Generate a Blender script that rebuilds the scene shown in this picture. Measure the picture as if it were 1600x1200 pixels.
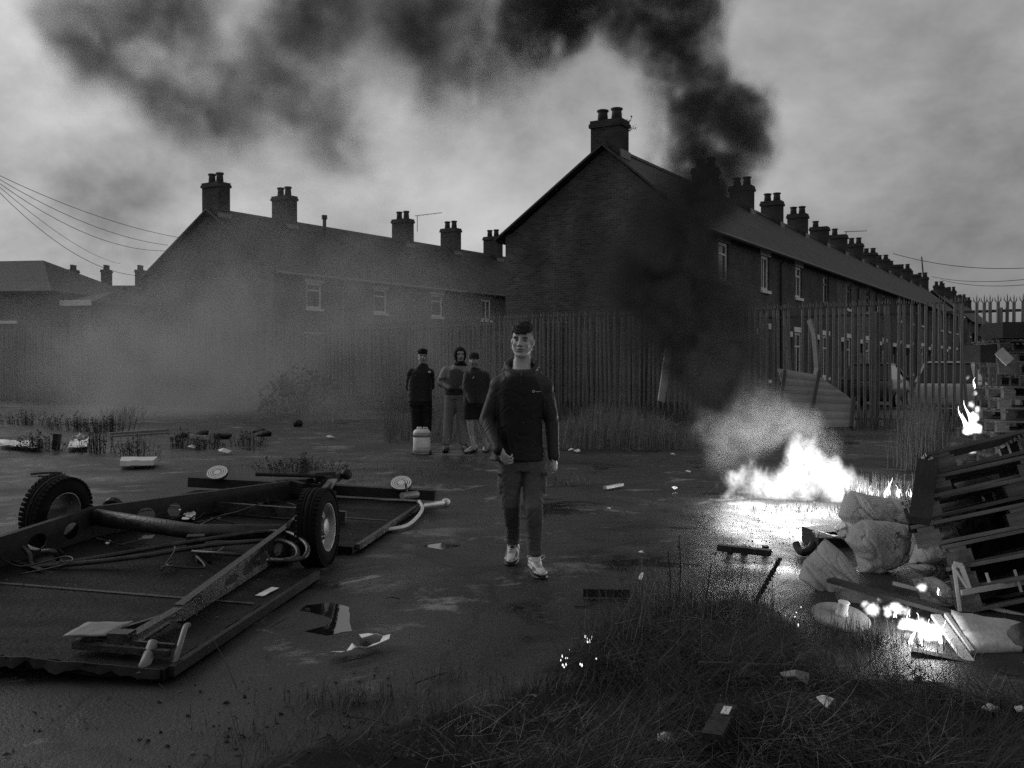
import bpy, bmesh, math, random
import numpy as np
from mathutils import Vector, Matrix, noise
from mathutils.bvhtree import BVHTree

random.seed(7)
rng = np.random.default_rng(11)
scene = bpy.context.scene
for _o in list(bpy.data.objects):
    bpy.data.objects.remove(_o)
COL = scene.collection
R = math.radians

# ------------------------------------------------------------------ camera
F = 1537.0                      # focal length in pixels of the 1600 wide photograph
CAM_H = 1.44
PITCH = math.atan((600 - 572) / F)
cam_data = bpy.data.cameras.new('camera')
cam_data.sensor_width = 36
cam_data.lens = 36 * F / 1600
cam_data.clip_start = 0.05
cam_data.clip_end = 3000
cam = bpy.data.objects.new('camera', cam_data)
COL.objects.link(cam)
cam.location = (0, 0, CAM_H)
cam.rotation_euler = (R(90) - PITCH, 0, 0)
scene.camera = cam

# ------------------------------------------------------------------ sky and sun (an overcast grey evening)
SUN_EL, SUN_AZ = 24.0, -62.0    # degrees; azimuth measured from +Y (the view) to the right
world = bpy.data.worlds.new('World')
scene.world = world
world.use_nodes = True
nt = world.node_tree
nt.nodes.clear()
def wn(t, **kw):
    n = nt.nodes.new(t)
    for k, v in kw.items():
        setattr(n, k, v)
    return n
out = wn('ShaderNodeOutputWorld')
bg = wn('ShaderNodeBackground')
bg.inputs['Strength'].default_value = 0.10
sky = wn('ShaderNodeTexSky', sky_type='NISHITA', sun_disc=False)
sky.sun_elevation = R(SUN_EL)
sky.sun_rotation = R(SUN_AZ)
sky.air_density = 1.6
sky.dust_density = 4.0
bw = wn('ShaderNodeRGBToBW')
tc = wn('ShaderNodeTexCoord')
mp = wn('ShaderNodeMapping')
mp.inputs['Scale'].default_value = (1.0, 1.0, 1.5)
mp.inputs['Location'].default_value = (3.1, 1.7, 0.4)
n1 = wn('ShaderNodeTexNoise')
n1.inputs['Scale'].default_value = 2.6
n1.inputs['Detail'].default_value = 9
n1.inputs['Roughness'].default_value = 0.6
n1.inputs['Distortion'].default_value = 0.15
r1 = wn('ShaderNodeMapRange')
r1.inputs['From Min'].default_value = 0.32
r1.inputs['From Max'].default_value = 0.70
r1.inputs['To Min'].default_value = 0.42
r1.inputs['To Max'].default_value = 1.85
comp = wn('ShaderNodeMath', operation='POWER')     # an overcast evens out the clear sky's gradient
comp.inputs[1].default_value = 0.45
mul = wn('ShaderNodeMath', operation='MULTIPLY')
L = nt.links.new
L(tc.outputs['Generated'], mp.inputs['Vector'])
L(mp.outputs['Vector'], n1.inputs['Vector'])
L(n1.outputs['Fac'], r1.inputs['Value'])
L(sky.outputs['Color'], bw.inputs['Color'])
L(bw.outputs['Val'], comp.inputs[0])
L(comp.outputs[0], mul.inputs[0])
L(r1.outputs['Result'], mul.inputs[1])
L(mul.outputs[0], bg.inputs['Color'])
L(bg.outputs[0], out.inputs['Surface'])

sun_data = bpy.data.lights.new('sun', 'SUN')
sun_data.energy = 0.5
sun_data.angle = R(35)
sun_data.color = (1, 1, 1)
sun = bpy.data.objects.new('sun', sun_data)
COL.objects.link(sun)
_sd = Vector((math.sin(R(SUN_AZ)) * math.cos(R(SUN_EL)), math.cos(R(SUN_AZ)) * math.cos(R(SUN_EL)), math.sin(R(SUN_EL))))
sun.rotation_euler = _sd.to_track_quat('Z', 'Y').to_euler()
sun.location = (0, 0, 30)

# ------------------------------------------------------------------ exposure and render settings
vs = scene.view_settings
scene.display_settings.display_device = 'sRGB'
vs.view_transform = 'Standard'
vs.look = 'None'
vs.exposure = 0.85
vs.gamma = 1
vs.use_curve_mapping = False
cy = scene.cycles
cy.use_denoising = False
cy.max_bounces = 5
cy.diffuse_bounces = 2
cy.glossy_bounces = 2
cy.transmission_bounces = 3
cy.transparent_max_bounces = 8
cy.volume_bounces = 0
cy.volume_step_rate = 1.0
cy.volume_max_steps = 256
cy.sample_clamp_indirect = 1.2
cy.sample_clamp_direct = 3

# ------------------------------------------------------------------ helpers
_f = Vector((0, math.cos(PITCH), -math.sin(PITCH)))
_u = Vector((0, math.sin(PITCH), math.cos(PITCH)))
_r = Vector((1, 0, 0))
CAM = Vector((0, 0, CAM_H))
def ray(px, py):
    return _f + _r * ((px - 800) / F) + _u * ((600 - py) / F)
def P(px, py, d):
    v = ray(px, py)
    return CAM + v * (d / v.y)
def G(px, py, z=0.0):
    v = ray(px, py)
    return CAM + v * ((z - CAM_H) / v.z)

class MB:
    """collects simple solids into one mesh"""
    def __init__(s):
        s.v, s.f = [], []
    def add(s, vs_, fs_):
        b = len(s.v)
        s.v += [tuple(v) for v in vs_]
        s.f += [tuple(i + b for i in f) for f in fs_]
        return s
    def box(s, c, size, rot=None):
        x, y, z = size[0] / 2, size[1] / 2, size[2] / 2
        vv = [Vector(p) for p in ((-x,-y,-z),(x,-y,-z),(x,y,-z),(-x,y,-z),(-x,-y,z),(x,-y,z),(x,y,z),(-x,y,z))]
        if rot is not None:
            vv = [rot @ v for v in vv]
        c = Vector(c)
        return s.add([v + c for v in vv], [(0,3,2,1),(4,5,6,7),(0,1,5,4),(1,2,6,5),(2,3,7,6),(3,0,4,7)])
    def mm(s, a, b):
        return s.box([(a[i] + b[i]) / 2 for i in range(3)], [abs(b[i] - a[i]) for i in range(3)])
    def beam(s, a, b, w, h, up=(0, 0, 1)):
        a, b = Vector(a), Vector(b)
        d = b - a
        z = d.normalized()
        x = Vector(up).cross(z)
        if x.length < 1e-4:
            x = Vector((1, 0, 0)).cross(z)
        x.normalize()
        y = z.cross(x)
        m = Matrix((x, y, z)).transposed()
        return s.box((a + b) / 2, (w, h, d.length), m)
    def tube(s, pts, r, n=8, caps=True):
        pts = [Vector(p) for p in pts]
        rs = r if isinstance(r, (list, tuple)) else [r] * len(pts)
        vv, ff = [], []
        prev = None
        for i, p in enumerate(pts):
            t = (pts[min(i + 1, len(pts) - 1)] - pts[max(i - 1, 0)]).normalized()
            if prev is None:
                x = t.orthogonal().normalized()
            else:
                x = (prev - t * prev.dot(t)).normalized()
            prev = x
            y = t.cross(x)
            for k in range(n):
                a = 2 * math.pi * k / n
                vv.append(p + (x * math.cos(a) + y * math.sin(a)) * rs[i])
        for i in range(len(pts) - 1):
            for k in range(n):
                k2 = (k + 1) % n
                ff.append((i*n + k, i*n + k2, (i+1)*n + k2, (i+1)*n + k))
        if caps:
            ff.append(tuple(reversed(range(n))))
            ff.append(tuple(range((len(pts)-1)*n, len(pts)*n)))
        return s.add(vv, ff)
    def lathe(s, prof, c=(0,0,0), axis=(0,0,1), n=20, caps=True):
        """prof: (radius, height) pairs along the axis"""
        z = Vector(axis).normalized()
        x = z.orthogonal().normalized()
        y = z.cross(x)
        c = Vector(c)
        vv, ff = [], []
        for (r, h) in prof:
            for k in range(n):
                a = 2 * math.pi * k / n
                vv.append(c + z * h + (x * math.cos(a) + y * math.sin(a)) * max(r, 1e-4))
        m = len(prof)
        for i in range(m - 1):
            for k in range(n):
                k2 = (k + 1) % n
                ff.append((i*n + k, i*n + k2, (i+1)*n + k2, (i+1)*n + k))
        if caps:
            ff.append(tuple(reversed(range(n))))
            ff.append(tuple(range((m-1)*n, m*n)))
        return s.add(vv, ff)
    def prism(s, poly, a, b):
        """poly of (p,q) extruded: a,b functions (p,q)->3D point for the two ends"""
        n = len(poly)
        vv = [a(*p) for p in poly] + [b(*p) for p in poly]
        ff = [tuple(range(n)), tuple(reversed(range(n, 2*n)))]
        for i in range(n):
            j = (i + 1) % n
            ff.append((i, i + n, j + n, j))
        return s.add(vv, ff)
    def ell(s, c, rad, rot=None, n=14, m=9):
        vv, ff = [], []
        c = Vector(c)
        for i in range(m + 1):
            th = math.pi * i / m
            for k in range(n):
                a = 2 * math.pi * k / n
                v = Vector((rad[0]*math.sin(th)*math.cos(a), rad[1]*math.sin(th)*math.sin(a), rad[2]*math.cos(th)))
                if rot is not None:
                    v = rot @ v
                vv.append(c + v)
        for i in range(m):
            for k in range(n):
                k2 = (k + 1) % n
                ff.append((i*n + k, (i+1)*n + k, (i+1)*n + k2, i*n + k2))
        return s.add(vv, ff)
    def cap(s, a, b, ra, rb, n=12):
        """tapered capsule from a to b"""
        a, b = Vector(a), Vector(b)
        d = b - a
        ln = max(d.length, 1e-5)
        prof = []
        for i in range(5):
            t = -math.pi/2 + math.pi/2 * i/4
            prof.append((ra * math.cos(t), ra * math.sin(t)))
        for i in range(5):
            t = math.pi/2 * i/4
            prof.append((rb * math.cos(t), ln + rb * math.sin(t)))
        return s.lathe(prof, a, d, n)
    def mesh(s, name, mat=None, smooth=False):
        me = bpy.data.meshes.new(name)
        me.from_pydata([tuple(v) for v in s.v], [], s.f)
        for m in (mat if isinstance(mat, (list, tuple)) else [mat]):
            if m is not None:
                me.materials.append(m)
        bm = bmesh.new(); bm.from_mesh(me)
        bmesh.ops.recalc_face_normals(bm, faces=bm.faces[:])
        bm.to_mesh(me); bm.free()
        if smooth:
            me.polygons.foreach_set('use_smooth', [True] * len(me.polygons))
        me.update()
        return me

BASE = {}
def tag(o, label=None, cat=None, group=None, kind=None):
    if label: o['label'] = label
    if cat: o['category'] = cat
    if group: o['group'] = group
    if kind: o['kind'] = kind
    return o
def thing(name, label, cat, loc=(0,0,0), rotz=0.0, group=None, mat4=None):
    o = bpy.data.objects.new(name, None)
    COL.objects.link(o)
    o.empty_display_size = 0.2
    M = mat4 if mat4 is not None else Matrix.Translation(Vector(loc)) @ Matrix.Rotation(rotz, 4, 'Z')
    o.matrix_world = M
    BASE[o.name] = M.copy()
    return tag(o, label, cat, group)
def link(name, me, parent=None, local=False):
    """a mesh object; world coordinates unless local"""
    o = bpy.data.objects.new(name, me)
    COL.objects.link(o)
    if parent is not None:
        o.parent = parent
        if not local and parent.name in BASE:
            o.matrix_parent_inverse = BASE[parent.name].inverted()
    return o
def part(name, mb, m, parent, local=False, smooth=False):
    return link(name, mb.mesh(name, m, smooth), parent, local)
def solo(name, mb, m, label, cat, group=None, base=None, smooth=False, kind=None):
    """a thing that is one mesh; its origin goes to its base"""
    me = mb.mesh(name, m, smooth) if isinstance(mb, MB) else mb
    n = len(me.vertices)
    co = np.empty(n*3); me.vertices.foreach_get('co', co); co = co.reshape(-1, 3)
    if base is None:
        base = Vector(((co[:,0].min()+co[:,0].max())/2, (co[:,1].min()+co[:,1].max())/2, co[:,2].min()))
    me.transform(Matrix.Translation(-Vector(base)))
    o = bpy.data.objects.new(name, me)
    COL.objects.link(o)
    o.location = base
    BASE[o.name] = Matrix.Translation(Vector(base))
    return tag(o, label, cat, group, kind)
def copy_tree(o, parent=None):
    c = o.copy()
    COL.objects.link(c)
    if parent is not None:
        c.parent = parent
    for ch in [x for x in KIDS.get(o.name, [])]:
        copy_tree(ch, c)
    return c
KIDS = {}
def index_kids():
    KIDS.clear()
    for x in bpy.data.objects:
        if x.parent is not None:
            KIDS.setdefault(x.parent.name, []).append(x)
def add_variants(names, f):
    return [f(n) for n in names]

# ------------------------------------------------------------------ materials (all greys: a black and white photograph)
def mat(name, v, rough=0.8, var=0.35, scale=4.0, bump=0.15, bscale=None, metal=0.0, spec=0.4, detail=6, stretch=(1,1,1), rvar=0.0, coord='Object'):
    m = bpy.data.materials.new(name)
    m.use_nodes = True
    t = m.node_tree
    b = t.nodes['Principled BSDF']
    b.inputs['Roughness'].default_value = rough
    b.inputs['Metallic'].default_value = metal
    b.inputs['Specular IOR Level'].default_value = spec
    c = t.nodes.new('ShaderNodeTexCoord')
    mpn = t.nodes.new('ShaderNodeMapping')
    mpn.inputs['Scale'].default_value = stretch
    t.links.new(c.outputs[coord], mpn.inputs['Vector'])
    n = t.nodes.new('ShaderNodeTexNoise')
    n.inputs['Scale'].default_value = scale
    n.inputs['Detail'].default_value = detail
    n.inputs['Roughness'].default_value = 0.6
    t.links.new(mpn.outputs['Vector'], n.inputs['Vector'])
    mr = t.nodes.new('ShaderNodeMapRange')
    mr.inputs['From Min'].default_value = 0.3
    mr.inputs['From Max'].default_value = 0.7
    mr.inputs['To Min'].default_value = v * (1 - var)
    mr.inputs['To Max'].default_value = v * (1 + var)
    t.links.new(n.outputs['Fac'], mr.inputs['Value'])
    t.links.new(mr.outputs['Result'], b.inputs['Base Color'])
    if rvar:
        m2 = t.nodes.new('ShaderNodeMapRange')
        m2.inputs['From Min'].default_value = 0.3
        m2.inputs['From Max'].default_value = 0.7
        m2.inputs['To Min'].default_value = max(rough - rvar, 0.02)
        m2.inputs['To Max'].default_value = min(rough + rvar, 1)
        t.links.new(n.outputs['Fac'], m2.inputs['Value'])
        t.links.new(m2.outputs['Result'], b.inputs['Roughness'])
    if bump:
        nb = t.nodes.new('ShaderNodeTexNoise')
        nb.inputs['Scale'].default_value = bscale or scale * 6
        nb.inputs['Detail'].default_value = 4
        t.links.new(mpn.outputs['Vector'], nb.inputs['Vector'])
        bp = t.nodes.new('ShaderNodeBump')
        bp.inputs['Strength'].default_value = bump
        bp.inputs['Distance'].default_value = 0.02
        t.links.new(nb.outputs['Fac'], bp.inputs['Height'])
        t.links.new(bp.outputs['Normal'], b.inputs['Normal'])
    return m
def brick_mat(name, v, mortar, w=0.225, h=0.075, msize=0.012, rough=0.9, axis='wall', bump=0.5, var=0.35):
    m = bpy.data.materials.new(name)
    m.use_nodes = True
    t = m.node_tree
    b = t.nodes['Principled BSDF']
    b.inputs['Roughness'].default_value = rough
    b.inputs['Specular IOR Level'].default_value = 0.25
    c = t.nodes.new('ShaderNodeTexCoord')
    s = t.nodes.new('ShaderNodeSeparateXYZ')
    t.links.new(c.outputs['Object'], s.inputs[0])
    a = t.nodes.new('ShaderNodeMath'); a.operation = 'ADD'
    t.links.new(s.outputs[0], a.inputs[0]); t.links.new(s.outputs[1], a.inputs[1])
    cb = t.nodes.new('ShaderNodeCombineXYZ')
    if axis == 'wall':
        t.links.new(a.outputs[0], cb.inputs[0])
    else:
        t.links.new(s.outputs[0], cb.inputs[0])
    t.links.new(s.outputs[2], cb.inputs[1])
    bt = t.nodes.new('ShaderNodeTexBrick')
    bt.inputs['Scale'].default_value = 1
    bt.inputs['Brick Width'].default_value = w
    bt.inputs['Row Height'].default_value = h
    bt.inputs['Mortar Size'].default_value = msize
    bt.inputs['Mortar Smooth'].default_value = 0.3
    bt.inputs['Color1'].default_value = (v*(1-var),)*3 + (1,)
    bt.inputs['Color2'].default_value = (v*(1+var),)*3 + (1,)
    bt.inputs['Mortar'].default_value = (mortar,)*3 + (1,)
    t.links.new(cb.outputs[0], bt.inputs['Vector'])
    n = t.nodes.new('ShaderNodeTexNoise')
    n.inputs['Scale'].default_value = 0.7
    n.inputs['Detail'].default_value = 8
    t.links.new(c.outputs['Object'], n.inputs['Vector'])
    mr = t.nodes.new('ShaderNodeMapRange')
    mr.inputs['From Min'].default_value = 0.3; mr.inputs['From Max'].default_value = 0.7
    mr.inputs['To Min'].default_value = 0.55; mr.inputs['To Max'].default_value = 1.35
    t.links.new(n.outputs['Fac'], mr.inputs['Value'])
    mx = t.nodes.new('ShaderNodeVectorMath'); mx.operation = 'SCALE'
    t.links.new(bt.outputs['Color'], mx.inputs[0]); t.links.new(mr.outputs['Result'], mx.inputs['Scale'])
    t.links.new(mx.outputs[0], b.inputs['Base Color'])
    bp = t.nodes.new('ShaderNodeBump')
    bp.inputs['Strength'].default_value = bump; bp.inputs['Distance'].default_value = 0.015
    bp.invert = True
    t.links.new(bt.outputs['Fac'], bp.inputs['Height'])
    t.links.new(bp.outputs['Normal'], b.inputs['Normal'])
    return m
def glass_mat(name, v=0.02, rough=0.08):
    m = mat(name, v, rough, 0.5, 1.0, 0.03, 1.5, spec=0.6)
    return m
M = dict(
    brick=brick_mat('house_brick', 0.075, 0.115),
    brick_pale=brick_mat('pale_brick', 0.12, 0.17),
    slate=brick_mat('roof_slate', 0.026, 0.013, 0.3, 0.2, 0.01, 0.6, 'roof', 0.6),
    stack=brick_mat('chimney_brick', 0.045, 0.07),
    pot=mat('chimney_pot_clay', 0.055, 0.8, 0.3, 6),
    white=mat('white_paint', 0.75, 0.5, 0.15, 3, 0.05),
    greypaint=mat('dull_paint', 0.2, 0.6, 0.25, 3, 0.08),
    render=mat('pebble_render', 0.2, 0.9, 0.25, 2, 0.3, 40),
    glass=glass_mat('window_glass'),
    curtain=mat('net_curtain', 0.2, 0.9, 0.4, 5, 0.1, stretch=(8,8,0.6)),
    gutter=mat('black_gutter', 0.02, 0.4, 0.2, 3, 0),
    lead=mat('lead_flashing', 0.2, 0.6, 0.3, 5, 0.1),
    galv=mat('galvanised_steel', 0.17, 0.55, 0.3, 3.0, 0.08, metal=0.35, stretch=(3,3,0.6)),
    sheet=mat('painted_sheet_steel', 0.17, 0.55, 0.3, 0.8, 0.05, metal=0.2, stretch=(2,2,0.5)),
    rail=mat('dark_steel', 0.03, 0.6, 0.3, 4, 0.1),
    rust=mat('rusty_steel', 0.018, 0.75, 0.5, 9, 0.3, metal=0.2),
    chassis=mat('weathered_chassis_steel', 0.05, 0.42, 0.6, 9, 0.3, metal=0.5, rvar=0.15),
    rubber=mat('tyre_rubber', 0.008, 0.9, 0.4, 8, 0.2, spec=0.15),
    rim=mat('wheel_steel', 0.3, 0.45, 0.4, 9, 0.1, metal=0.5),
    board=mat('wet_floor_board', 0.005, 0.6, 0.8, 2.2, 0.6, 40, rvar=0.2, spec=0.14, stretch=(1,2,1)),
    wood=mat('weathered_pallet_wood', 0.08, 0.75, 0.45, 3, 0.35, 30, stretch=(1,6,6)),
    darkwood=mat('charred_wood', 0.02, 0.8, 0.5, 4, 0.4, 40),
    palewood=mat('pale_timber', 0.33, 0.65, 0.3, 4, 0.2, 30),
    paper=mat('white_paper', 0.7, 0.7, 0.18, 7, 0.15, 12),
    plastic=mat('white_plastic', 0.6, 0.4, 0.12, 3, 0.05),
    sack=mat('woven_sack', 0.3, 0.85, 0.25, 3, 0.35, 90),
    black=mat('black_scrap', 0.012, 0.6, 0.4, 5, 0.3),
    wire=mat('cable_black', 0.02, 0.6, 0.2, 3, 0),
    skin=None,
)
# ------------------------------------------------------------------ the ground
def ground_material():
    m = bpy.data.materials.new('wet_asphalt')
    m.use_nodes = True
    t = m.node_tree
    b = t.nodes['Principled BSDF']
    def N(ty, **k):
        n = t.nodes.new(ty)
        for a, v in k.items():
            setattr(n, a, v)
        return n
    def noise_(scale, detail, vec, dist=0.0, rough=0.6):
        n = N('ShaderNodeTexNoise')
        n.inputs['Scale'].default_value = scale
        n.inputs['Detail'].default_value = detail
        n.inputs['Roughness'].default_value = rough
        n.inputs['Distortion'].default_value = dist
        t.links.new(vec, n.inputs['Vector'])
        return n.outputs['Fac']
    def rng_(x, a, b_, c, d):
        n = N('ShaderNodeMapRange')
        for k, v in zip(('From Min','From Max','To Min','To Max'), (a, b_, c, d)):
            n.inputs[k].default_value = v
        t.links.new(x, n.inputs['Value'])
        return n.outputs['Result']
    def math_(op, x, y):
        n = N('ShaderNodeMath', operation=op)
        for i, q in enumerate((x, y)):
            if isinstance(q, (int, float)):
                n.inputs[i].default_value = q
            else:
                t.links.new(q, n.inputs[i])
        return n.outputs[0]
    c = N('ShaderNodeTexCoord').outputs['Object']
    fine = noise_(60, 3, c)
    big = noise_(0.35, 7, c, 0.8)
    mid = noise_(1.7, 8, c, 0.6)
    patch = noise_(1.15, 10, c, 0.4, 0.7)
    v1 = N('ShaderNodeTexVoronoi', feature='DISTANCE_TO_EDGE')
    v1.inputs['Scale'].default_value = 0.42
    warp = N('ShaderNodeVectorMath', operation='ADD')
    wn_ = N('ShaderNodeTexNoise'); wn_.inputs['Scale'].default_value = 1.4; wn_.inputs['Detail'].default_value = 6
    t.links.new(c, wn_.inputs['Vector'])
    sc = N('ShaderNodeVectorMath', operation='SCALE'); sc.inputs['Scale'].default_value = 0.5
    t.links.new(wn_.outputs['Color'], sc.inputs[0])
    t.links.new(c, warp.inputs[0]); t.links.new(sc.outputs[0], warp.inputs[1])
    t.links.new(warp.outputs[0], v1.inputs['Vector'])
    crack = rng_(v1.outputs['Distance'], 0.0, 0.018, 0.25, 1.0)
    pool = rng_(noise_(0.8, 7, c, 0.6, 0.62), 0.54, 0.60, 0.0, 1.0)
    sep = N('ShaderNodeSeparateXYZ'); t.links.new(c, sep.inputs[0])
    pool = math_('MULTIPLY', pool, rng_(sep.outputs[1], 4.4, 5.6, 0.0, 1.0))
    base = rng_(mid, 0.3, 0.72, 0.005, 0.024)
    # worn paler concrete showing through in scattered patches
    pm = rng_(patch, 0.565, 0.66, 0.0, 1.0)
    pale = math_('MULTIPLY', pm, 0.17)
    col = math_('ADD', base, pale)
    col = math_('MULTIPLY', col, rng_(big, 0.3, 0.7, 0.6, 1.35))
    col = math_('MULTIPLY', col, crack)
    col = math_('MULTIPLY', col, rng_(pool, 0, 1, 1.0, 0.55))
    col = math_('MULTIPLY', col, rng_(fine, 0.3, 0.7, 0.5, 1.6))
    soil = N('ShaderNodeAttribute', attribute_name='soil').outputs['Fac']
    soil = rng_(math_('ADD', soil, math_('MULTIPLY', math_('SUBTRACT', mid, .5), .8)), .12, .4, 0.0, 1.0)
    inv = math_('SUBTRACT', 1.0, soil)
    col = math_('ADD', math_('MULTIPLY', col, inv), math_('MULTIPLY', math_('MULTIPLY', soil, .013), rng_(mid, .3, .7, .5, 1.6)))
    t.links.new(col, b.inputs['Base Color'])
    wet = rng_(noise_(0.55, 6, c, 1.0), 0.38, 0.62, 0.34, 0.66)
    wet = math_('SUBTRACT', wet, math_('MULTIPLY', pool, 0.24))
    wet = math_('ADD', wet, rng_(mid, 0.3, 0.7, -0.06, 0.12))
    wet = math_('ADD', wet, math_('MULTIPLY', soil, .5))
    t.links.new(wet, b.inputs['Roughness'])
    t.links.new(rng_(soil, 0, 1, .40, .06), b.inputs['Specular IOR Level'])
    bp = N('ShaderNodeBump')
    bp.inputs['Strength'].default_value = 0.35
    bp.inputs['Distance'].default_value = 0.02
    grit = noise_(170, 2, c)
    h = math_('ADD', math_('MULTIPLY', fine, 0.9), math_('MULTIPLY', mid, 0.7))
    h = math_('ADD', h, math_('MULTIPLY', crack, 0.5))
    h = math_('ADD', h, math_('MULTIPLY', grit, 0.35))
    h = math_('MULTIPLY', h, math_('SUBTRACT', 1.0, math_('MULTIPLY', pool, 0.85)))
    t.links.new(h, bp.inputs['Height'])
    t.links.new(bp.outputs['Normal'], b.inputs['Normal'])
    return m
M['asphalt'] = ground_material()

def gheight(x, y):
    """gentle unevenness of the waste ground; the verge at the right rises a little"""
    h = 0.02 * noise.noise((x * 0.35, y * 0.35, 3.1)) + 0.008 * noise.noise((x * 1.3, y * 1.3, 7.7))
    # soil bank in the right foreground
    b = bank(x, y)
    return h + 0.055 * b
BANK = [(-1.6, 3.5), (-1.2, 3.7), (-.68, 4.1), (-.1, 4.25), (.154, 4.73), (.8, 6.0), (1.5, 6.35), (1.66, 6.0), (1.78, 5.1), (2.0, 4.45), (2.3, 4.25), (4.5, 4.0)]
def bank(x, y):
    if x < -1.6 or x > 4.5 or y > 8: return 0.0
    e = np.interp(x, [p[0] for p in BANK], [p[1] for p in BANK]) + 0.16 * noise.noise((x * 2.1, y * 2.1, 0.5))
    q = max(0.0, min(1.0, (e - y) / 0.55)) * max(0.0, min(1.0, (x + 1.3) / 1.1))
    if y > 4.2:
        q *= max(0.0, min(1.0, max((1.68 - x) / 0.5, (4.6 - y) / 0.4)))
    return q * q * (3 - 2 * q)
def make_ground():
    xs = np.concatenate([np.linspace(-900, -60, 8), np.linspace(-50, -9, 22), np.linspace(-8, 8, 108), np.linspace(9, 50, 22), np.linspace(60, 900, 8)])
    ys = np.concatenate([np.linspace(-60, 1.5, 6), np.linspace(2.2, 14, 100), np.linspace(14.6, 45, 50), np.linspace(50, 1500, 14)])
    vv = []
    for y in ys:
        for x in xs:
            z = gheight(x, y) if y < 46 and abs(x) < 55 else 0.0
            vv.append((x, y, z))
    n = len(xs)
    ff = [(j*n+i, j*n+i+1, (j+1)*n+i+1, (j+1)*n+i) for j in range(len(ys)-1) for i in range(n-1)]
    me = bpy.data.meshes.new('ground')
    me.from_pydata(vv, [], ff)
    me.materials.append(M['asphalt'])
    me.polygons.foreach_set('use_smooth', [True]*len(ff))
    at = me.attributes.new('soil', 'FLOAT', 'POINT')
    at.data.foreach_set('value', [bank(v[0], v[1]) for v in vv])
    o = link('ground', me)
    tag(o, 'dark wet cracked asphalt of the waste ground', 'ground', kind='structure')
    return o
make_ground()

# ------------------------------------------------------------------ terraces
def rect_with_holes(x0, x1, z0, z1, holes):
    """rectangles that tile a wall minus its openings (x0,x1,z0,z1)"""
    xs = sorted({x0, x1, *[h[0] for h in holes], *[h[1] for h in holes]})
    zs = sorted({z0, z1, *[h[2] for h in holes], *[h[3] for h in holes]})
    out_ = []
    for i in range(len(xs) - 1):
        for j in range(len(zs) - 1):
            cx, cz = (xs[i]+xs[i+1])/2, (zs[j]+zs[j+1])/2
            if not any(h[0] < cx < h[1] and h[2] < cz < h[3] for h in holes):
                out_.append((xs[i], xs[i+1], zs[j], zs[j+1]))
    return out_

def build_window(root, x0, x1, z0, z1, frame_m, lintel_m, sill_m, style, pane_m=None):
    """a window set 0.12 back in the front wall (y=0 faces the street, -y outward)"""
    f = MB()
    t = 0.1
    f.mm((x0, 0.06, z0), (x0+t, 0.13, z1)); f.mm((x1-t, 0.06, z0), (x1, 0.13, z1))
    f.mm((x0+t, 0.06, z0), (x1-t, 0.13, z0+t)); f.mm((x0+t, 0.06, z1-t), (x1-t, 0.13, z1))
    zt = z1 - (z1 - z0) * 0.3
    if style == 0:
        f.mm((x0+t, 0.07, zt-0.03), (x1-t, 0.12, zt+0.03))
    elif style == 1:
        xm = x0 + (x1-x0)*0.55
        f.mm((xm-0.035, 0.07, z0+t), (xm+0.035, 0.12, z1-t))
    else:
        xm = (x0+x1)/2
        f.mm((x0+t, 0.07, zt-0.03), (x1-t, 0.12, zt+0.03))
        f.mm((xm-0.03, 0.075, z0+t), (xm+0.03, 0.115, zt-0.03))
    w = part('window', f, frame_m, root, True)
    p = MB().mm((x0+t, 0.095, z0+t), (x1-t, 0.10, z1-t))
    part('pane', p, pane_m or M['glass'], w, True)
    c = MB().mm((x0+t, 0.16, z0+t), (x1-t, 0.17, z1-t))
    part('curtain', c, M['curtain'], w, True)
    if lintel_m:
        part('lintel', MB().mm((x0-0.12, -0.03, z1+0.003), (x1+0.12, 0.1, z1+0.2)), lintel_m, w, True)
    part('sill', MB().mm((x0-0.08, -0.07, z0-0.11), (x1+0.08, 0.12, z0-0.003)), sill_m, w, True)

def chimney(root, x, yr, zr, w=0.9, dep=0.62, h=0.82, pots=2, base=-0.35, pot_h=0.38):
    c = MB()
    c.mm((x-w/2*0.62, yr-w/2, zr+base), (x+w/2*0.62, yr+w/2, zr+h-0.22))
    c.mm((x-w/2*0.62-0.05, yr-w/2-0.05, zr+h-0.218), (x+w/2*0.62+0.05, yr+w/2+0.05, zr+h-0.1))
    c.mm((x-w/2*0.62-0.02, yr-w/2-0.02, zr+h-0.098), (x+w/2*0.62+0.02, yr+w/2+0.02, zr+h))
    ch = part('chimney', c, M['stack'], root, True)
    for k in range(pots):
        py = yr + (k - (pots-1)/2) * (w / pots) * 0.95
        pm = MB().lathe([(0.17, 0), (0.145, pot_h*0.75), (0.145, pot_h*0.8), (0.185, pot_h*0.84), (0.185, pot_h*0.97), (0.15, pot_h)], (x, py, zr+h+0.002), n=10)
        part('chimney_pot', pm, M['pot'], ch, True, True)
    fl = MB().mm((x-w/2*0.62-0.04, yr-w/2-0.05, zr-0.42), (x+w/2*0.62+0.04, yr-w/2-0.012, zr-0.18))
    part('flashing', fl, M['lead'], ch, True)
    return ch

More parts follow.
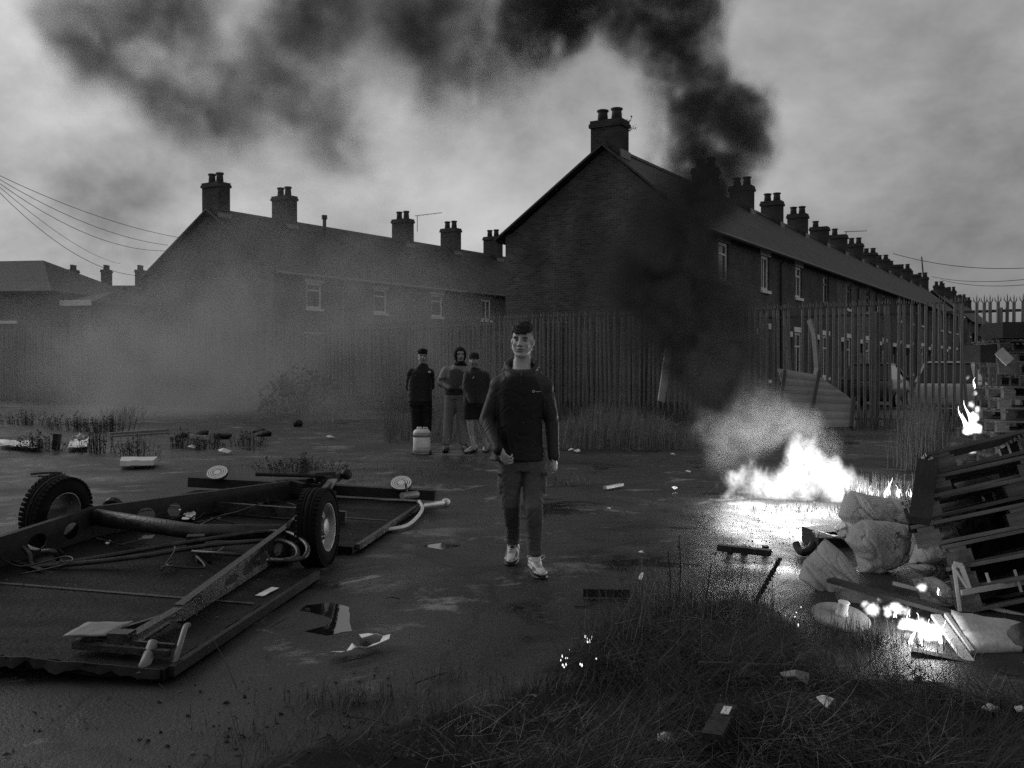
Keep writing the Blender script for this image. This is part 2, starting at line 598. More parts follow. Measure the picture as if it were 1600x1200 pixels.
def build_house(root, Lh, yr, D, ze, zr, opts):
    """one terraced house in the root's frame: x along the row (away), y=0 street front, gable ends at x=0 and x=Lh"""
    wm = opts.get('wall', M['brick'])
    wx = opts.get('wx', 2.4); ww = opts.get('ww', 0.95)
    z0, z1 = opts.get('wz', (4.1, 5.3))
    holes = [(wx-ww/2, wx+ww/2, z0, z1)]
    g0, g1 = 0.95, 2.75
    holes.append((wx-0.55, wx+0.55, g0, g1))
    dx0, dx1 = opts.get('door', (0.55, 1.4))
    holes.append((dx0, dx1, 0.05, 2.55))
    b = MB()
    for (a, c, e, f) in rect_with_holes(0, Lh-0.004, 0, ze, holes):
        b.mm((a, 0, e), (c, 0.25, f))
    part('back_wall', MB().mm((0.002, D-0.25, 0), (Lh-0.006, D, ze)), wm, root, True)
    if opts.get('gable'):
        poly = [(0.253, 0), (D-0.253, 0), (D-0.253, ze), (yr, zr-0.12), (0.253, ze)]
        b.prism(poly, lambda p, q: (0, p, q), lambda p, q: (0.25, p, q))
    if opts.get('gable_far'):
        poly = [(0.253, 0), (D-0.253, 0), (D-0.253, ze), (yr, zr-0.12), (0.253, ze)]
        b.prism(poly, lambda p, q: (Lh-0.254, p, q), lambda p, q: (Lh-0.006, p, q))
    part('wall', b, wm, root, True)
    # roof: two slopes with thickness and an eaves overhang
    ov = 0.28
    xa = -0.12 if opts.get('gable') else 0.0
    sl_f = (zr - ze) / yr
    sl_b = (zr - ze) / (D - yr)
    rf = MB()
    dz = 0.0
    poly = [(-ov, ze - ov*sl_f + 0.02), (yr, zr + 0.02), (D+ov, ze - ov*sl_b + 0.02), (D+ov, ze - ov*sl_b - 0.09), (yr, zr - 0.1), (-ov, ze - ov*sl_f - 0.09)]
    rf.prism(poly, lambda p, q: (xa, p, q), lambda p, q: (Lh-0.003, p, q))
    ro = part('roof', rf, M['slate'], root, True)
    rt = MB()
    x = xa + 0.02
    while x < Lh - 0.05:
        x2 = min(x + 0.44, Lh - 0.01)
        rt.prism([(yr-0.17, zr-0.09), (yr, zr+0.085), (yr+0.17, zr-0.09)], lambda p, q, a=x: (a, p, q), lambda p, q, a=x2: (a, p, q))
        x += 0.45
    part('ridge_tiles', rt, M['pot'], ro, True)
    gt = MB().tube([(xa, -ov-0.03, ze-ov*sl_f-0.05), (Lh-0.01, -ov-0.03, ze-ov*sl_f-0.05)], 0.06, 8)
    if opts.get('pipe'):
        gt.tube([(Lh-0.3, -ov-0.03, ze-0.3), (Lh-0.3, -0.08, ze-0.55), (Lh-0.3, -0.08, 0.1)], 0.045, 8)
    part('gutter', gt, opts.get('gutter', M['gutter']), root, True)
    if opts.get('gable'):
        vb = MB()
        for (pa, pb) in (((-ov, ze-ov*sl_f-0.02), (yr, zr-0.02)), ((yr, zr-0.02), (D+ov, ze-ov*sl_b-0.02))):
            vb.beam((xa-0.035, pa[0], pa[1]), (xa-0.035, pb[0], pb[1]), 0.06, 0.2, up=(1, 0, 0))
        part('bargeboard', vb, M['rail'], ro, True)
    build_window(root, wx-ww/2, wx+ww/2, z0, z1, opts.get('frame', M['white']), opts.get('lintel'), opts.get('sill', M['white']), opts.get('style', 0))
    build_window(root, wx-0.55, wx+0.55, g0, g1, M['white'], opts.get('lintel2', M['white']), M['white'], 2)
    d = MB().mm((dx0, 0.09, 0.05), (dx1, 0.14, 2.1))
    dr = part('door', d, M['greypaint'], root, True)
    part('fanlight', MB().mm((dx0, 0.09, 2.16), (dx1, 0.12, 2.5)), M['glass'], dr, True)
    part('door_lintel', MB().mm((dx0-0.1, -0.03, 2.553), (dx1+0.1, 0.1, 2.75)), opts.get('lintel2', M['white']), dr, True)
    if opts.get('chim_end', True):
        chimney(root, Lh - 0.003, yr, zr, **opts.get('chim', {}))
    if opts.get('chim_start'):
        chimney(root, 0.32, yr, zr, **opts.get('chim0', {}))

def row_matrix(ridge, yr, e1):
    e2 = Vector((e1[1], -e1[0], 0))
    o = Vector((ridge[0], ridge[1], 0)) + e2 * yr
    ang = math.atan2(e1[1], e1[0])
    return Matrix.Translation(o) @ Matrix.Rotation(ang, 4, 'Z')

LH = 4.45
RROW = row_matrix((2.85, 30.2), 2.93, (0.5136, 0.858))
ordinal = ['gable-end', 'second', 'third', 'fourth', 'fifth', 'sixth', 'seventh', 'eighth', 'ninth', 'tenth', 'eleventh', 'twelfth', 'thirteenth', 'fourteenth']
RG = 'brick terraced houses along the street on the right'
r_opts = [
    dict(gable=True, chim_start=True, chim_end=False, frame=M['white'], lintel=M['greypaint'], sill=M['greypaint'], style=0, chim0=dict(h=.78, w=1.0)),
    dict(lintel=M['white'], style=1, pipe=True),
    dict(lintel=M['white'], style=2),
    dict(frame=M['greypaint'], sill=M['rail'], style=0, pipe=False),
    dict(lintel=M['greypaint'], style=0, frame=M['greypaint'], pipe=True, wall=M['brick_pale']),
]
r_look = ['with soot dark brick gable facing the waste ground', 'with pale lintel and twin sash window upstairs', 'with small white three pane window upstairs',
          'with plain grey window and no lintel', 'with slightly paler brick front and downpipe']
proto = []
for i, op in enumerate(r_opts):
    t = thing('terraced_house', '%s house of the right-hand terrace, %s' % (ordinal[i], r_look[i]), 'house', group=RG, mat4=RROW @ Matrix.Translation((i*LH, 0, 0)))
    build_house(t, LH, 2.93, 6.5, 5.72, 8.2, op)
    proto.append(t)
index_kids()
for i in range(5, 21):
    if i == 14:
        continue
    c = copy_tree(proto[1 + (i * 7) % 4])
    c.matrix_world = RROW @ Matrix.Translation((i*LH + (0.9 if i > 14 else 0), 0, 0)) @ Matrix.Scale(1, 4)
    for x_ in [q for q in c.children if q.name.startswith('chimney')]:
        s_ = random.uniform(.8, 1.12)
        x_.scale = (1, 1, s_); x_.location.z = 8.2*(1 - s_) - .03
        if random.random() < .25:
            bpy.data.objects.remove([q for q in x_.children if q.name.startswith('chimney_pot')][0])
    if i < 14:
        c['label'] = '%s house from the gable end of the right-hand terrace' % ordinal[i]
    else:
        c['label'] = '%s far brick house beyond the gap in the right-hand terrace' % ['nearest', 'second', 'third', 'fourth', 'fifth', 'farthest'][i-15]
        c['group'] = 'far houses beyond the gap in the right terrace'

LROW = row_matrix((-13.45, 44.0), 4.0, (0.5505, 0.8348))
LG = 'terraced houses behind the left fence'
l_opts = [
    dict(gable=True, chim_start=True, chim_end=False, lintel=M['white'], frame=M['white'], gutter=M['greypaint'], pipe=True, chim0=dict(h=1.2, w=1.08, pots=2, pot_h=0.45)),
    dict(lintel=M['white'], style=0, gutter=M['greypaint'], chim_end=True),
    dict(lintel=M['white'], style=0, gutter=M['greypaint'], pipe=True, chim_end=False),
    dict(lintel=M['greypaint'], style=1), dict(lintel=M['greypaint'], style=2), dict(lintel=M['greypaint'], style=0),
]
l_look = ['with the tall chimney on its smoky gable end', 'second from the tall smoky gable, with pale lintel', 'third from the smoky gable, with white downpipe',
          'fourth from the smoky gable, under an aerial', 'fifth from the smoky gable', 'last before it goes behind the near gable']
for i, op in enumerate(l_opts):
    # chimneys of this row stand at 0, 2, 5, 6, 7 house lengths
    op['chim_end'] = i in (0, 2, 3, 4)
    op['chim'] = dict(h=1.2, w=1.05, pot_h=.45)
    t = thing('terraced_house', 'house of the left terrace, %s' % l_look[i], 'house', group=LG, mat4=LROW @ Matrix.Translation((i*LH, 0, 0)))
    op['wz'] = (4.0, 5.15)
    build_house(t, LH, 4.0, 8.6, 5.65, 8.43, op)
    if i == 1:
        part('vent_pipe', MB().tube([(2.1, 3.4, 7.9), (2.1, 3.4, 8.75)], 0.09, 8).tube([(2.1, 3.4, 8.752), (2.1, 3.4, 8.95)], 0.14, 8), M['rail'], t, True)
for i in range(6, 7):
    t = thing('terraced_house', 'house of the left terrace mostly hidden behind the near gable, number %d along' % (i + 1), 'house', group=LG, mat4=LROW @ Matrix.Translation((i*LH, 0, 0)))
    t['label'] = 'house of the left terrace out of sight behind the near dark gable'
    build_house(t, LH, 4.0, 8.6, 5.65, 8.43, dict(lintel=M['greypaint'], style=i % 3, chim_end=False))
# ------------------------------------------------------------------ smoke: real volumes on density grids
def volume_mat(name, dens, albedo, emit=0.0, aniso=0.0, absorb=None):
    m = bpy.data.materials.new(name)
    m.use_nodes = True
    t = m.node_tree
    t.nodes.clear()
    o = t.nodes.new('ShaderNodeOutputMaterial')
    v = t.nodes.new('ShaderNodeVolumePrincipled')
    v.inputs['Color'].default_value = (albedo,)*3 + (1,)
    v.inputs['Density'].default_value = dens
    v.inputs['Anisotropy'].default_value = aniso
    if emit:
        a = t.nodes.new('ShaderNodeAttribute')
        a.attribute_name = 'density'
        mu = t.nodes.new('ShaderNodeMath'); mu.operation = 'MULTIPLY'
        mu.inputs[1].default_value = emit
        t.links.new(a.outputs['Fac'], mu.inputs[0])
        t.links.new(mu.outputs[0], v.inputs['Emission Strength'])
        v.inputs['Emission Color'].default_value = (1, 1, 1, 1)
    t.links.new(v.outputs[0], o.inputs['Volume'])
    return m

def smoke(name, blobs, voxel, m, nscale=1.0, warp=0.3, erode=0.9, detail=5, thr=0.15, soft=0.6, pad=0.3, zmin=0.02, seed=0.0, rough=0.55, lo=None, hi=None, stretch=(1,1,1), inner=.7, iscale=2.2):
    """blobs: (centre, (rx,ry,rz), weight); density = smoothstep of their sum, eaten away by noise"""
    mn = Vector((min(b[0][i] - b[1][i] for b in blobs) - pad for i in range(3)))
    mx = Vector((max(b[0][i] + b[1][i] for b in blobs) + pad for i in range(3)))
    mn.z = max(mn.z, zmin)
    if lo: mn = Vector((max(mn[i], lo[i]) for i in range(3)))
    if hi: mx = Vector((min(mx[i], hi[i]) for i in range(3)))
    g = bpy.data.node_groups.new(name, 'GeometryNodeTree')
    g.interface.new_socket('Geometry', in_out='OUTPUT', socket_type='NodeSocketGeometry')
    N = g.nodes.new
    def K(a, b): g.links.new(a, b)
    def vm(op, a, b=None):
        n = N('ShaderNodeVectorMath'); n.operation = op
        for i, q in enumerate((a, b)):
            if q is None: continue
            if isinstance(q, (tuple, list, Vector)): n.inputs[i].default_value = tuple(q)
            else: K(q, n.inputs[i])
        return n
    def ma(op, a, b=None, clamp=False):
        n = N('ShaderNodeMath'); n.operation = op; n.use_clamp = clamp
        for i, q in enumerate((a, b)):
            if q is None: continue
            if isinstance(q, (int, float)): n.inputs[i].default_value = q
            else: K(q, n.inputs[i])
        return n.outputs[0]
    pos = N('GeometryNodeInputPosition').outputs[0]
    off = vm('ADD', vm('MULTIPLY', pos, stretch).outputs[0], (seed, seed*1.7, seed*0.6)).outputs[0]
    nz = N('ShaderNodeTexNoise')
    nz.inputs['Scale'].default_value = nscale * 0.6
    nz.inputs['Detail'].default_value = 3
    K(off, nz.inputs['Vector'])
    d0 = vm('SUBTRACT', nz.outputs['Color'], (0.5, 0.5, 0.5)).outputs[0]
    d1 = vm('SCALE', d0); d1.inputs['Scale'].default_value = warp * 2.5
    wp = vm('ADD', pos, d1.outputs[0]).outputs[0]
    tot = None
    for (c, r, w) in blobs:
        q = vm('MULTIPLY', vm('SUBTRACT', wp, c).outputs[0], tuple(1.0 / k for k in r)).outputs[0]
        ln = vm('LENGTH', q).outputs['Value']
        mr = N('ShaderNodeMapRange'); mr.interpolation_type = 'SMOOTHSTEP'
        mr.inputs['From Min'].default_value = 0; mr.inputs['From Max'].default_value = 1
        mr.inputs['To Min'].default_value = w; mr.inputs['To Max'].default_value = 0
        K(ln, mr.inputs['Value'])
        tot = mr.outputs['Result'] if tot is None else ma('ADD', tot, mr.outputs['Result'])
    n2 = N('ShaderNodeTexNoise')
    n2.inputs['Scale'].default_value = nscale
    n2.inputs['Detail'].default_value = detail
    n2.inputs['Roughness'].default_value = rough
    n2.inputs['Distortion'].default_value = 0.4
    wof = vm('ADD', off, vm('SCALE', d0).outputs[0]).outputs[0]
    K(wof, n2.inputs['Vector'])
    nn = ma('MULTIPLY', ma('SUBTRACT', n2.outputs['Fac'], 0.5), erode * 2)
    # noise eats at the edges: smoothstep(tot + nn*min(1,tot*2))
    k = ma('MINIMUM', ma('MULTIPLY', tot, 2.5), 1.0)
    s = ma('ADD', tot, ma('MULTIPLY', nn, k))
    mr = N('ShaderNodeMapRange'); mr.interpolation_type = 'SMOOTHSTEP'
    mr.inputs['From Min'].default_value = thr; mr.inputs['From Max'].default_value = thr + soft
    mr.inputs['To Min'].default_value = 0; mr.inputs['To Max'].default_value = 1
    K(s, mr.inputs['Value'])
    d = ma('MULTIPLY', mr.outputs['Result'], ma('MINIMUM', tot, 1.6))
    n3 = N('ShaderNodeTexNoise')      # billows inside the smoke
    n3.inputs['Scale'].default_value = nscale * iscale
    n3.inputs['Detail'].default_value = detail
    n3.inputs['Roughness'].default_value = rough
    n3.inputs['Distortion'].default_value = 0.8
    K(wof, n3.inputs['Vector'])
    m3 = N('ShaderNodeMapRange'); m3.interpolation_type = 'SMOOTHSTEP'
    m3.inputs['From Min'].default_value = 0.36; m3.inputs['From Max'].default_value = 0.62
    m3.inputs['To Min'].default_value = 1 - inner; m3.inputs['To Max'].default_value = 1 + inner
    K(n3.outputs['Fac'], m3.inputs['Value'])
    d = ma('MULTIPLY', d, m3.outputs['Result'])
    vc = N('GeometryNodeVolumeCube')
    K(d, vc.inputs['Density'])
    vc.inputs['Min'].default_value = mn
    vc.inputs['Max'].default_value = mx
    for ax, i in (('X', 0), ('Y', 1), ('Z', 2)):
        vc.inputs['Resolution ' + ax].default_value = max(8, min(320, int((mx[i] - mn[i]) / voxel)))
    sm = N('GeometryNodeSetMaterial')
    sm.inputs['Material'].default_value = m
    K(vc.outputs['Volume'], sm.inputs['Geometry'])
    go = N('NodeGroupOutput')
    K(sm.outputs[0], go.inputs[0])
    me = bpy.data.meshes.new(name)
    me.materials.append(m)
    o = bpy.data.objects.new(name, me)
    COL.objects.link(o)
    md = o.modifiers.new('smoke', 'NODES')
    md.node_group = g
    o['kind'] = 'stuff'
    return o
def B(px, py, d, rp, w=1.0, ry=None, sx=1.0, sz=1.0):
    r = rp * d / F
    return (P(px, py, d), (r * sx, (ry if ry else r), r * sz), w)

# ------------------------------------------------------------------ the street behind the fence
e1 = Vector((0.5136, 0.858, 0)); e2 = Vector((0.858, -0.5136, 0))
def strip(name, a, b, w0, w1, z, m, label, h=None):
    """a sheet along the right terrace, between offsets w0 and w1 from its front wall"""
    o_ = Vector((5.36, 28.7, 0))
    pts = [o_ + e1*a + e2*w0, o_ + e1*b + e2*w0, o_ + e1*b + e2*w1, o_ + e1*a + e2*w1]
    mb = MB()
    mb.add([(p.x, p.y, z - (h or 0.002)) for p in pts] + [(p.x, p.y, z) for p in pts], [(4,5,6,7), (0,3,2,1), (0,1,5,4), (1,2,6,5), (2,3,7,6), (3,0,4,7)])
    o = link(name, mb.mesh(name, m))
    tag(o, label, kind='structure')
strip('pavement', -0.5, 110, 0.02, 2.0, 0.12, mat('pavement_flags', 0.16, 0.7, 0.3, 1.2, 0.2), 'pavement along the right terrace', 0.15)
strip('road', 0.5, 110, 2.02, 7.8, 0.03, mat('street_asphalt', 0.06, 0.5, 0.3, 1.0, 0.2), 'street in front of the right terrace', 0.03)

# ------------------------------------------------------------------ palisade fence with sheeting
FA, FB_, FC, FD, FE = [Vector((x, y, 0)) for x, y in ((-27, 43.9), (-4.4, 33.7), (4.4, 27.0), (11.35, 21.8), (16.5, 18.9))]
FSW = FC + (FD - FC) * 0.27          # where the sheeting stops
def pale_mesh(m):
    mb = MB()
    w, t = 0.036, 0.012
    # W-shaped upright
    sec = [(-w, 0.0), (-w*0.45, -0.014), (0, 0.0), (w*0.45, -0.014), (w, 0.0), (w, 0.004), (0, 0.006), (-w, 0.004)]
    n = len(sec)
    zs = [(0.08, 1), (2.86, 1)]
    vv = [(x, y, z) for z, k in zs for x, y in sec]
    mb.add(vv, [tuple(reversed(range(n))), tuple(range(n, 2*n))] + [(i, (i+1) % n, n + (i+1) % n, n + i) for i in range(n)])
    for k, (dx, dy, top) in enumerate(((-0.035, -0.03, 3.0), (0, 0.0, 3.06), (0.035, -0.03, 3.0))):
        cx = (-w*0.66, 0, w*0.66)[k]
        b = 0.012
        mb.add([(cx-b, -0.003, 2.86), (cx+b, -0.003, 2.86), (cx+b, 0.004, 2.86), (cx-b, 0.004, 2.86), (cx-b+dx, dy-0.003, top-0.09), (cx+b+dx, dy-0.003, top-0.09), (cx+b+dx, dy+0.004, top-0.09), (cx-b+dx, dy+0.004, top-0.09), (cx+dx*1.1, dy*1.1, top)],
               [(0,3,2,1), (0,1,5,4), (1,2,6,5), (2,3,7,6), (3,0,4,7), (4,5,8), (5,6,8), (6,7,8), (7,4,8)])
    return mb.mesh('pale', m)
PALE = pale_mesh(M['galv'])
def fence_run(pts, label, sheeted, first=0.0, gaps=()):
    t = thing('palisade_fence', label, 'fence', pts[0], group='palisade fence across the back of the waste ground')
    n_p = 0
    for a, b in zip(pts[:-1], pts[1:]):
        d = (b - a); ln = d.length; u = d / ln
        nrm = Vector((u.y, -u.x, 0))      # towards the camera
        ang = math.atan2(u.y, u.x)
        rl = MB()
        for z in (2.68, 0.42):
            q = part('rail', MB().beam(a + Vector((0,0,z)) - nrm*0.03, b + Vector((0,0,z)) - nrm*0.03, 0.05, 0.06), M['rail'], t)
        x = 0.08
        while x < ln:
            if not any(g0 < n_p < g1 for g0, g1 in gaps):
                o = link('pale', PALE, t)
                p = a + u * x
                p.z = gheight(p.x, p.y) + random.uniform(-0.012, 0.012)
                o.matrix_parent_inverse = BASE[t.name].inverted() @ Matrix.Translation(p) @ Matrix.Rotation(ang + random.uniform(-0.06, 0.06), 4, 'Z') @ Matrix.Rotation(random.gauss(0, 0.012) + (random.uniform(-.12, .12) if random.random() < .04 else 0), 4, 'Y')
            n_p += 1
            x += 0.155
        x = 0.5 if first == 0 else first
        while x < ln:
            p = a + u * x
            pm = MB().mm((-0.05, -0.07, -0.1), (0.05, -0.015, 2.75)).mm((-0.05, -0.1, -0.1), (-0.035, -0.07, 2.75))
            me = pm.mesh('post', M['galv'])
            o = link('post', me, t)
            o.matrix_parent_inverse = BASE[t.name].inverted() @ Matrix.Translation(p) @ Matrix.Rotation(ang, 4, 'Z')
            x += 2.75
        if sheeted:
            x = 0.0
            while x < ln - 0.01:
                x2 = min(x + 2.4, ln)
                zt = 2.6 + random.uniform(-0.05, 0.03)
                mb = MB()
                # ribbed steel sheet with a real profile
                prof = []
                s = x + 0.01
                while s < x2 - 0.01:
                    prof += [(s, 0.0), (min(s + 0.09, x2-0.01), 0.0), (min(s + 0.11, x2-0.01), 0.028), (min(s + 0.145, x2-0.01), 0.028)]
                    s += 0.165
                vv, ff = [], []
                for (sx, off) in prof:
                    p = a + u * sx - nrm * (0.09 + off)
                    vv += [(p.x, p.y, 0.36), (p.x, p.y, zt)]
                for i in range(len(prof) - 1):
                    ff.append((2*i, 2*i+2, 2*i+3, 2*i+1))
                base = len(vv)
                for (sx, off) in prof:
                    p = a + u * sx - nrm * (0.094 + off)
                    vv += [(p.x, p.y, 0.36), (p.x, p.y, zt)]
                for i in range(len(prof) - 1):
                    ff.append((base+2*i, base+2*i+1, base+2*i+3, base+2*i+2))
                mb.add(vv, ff)
                part('sheet', mb, M['sheet'], t)
                x = x2
    return t
fence_run([FA, FB_], 'palisade fence backed by ribbed sheeting, run fading into the smoke on the left', True, first=1.35)
fence_run([FB_, FC, FSW], 'palisade fence backed by ribbed sheeting, run below the dark gable', True, first=1.8)
fence_run([FSW, FD, FE], 'open palisade fence with spiked pales, run in front of the parked cars', False, first=0.35)

# planks and panels leaning at the fence
def leaner(name, pts, w, h, m, label, cat, up=(0,1,0)):
    mb = MB()
    for a, b in zip(pts[:-1], pts[1:]):
        mb.beam(a, b, w, h, up=up)
    return solo(name, mb, m, label, cat)
leaner('plank', [P(1033, 628, 26.0), P(1050, 503, 26.7)], 0.25, 0.03, M['palewood'], 'pale plank leaning against the sheeted fence in the smoke', 'plank', up=(0.6, -0.8, 0))
leaner('bent_rail', [P(1268, 640, 23.6), P(1277, 575, 23.7), P(1272, 520, 23.8), P(1265, 500, 23.9)], 0.08, 0.12, M['galv'], 'bent pale steel upright leaning where the sheeting ends', 'rail', up=(0.6, -0.8, 0))
# the collapsed panel in front of the right fence
t = thing('collapsed_panel', 'collapsed pale ribbed panel with battens leaning on the fence behind the fire', 'panel', P(1270, 655, 20))
quad = [P(1213, 600, 20.6), P(1218, 578, 21.4), P(1276, 585, 21.4), P(1330, 622, 21.0), P(1336, 664, 20.0), P(1262, 664, 20.0)]
def lerp(a, b, k): return a + (b - a) * k
# ribs as separate boards across the panel
rows = 7
lt, rt = P(1216, 577, 21.3), P(1278, 587, 21.3)
lb, rb = P(1238, 668, 20.0), P(1336, 668, 20.0)
mid_r = P(1334, 626, 20.7)
for i in range(rows):
    k0, k1 = i / rows, (i + 0.93) / rows
    def edge(k):
        l = lerp(lt, lb, k)
        r = lerp(rt, mid_r, k / 0.5) if k < 0.5 else lerp(mid_r, rb, (k - 0.5) / 0.5)
        return l, r
    l0, r0 = edge(k0); l1, r1 = edge(k1)
    off = Vector((0.0, 0.05, 0.02)); bow = Vector((0, -0.035, 0))
    m0, m1 = lerp(l0, l1, .5) + bow, lerp(r0, r1, .5) + bow
    mb = MB().add([l0, r0, m1, m0, l1, r1, l0+off, r0+off, l1+off, r1+off], [(0,1,2,3), (3,2,5,4), (6,8,9,7), (0,6,7,1), (4,5,9,8), (0,3,4,8,6), (1,7,9,5,2)])
    part('board', mb, M['render'], t)
for (a, b) in ((P(1226, 579, 21.15), P(1218, 640, 20.3)), (P(1280, 580, 21.05), P(1263, 668, 19.75)), (P(1334, 620, 20.55), P(1330, 668, 19.8))):
    part('batten', MB().beam(a, b, 0.07, 0.05, up=(0, 1, 0)), M['rail'], t)

# ------------------------------------------------------------------ parked cars behind the fence
def car(px, d, label, body_m, tall=1.47, wid=1.7, ln=4.0):
    p = P(px, 600, d); p.z = 0.03
    t = thing('parked_car', label, 'car', p, rotz=math.atan2(e1.y, e1.x) + math.pi/2, group='cars parked in the street behind the fence')
    # local: -y... the nose points along local +y rotated to face the camera
    hw = wid / 2
    secs = [(-ln/2, .35, .62, hw*.86), (-ln/2+.12, .25, .82, hw*.95), (-ln/2+1.05, .22, .93, hw), (0.2, .22, .95, hw), (ln/2-.5, .22, .97, hw), (ln/2-.05, .28, .9, hw*.94), (ln/2, .4, .8, hw*.85)]
    vv, ff = [], []
    for (y, zb, zt, w) in secs:
        vv += [(-w*.93, y, zb), (w*.93, y, zb), (w, y, (zb+zt)/2), (w*.95, y, zt), (-w*.95, y, zt), (-w, y, (zb+zt)/2)]
    n = 6
    for i in range(len(secs)-1):
        for k in range(n):
            k2 = (k+1) % n
            ff.append((i*n+k, i*n+k2, (i+1)*n+k2, (i+1)*n+k))
    ff += [tuple(reversed(range(n))), tuple(range((len(secs)-1)*n, len(secs)*n))]
    b = MB().add(vv, ff)
    part('body', b, body_m, t, True, True)
    y0, y1, y2, y3 = -ln/2+1.0, -ln/2+1.75, ln/2-.75, ln/2-.15
    w0, w1 = hw*.93, hw*.72
    cab = MB().add([(-w0,y0,.92),(w0,y0,.92),(w0,y3,.94),(-w0,y3,.94),(-w1,y1,tall-.03),(w1,y1,tall-.03),(w1,y2,tall),(-w1,y2,tall)], [(0,1,5,4),(1,2,6,5),(2,3,7,6),(3,0,4,7),(0,3,2,1),(4,5,6,7)])
    part('cabin', cab, M['glass'], t, True)
    rf = MB().add([(-w1-.02,y1-.06,tall-.03),(w1+.02,y1-.06,tall-.03),(w1+.02,y2+.05,tall),(-w1-.02,y2+.05,tall),(-w1*.85,y1,tall+.03),(w1*.85,y1,tall+.03),(w1*.85,y2,tall+.05),(-w1*.85,y2,tall+.05)], [(0,1,5,4),(1,2,6,5),(2,3,7,6),(3,0,4,7),(0,3,2,1),(4,5,6,7)])
    part('roof', rf, body_m, t, True)
    pl = MB()
    for sx in (-1, 1):
        for (ya, yb) in ((y0, y1), (y3, y2)):
            pl.beam((sx*(w0+.004), ya, .93), (sx*(w1+.008), yb, tall-.01), .06, .06, up=(0,1,0))
    pl2 = [MB().beam((sx*(w0+.004), ya, .93), (sx*(w1+.008), yb, tall-.01), .06, .06, up=(0,1,0)) for sx in (-1, 1) for (ya, yb) in ((y0, y1), (y3, y2))]
    for q in pl2:
        part('pillar', q, body_m, t, True)
    for sx in (-1, 1):
        for y in (-ln/2+.8, ln/2-.8):
            w = part('wheel', MB().lathe([(.2,0),(.3,.02),(.31,.1),(.3,.18),(.2,.2)], (sx*(hw-.1)-.1, y, .3), (1,0,0), 16), M['rubber'], t, True, True)
            part('rim', MB().lathe([(.19,0),(.19,.215),(.05,.225)], (sx*(hw-.1)-.1-.005, y, .3), (1,0,0), 12), M['rim'], w, True)
        part('headlight', MB().ell((sx*hw*.68, -ln/2+.06, .68), (.16,.09,.08)), M['plastic'], t, True, True)
        part('mirror', MB().ell((sx*(hw+.08), y0+.45, 1.0), (.1,.06,.07)), body_m, t, True, True)
    part('grille', MB().mm((-hw*.4, -ln/2-.02, .5), (hw*.4, -ln/2+.05, .62)), M['black'], t, True)
    part('number_plate', MB().mm((-.26, -ln/2-.03, .38), (.26, -ln/2+.02, .48)), M['white'], t, True)
    return t
car(1370, 34.5, 'dark car parked nearest the terrace, seen through the palisade', mat('dark_car_paint', 0.05, 0.25, 0.1, 1, 0, spec=0.6))
car(1490, 29.5, 'pale car facing the camera behind the palisade near the pallet tower', mat('pale_car_paint', 0.42, 0.25, 0.08, 1, 0, spec=0.6), 1.5)

# ------------------------------------------------------------------ houses at the far left
def simple_house(name, label, mat4, w, dp, ze, zr, wall, group=None, chims=(), hip=0.0, win=(), fascia=None):
    """ridge along local x; front (-y) faces the camera"""
    t = thing(name, label, 'house', mat4=mat4, group=group)
    b = MB()
    holes = [(a, b2, c, d2) for (a, b2, c, d2) in win]
    for (a, c, e, f) in rect_with_holes(0, w-.01, 0, ze, holes):
        b.mm((a, 0, e), (c, .25, f))
    for x0 in (0.0, w-.26):
        b.prism([(.253, 0), (dp, 0), (dp, ze), (dp/2, zr-.15) if not hip else (dp/2, ze), (.253, ze)], lambda p, q, a=x0: (a, p, q), lambda p, q, a=x0: (a+.25, p, q))
    part('wall', b, wall, t, True)
    ov = .3
    sl = (zr-ze)/(dp/2)
    h = hip
    zz = ze - ov*sl
    vv = [(-ov,-ov,zz),(w+ov,-ov,zz),(w+ov,dp+ov,zz),(-ov,dp+ov,zz),(h-(0 if h else ov),dp/2,zr),(w-h+(0 if h else ov),dp/2,zr)]
    lo = [(x,y,z-.12) for x,y,z in vv]
    rfb = MB().add(vv+lo, [(0,1,5,4),(2,3,4,5),(1,2,5),(3,0,4),(6,10,11,7),(8,11,10,9),(7,11,8),(9,10,6),(0,6,7,1),(1,7,8,2),(2,8,9,3),(3,9,6,0)])
    ro = part('roof', rfb, M['slate'], t, True)
    if fascia:
        part('fascia', MB().mm((fascia[0], -ov-.08, zz-.2), (fascia[1], -ov-.02, zz+.06)), M['white'], ro, True)
    for (a, b2, c, d2) in win:
        f = MB().mm((a, .07, c), (a+.07, .12, d2)).mm((b2-.07, .07, c), (b2, .12, d2)).mm((a+.07, .07, d2-.07), (b2-.07, .12, d2)).mm((a+.07, .07, c), (b2-.07, .12, c+.07))
        wn_ = part('window', f, M['greypaint'], t, True)
        part('pane', MB().mm((a+.07, .09, c+.07), (b2-.07, .095, d2-.07)), M['glass'], wn_, True)
        part('sill', MB().mm((a-.1, -.08, c-.13), (b2+.1, .1, c-.003)), M['white'], wn_, True)
    for (cx, pots) in chims:
        chimney(t, cx, dp/2, zr, w=.9, h=1.25, pots=pots)
    return t
p0 = P(-205, 600, 46)
mx = Matrix.Translation((p0.x, 46, 0)) @ Matrix.Rotation(R(-9), 4, 'Z')
simple_house('low_house', 'low brick house with a hipped roof at the left edge', mx, 9.3, 9, 4.95, 6.75, M['brick'], hip=3.4, win=[(6.45, 7.6, 3.5, 4.5)])
p1 = P(113, 600, 45.4)
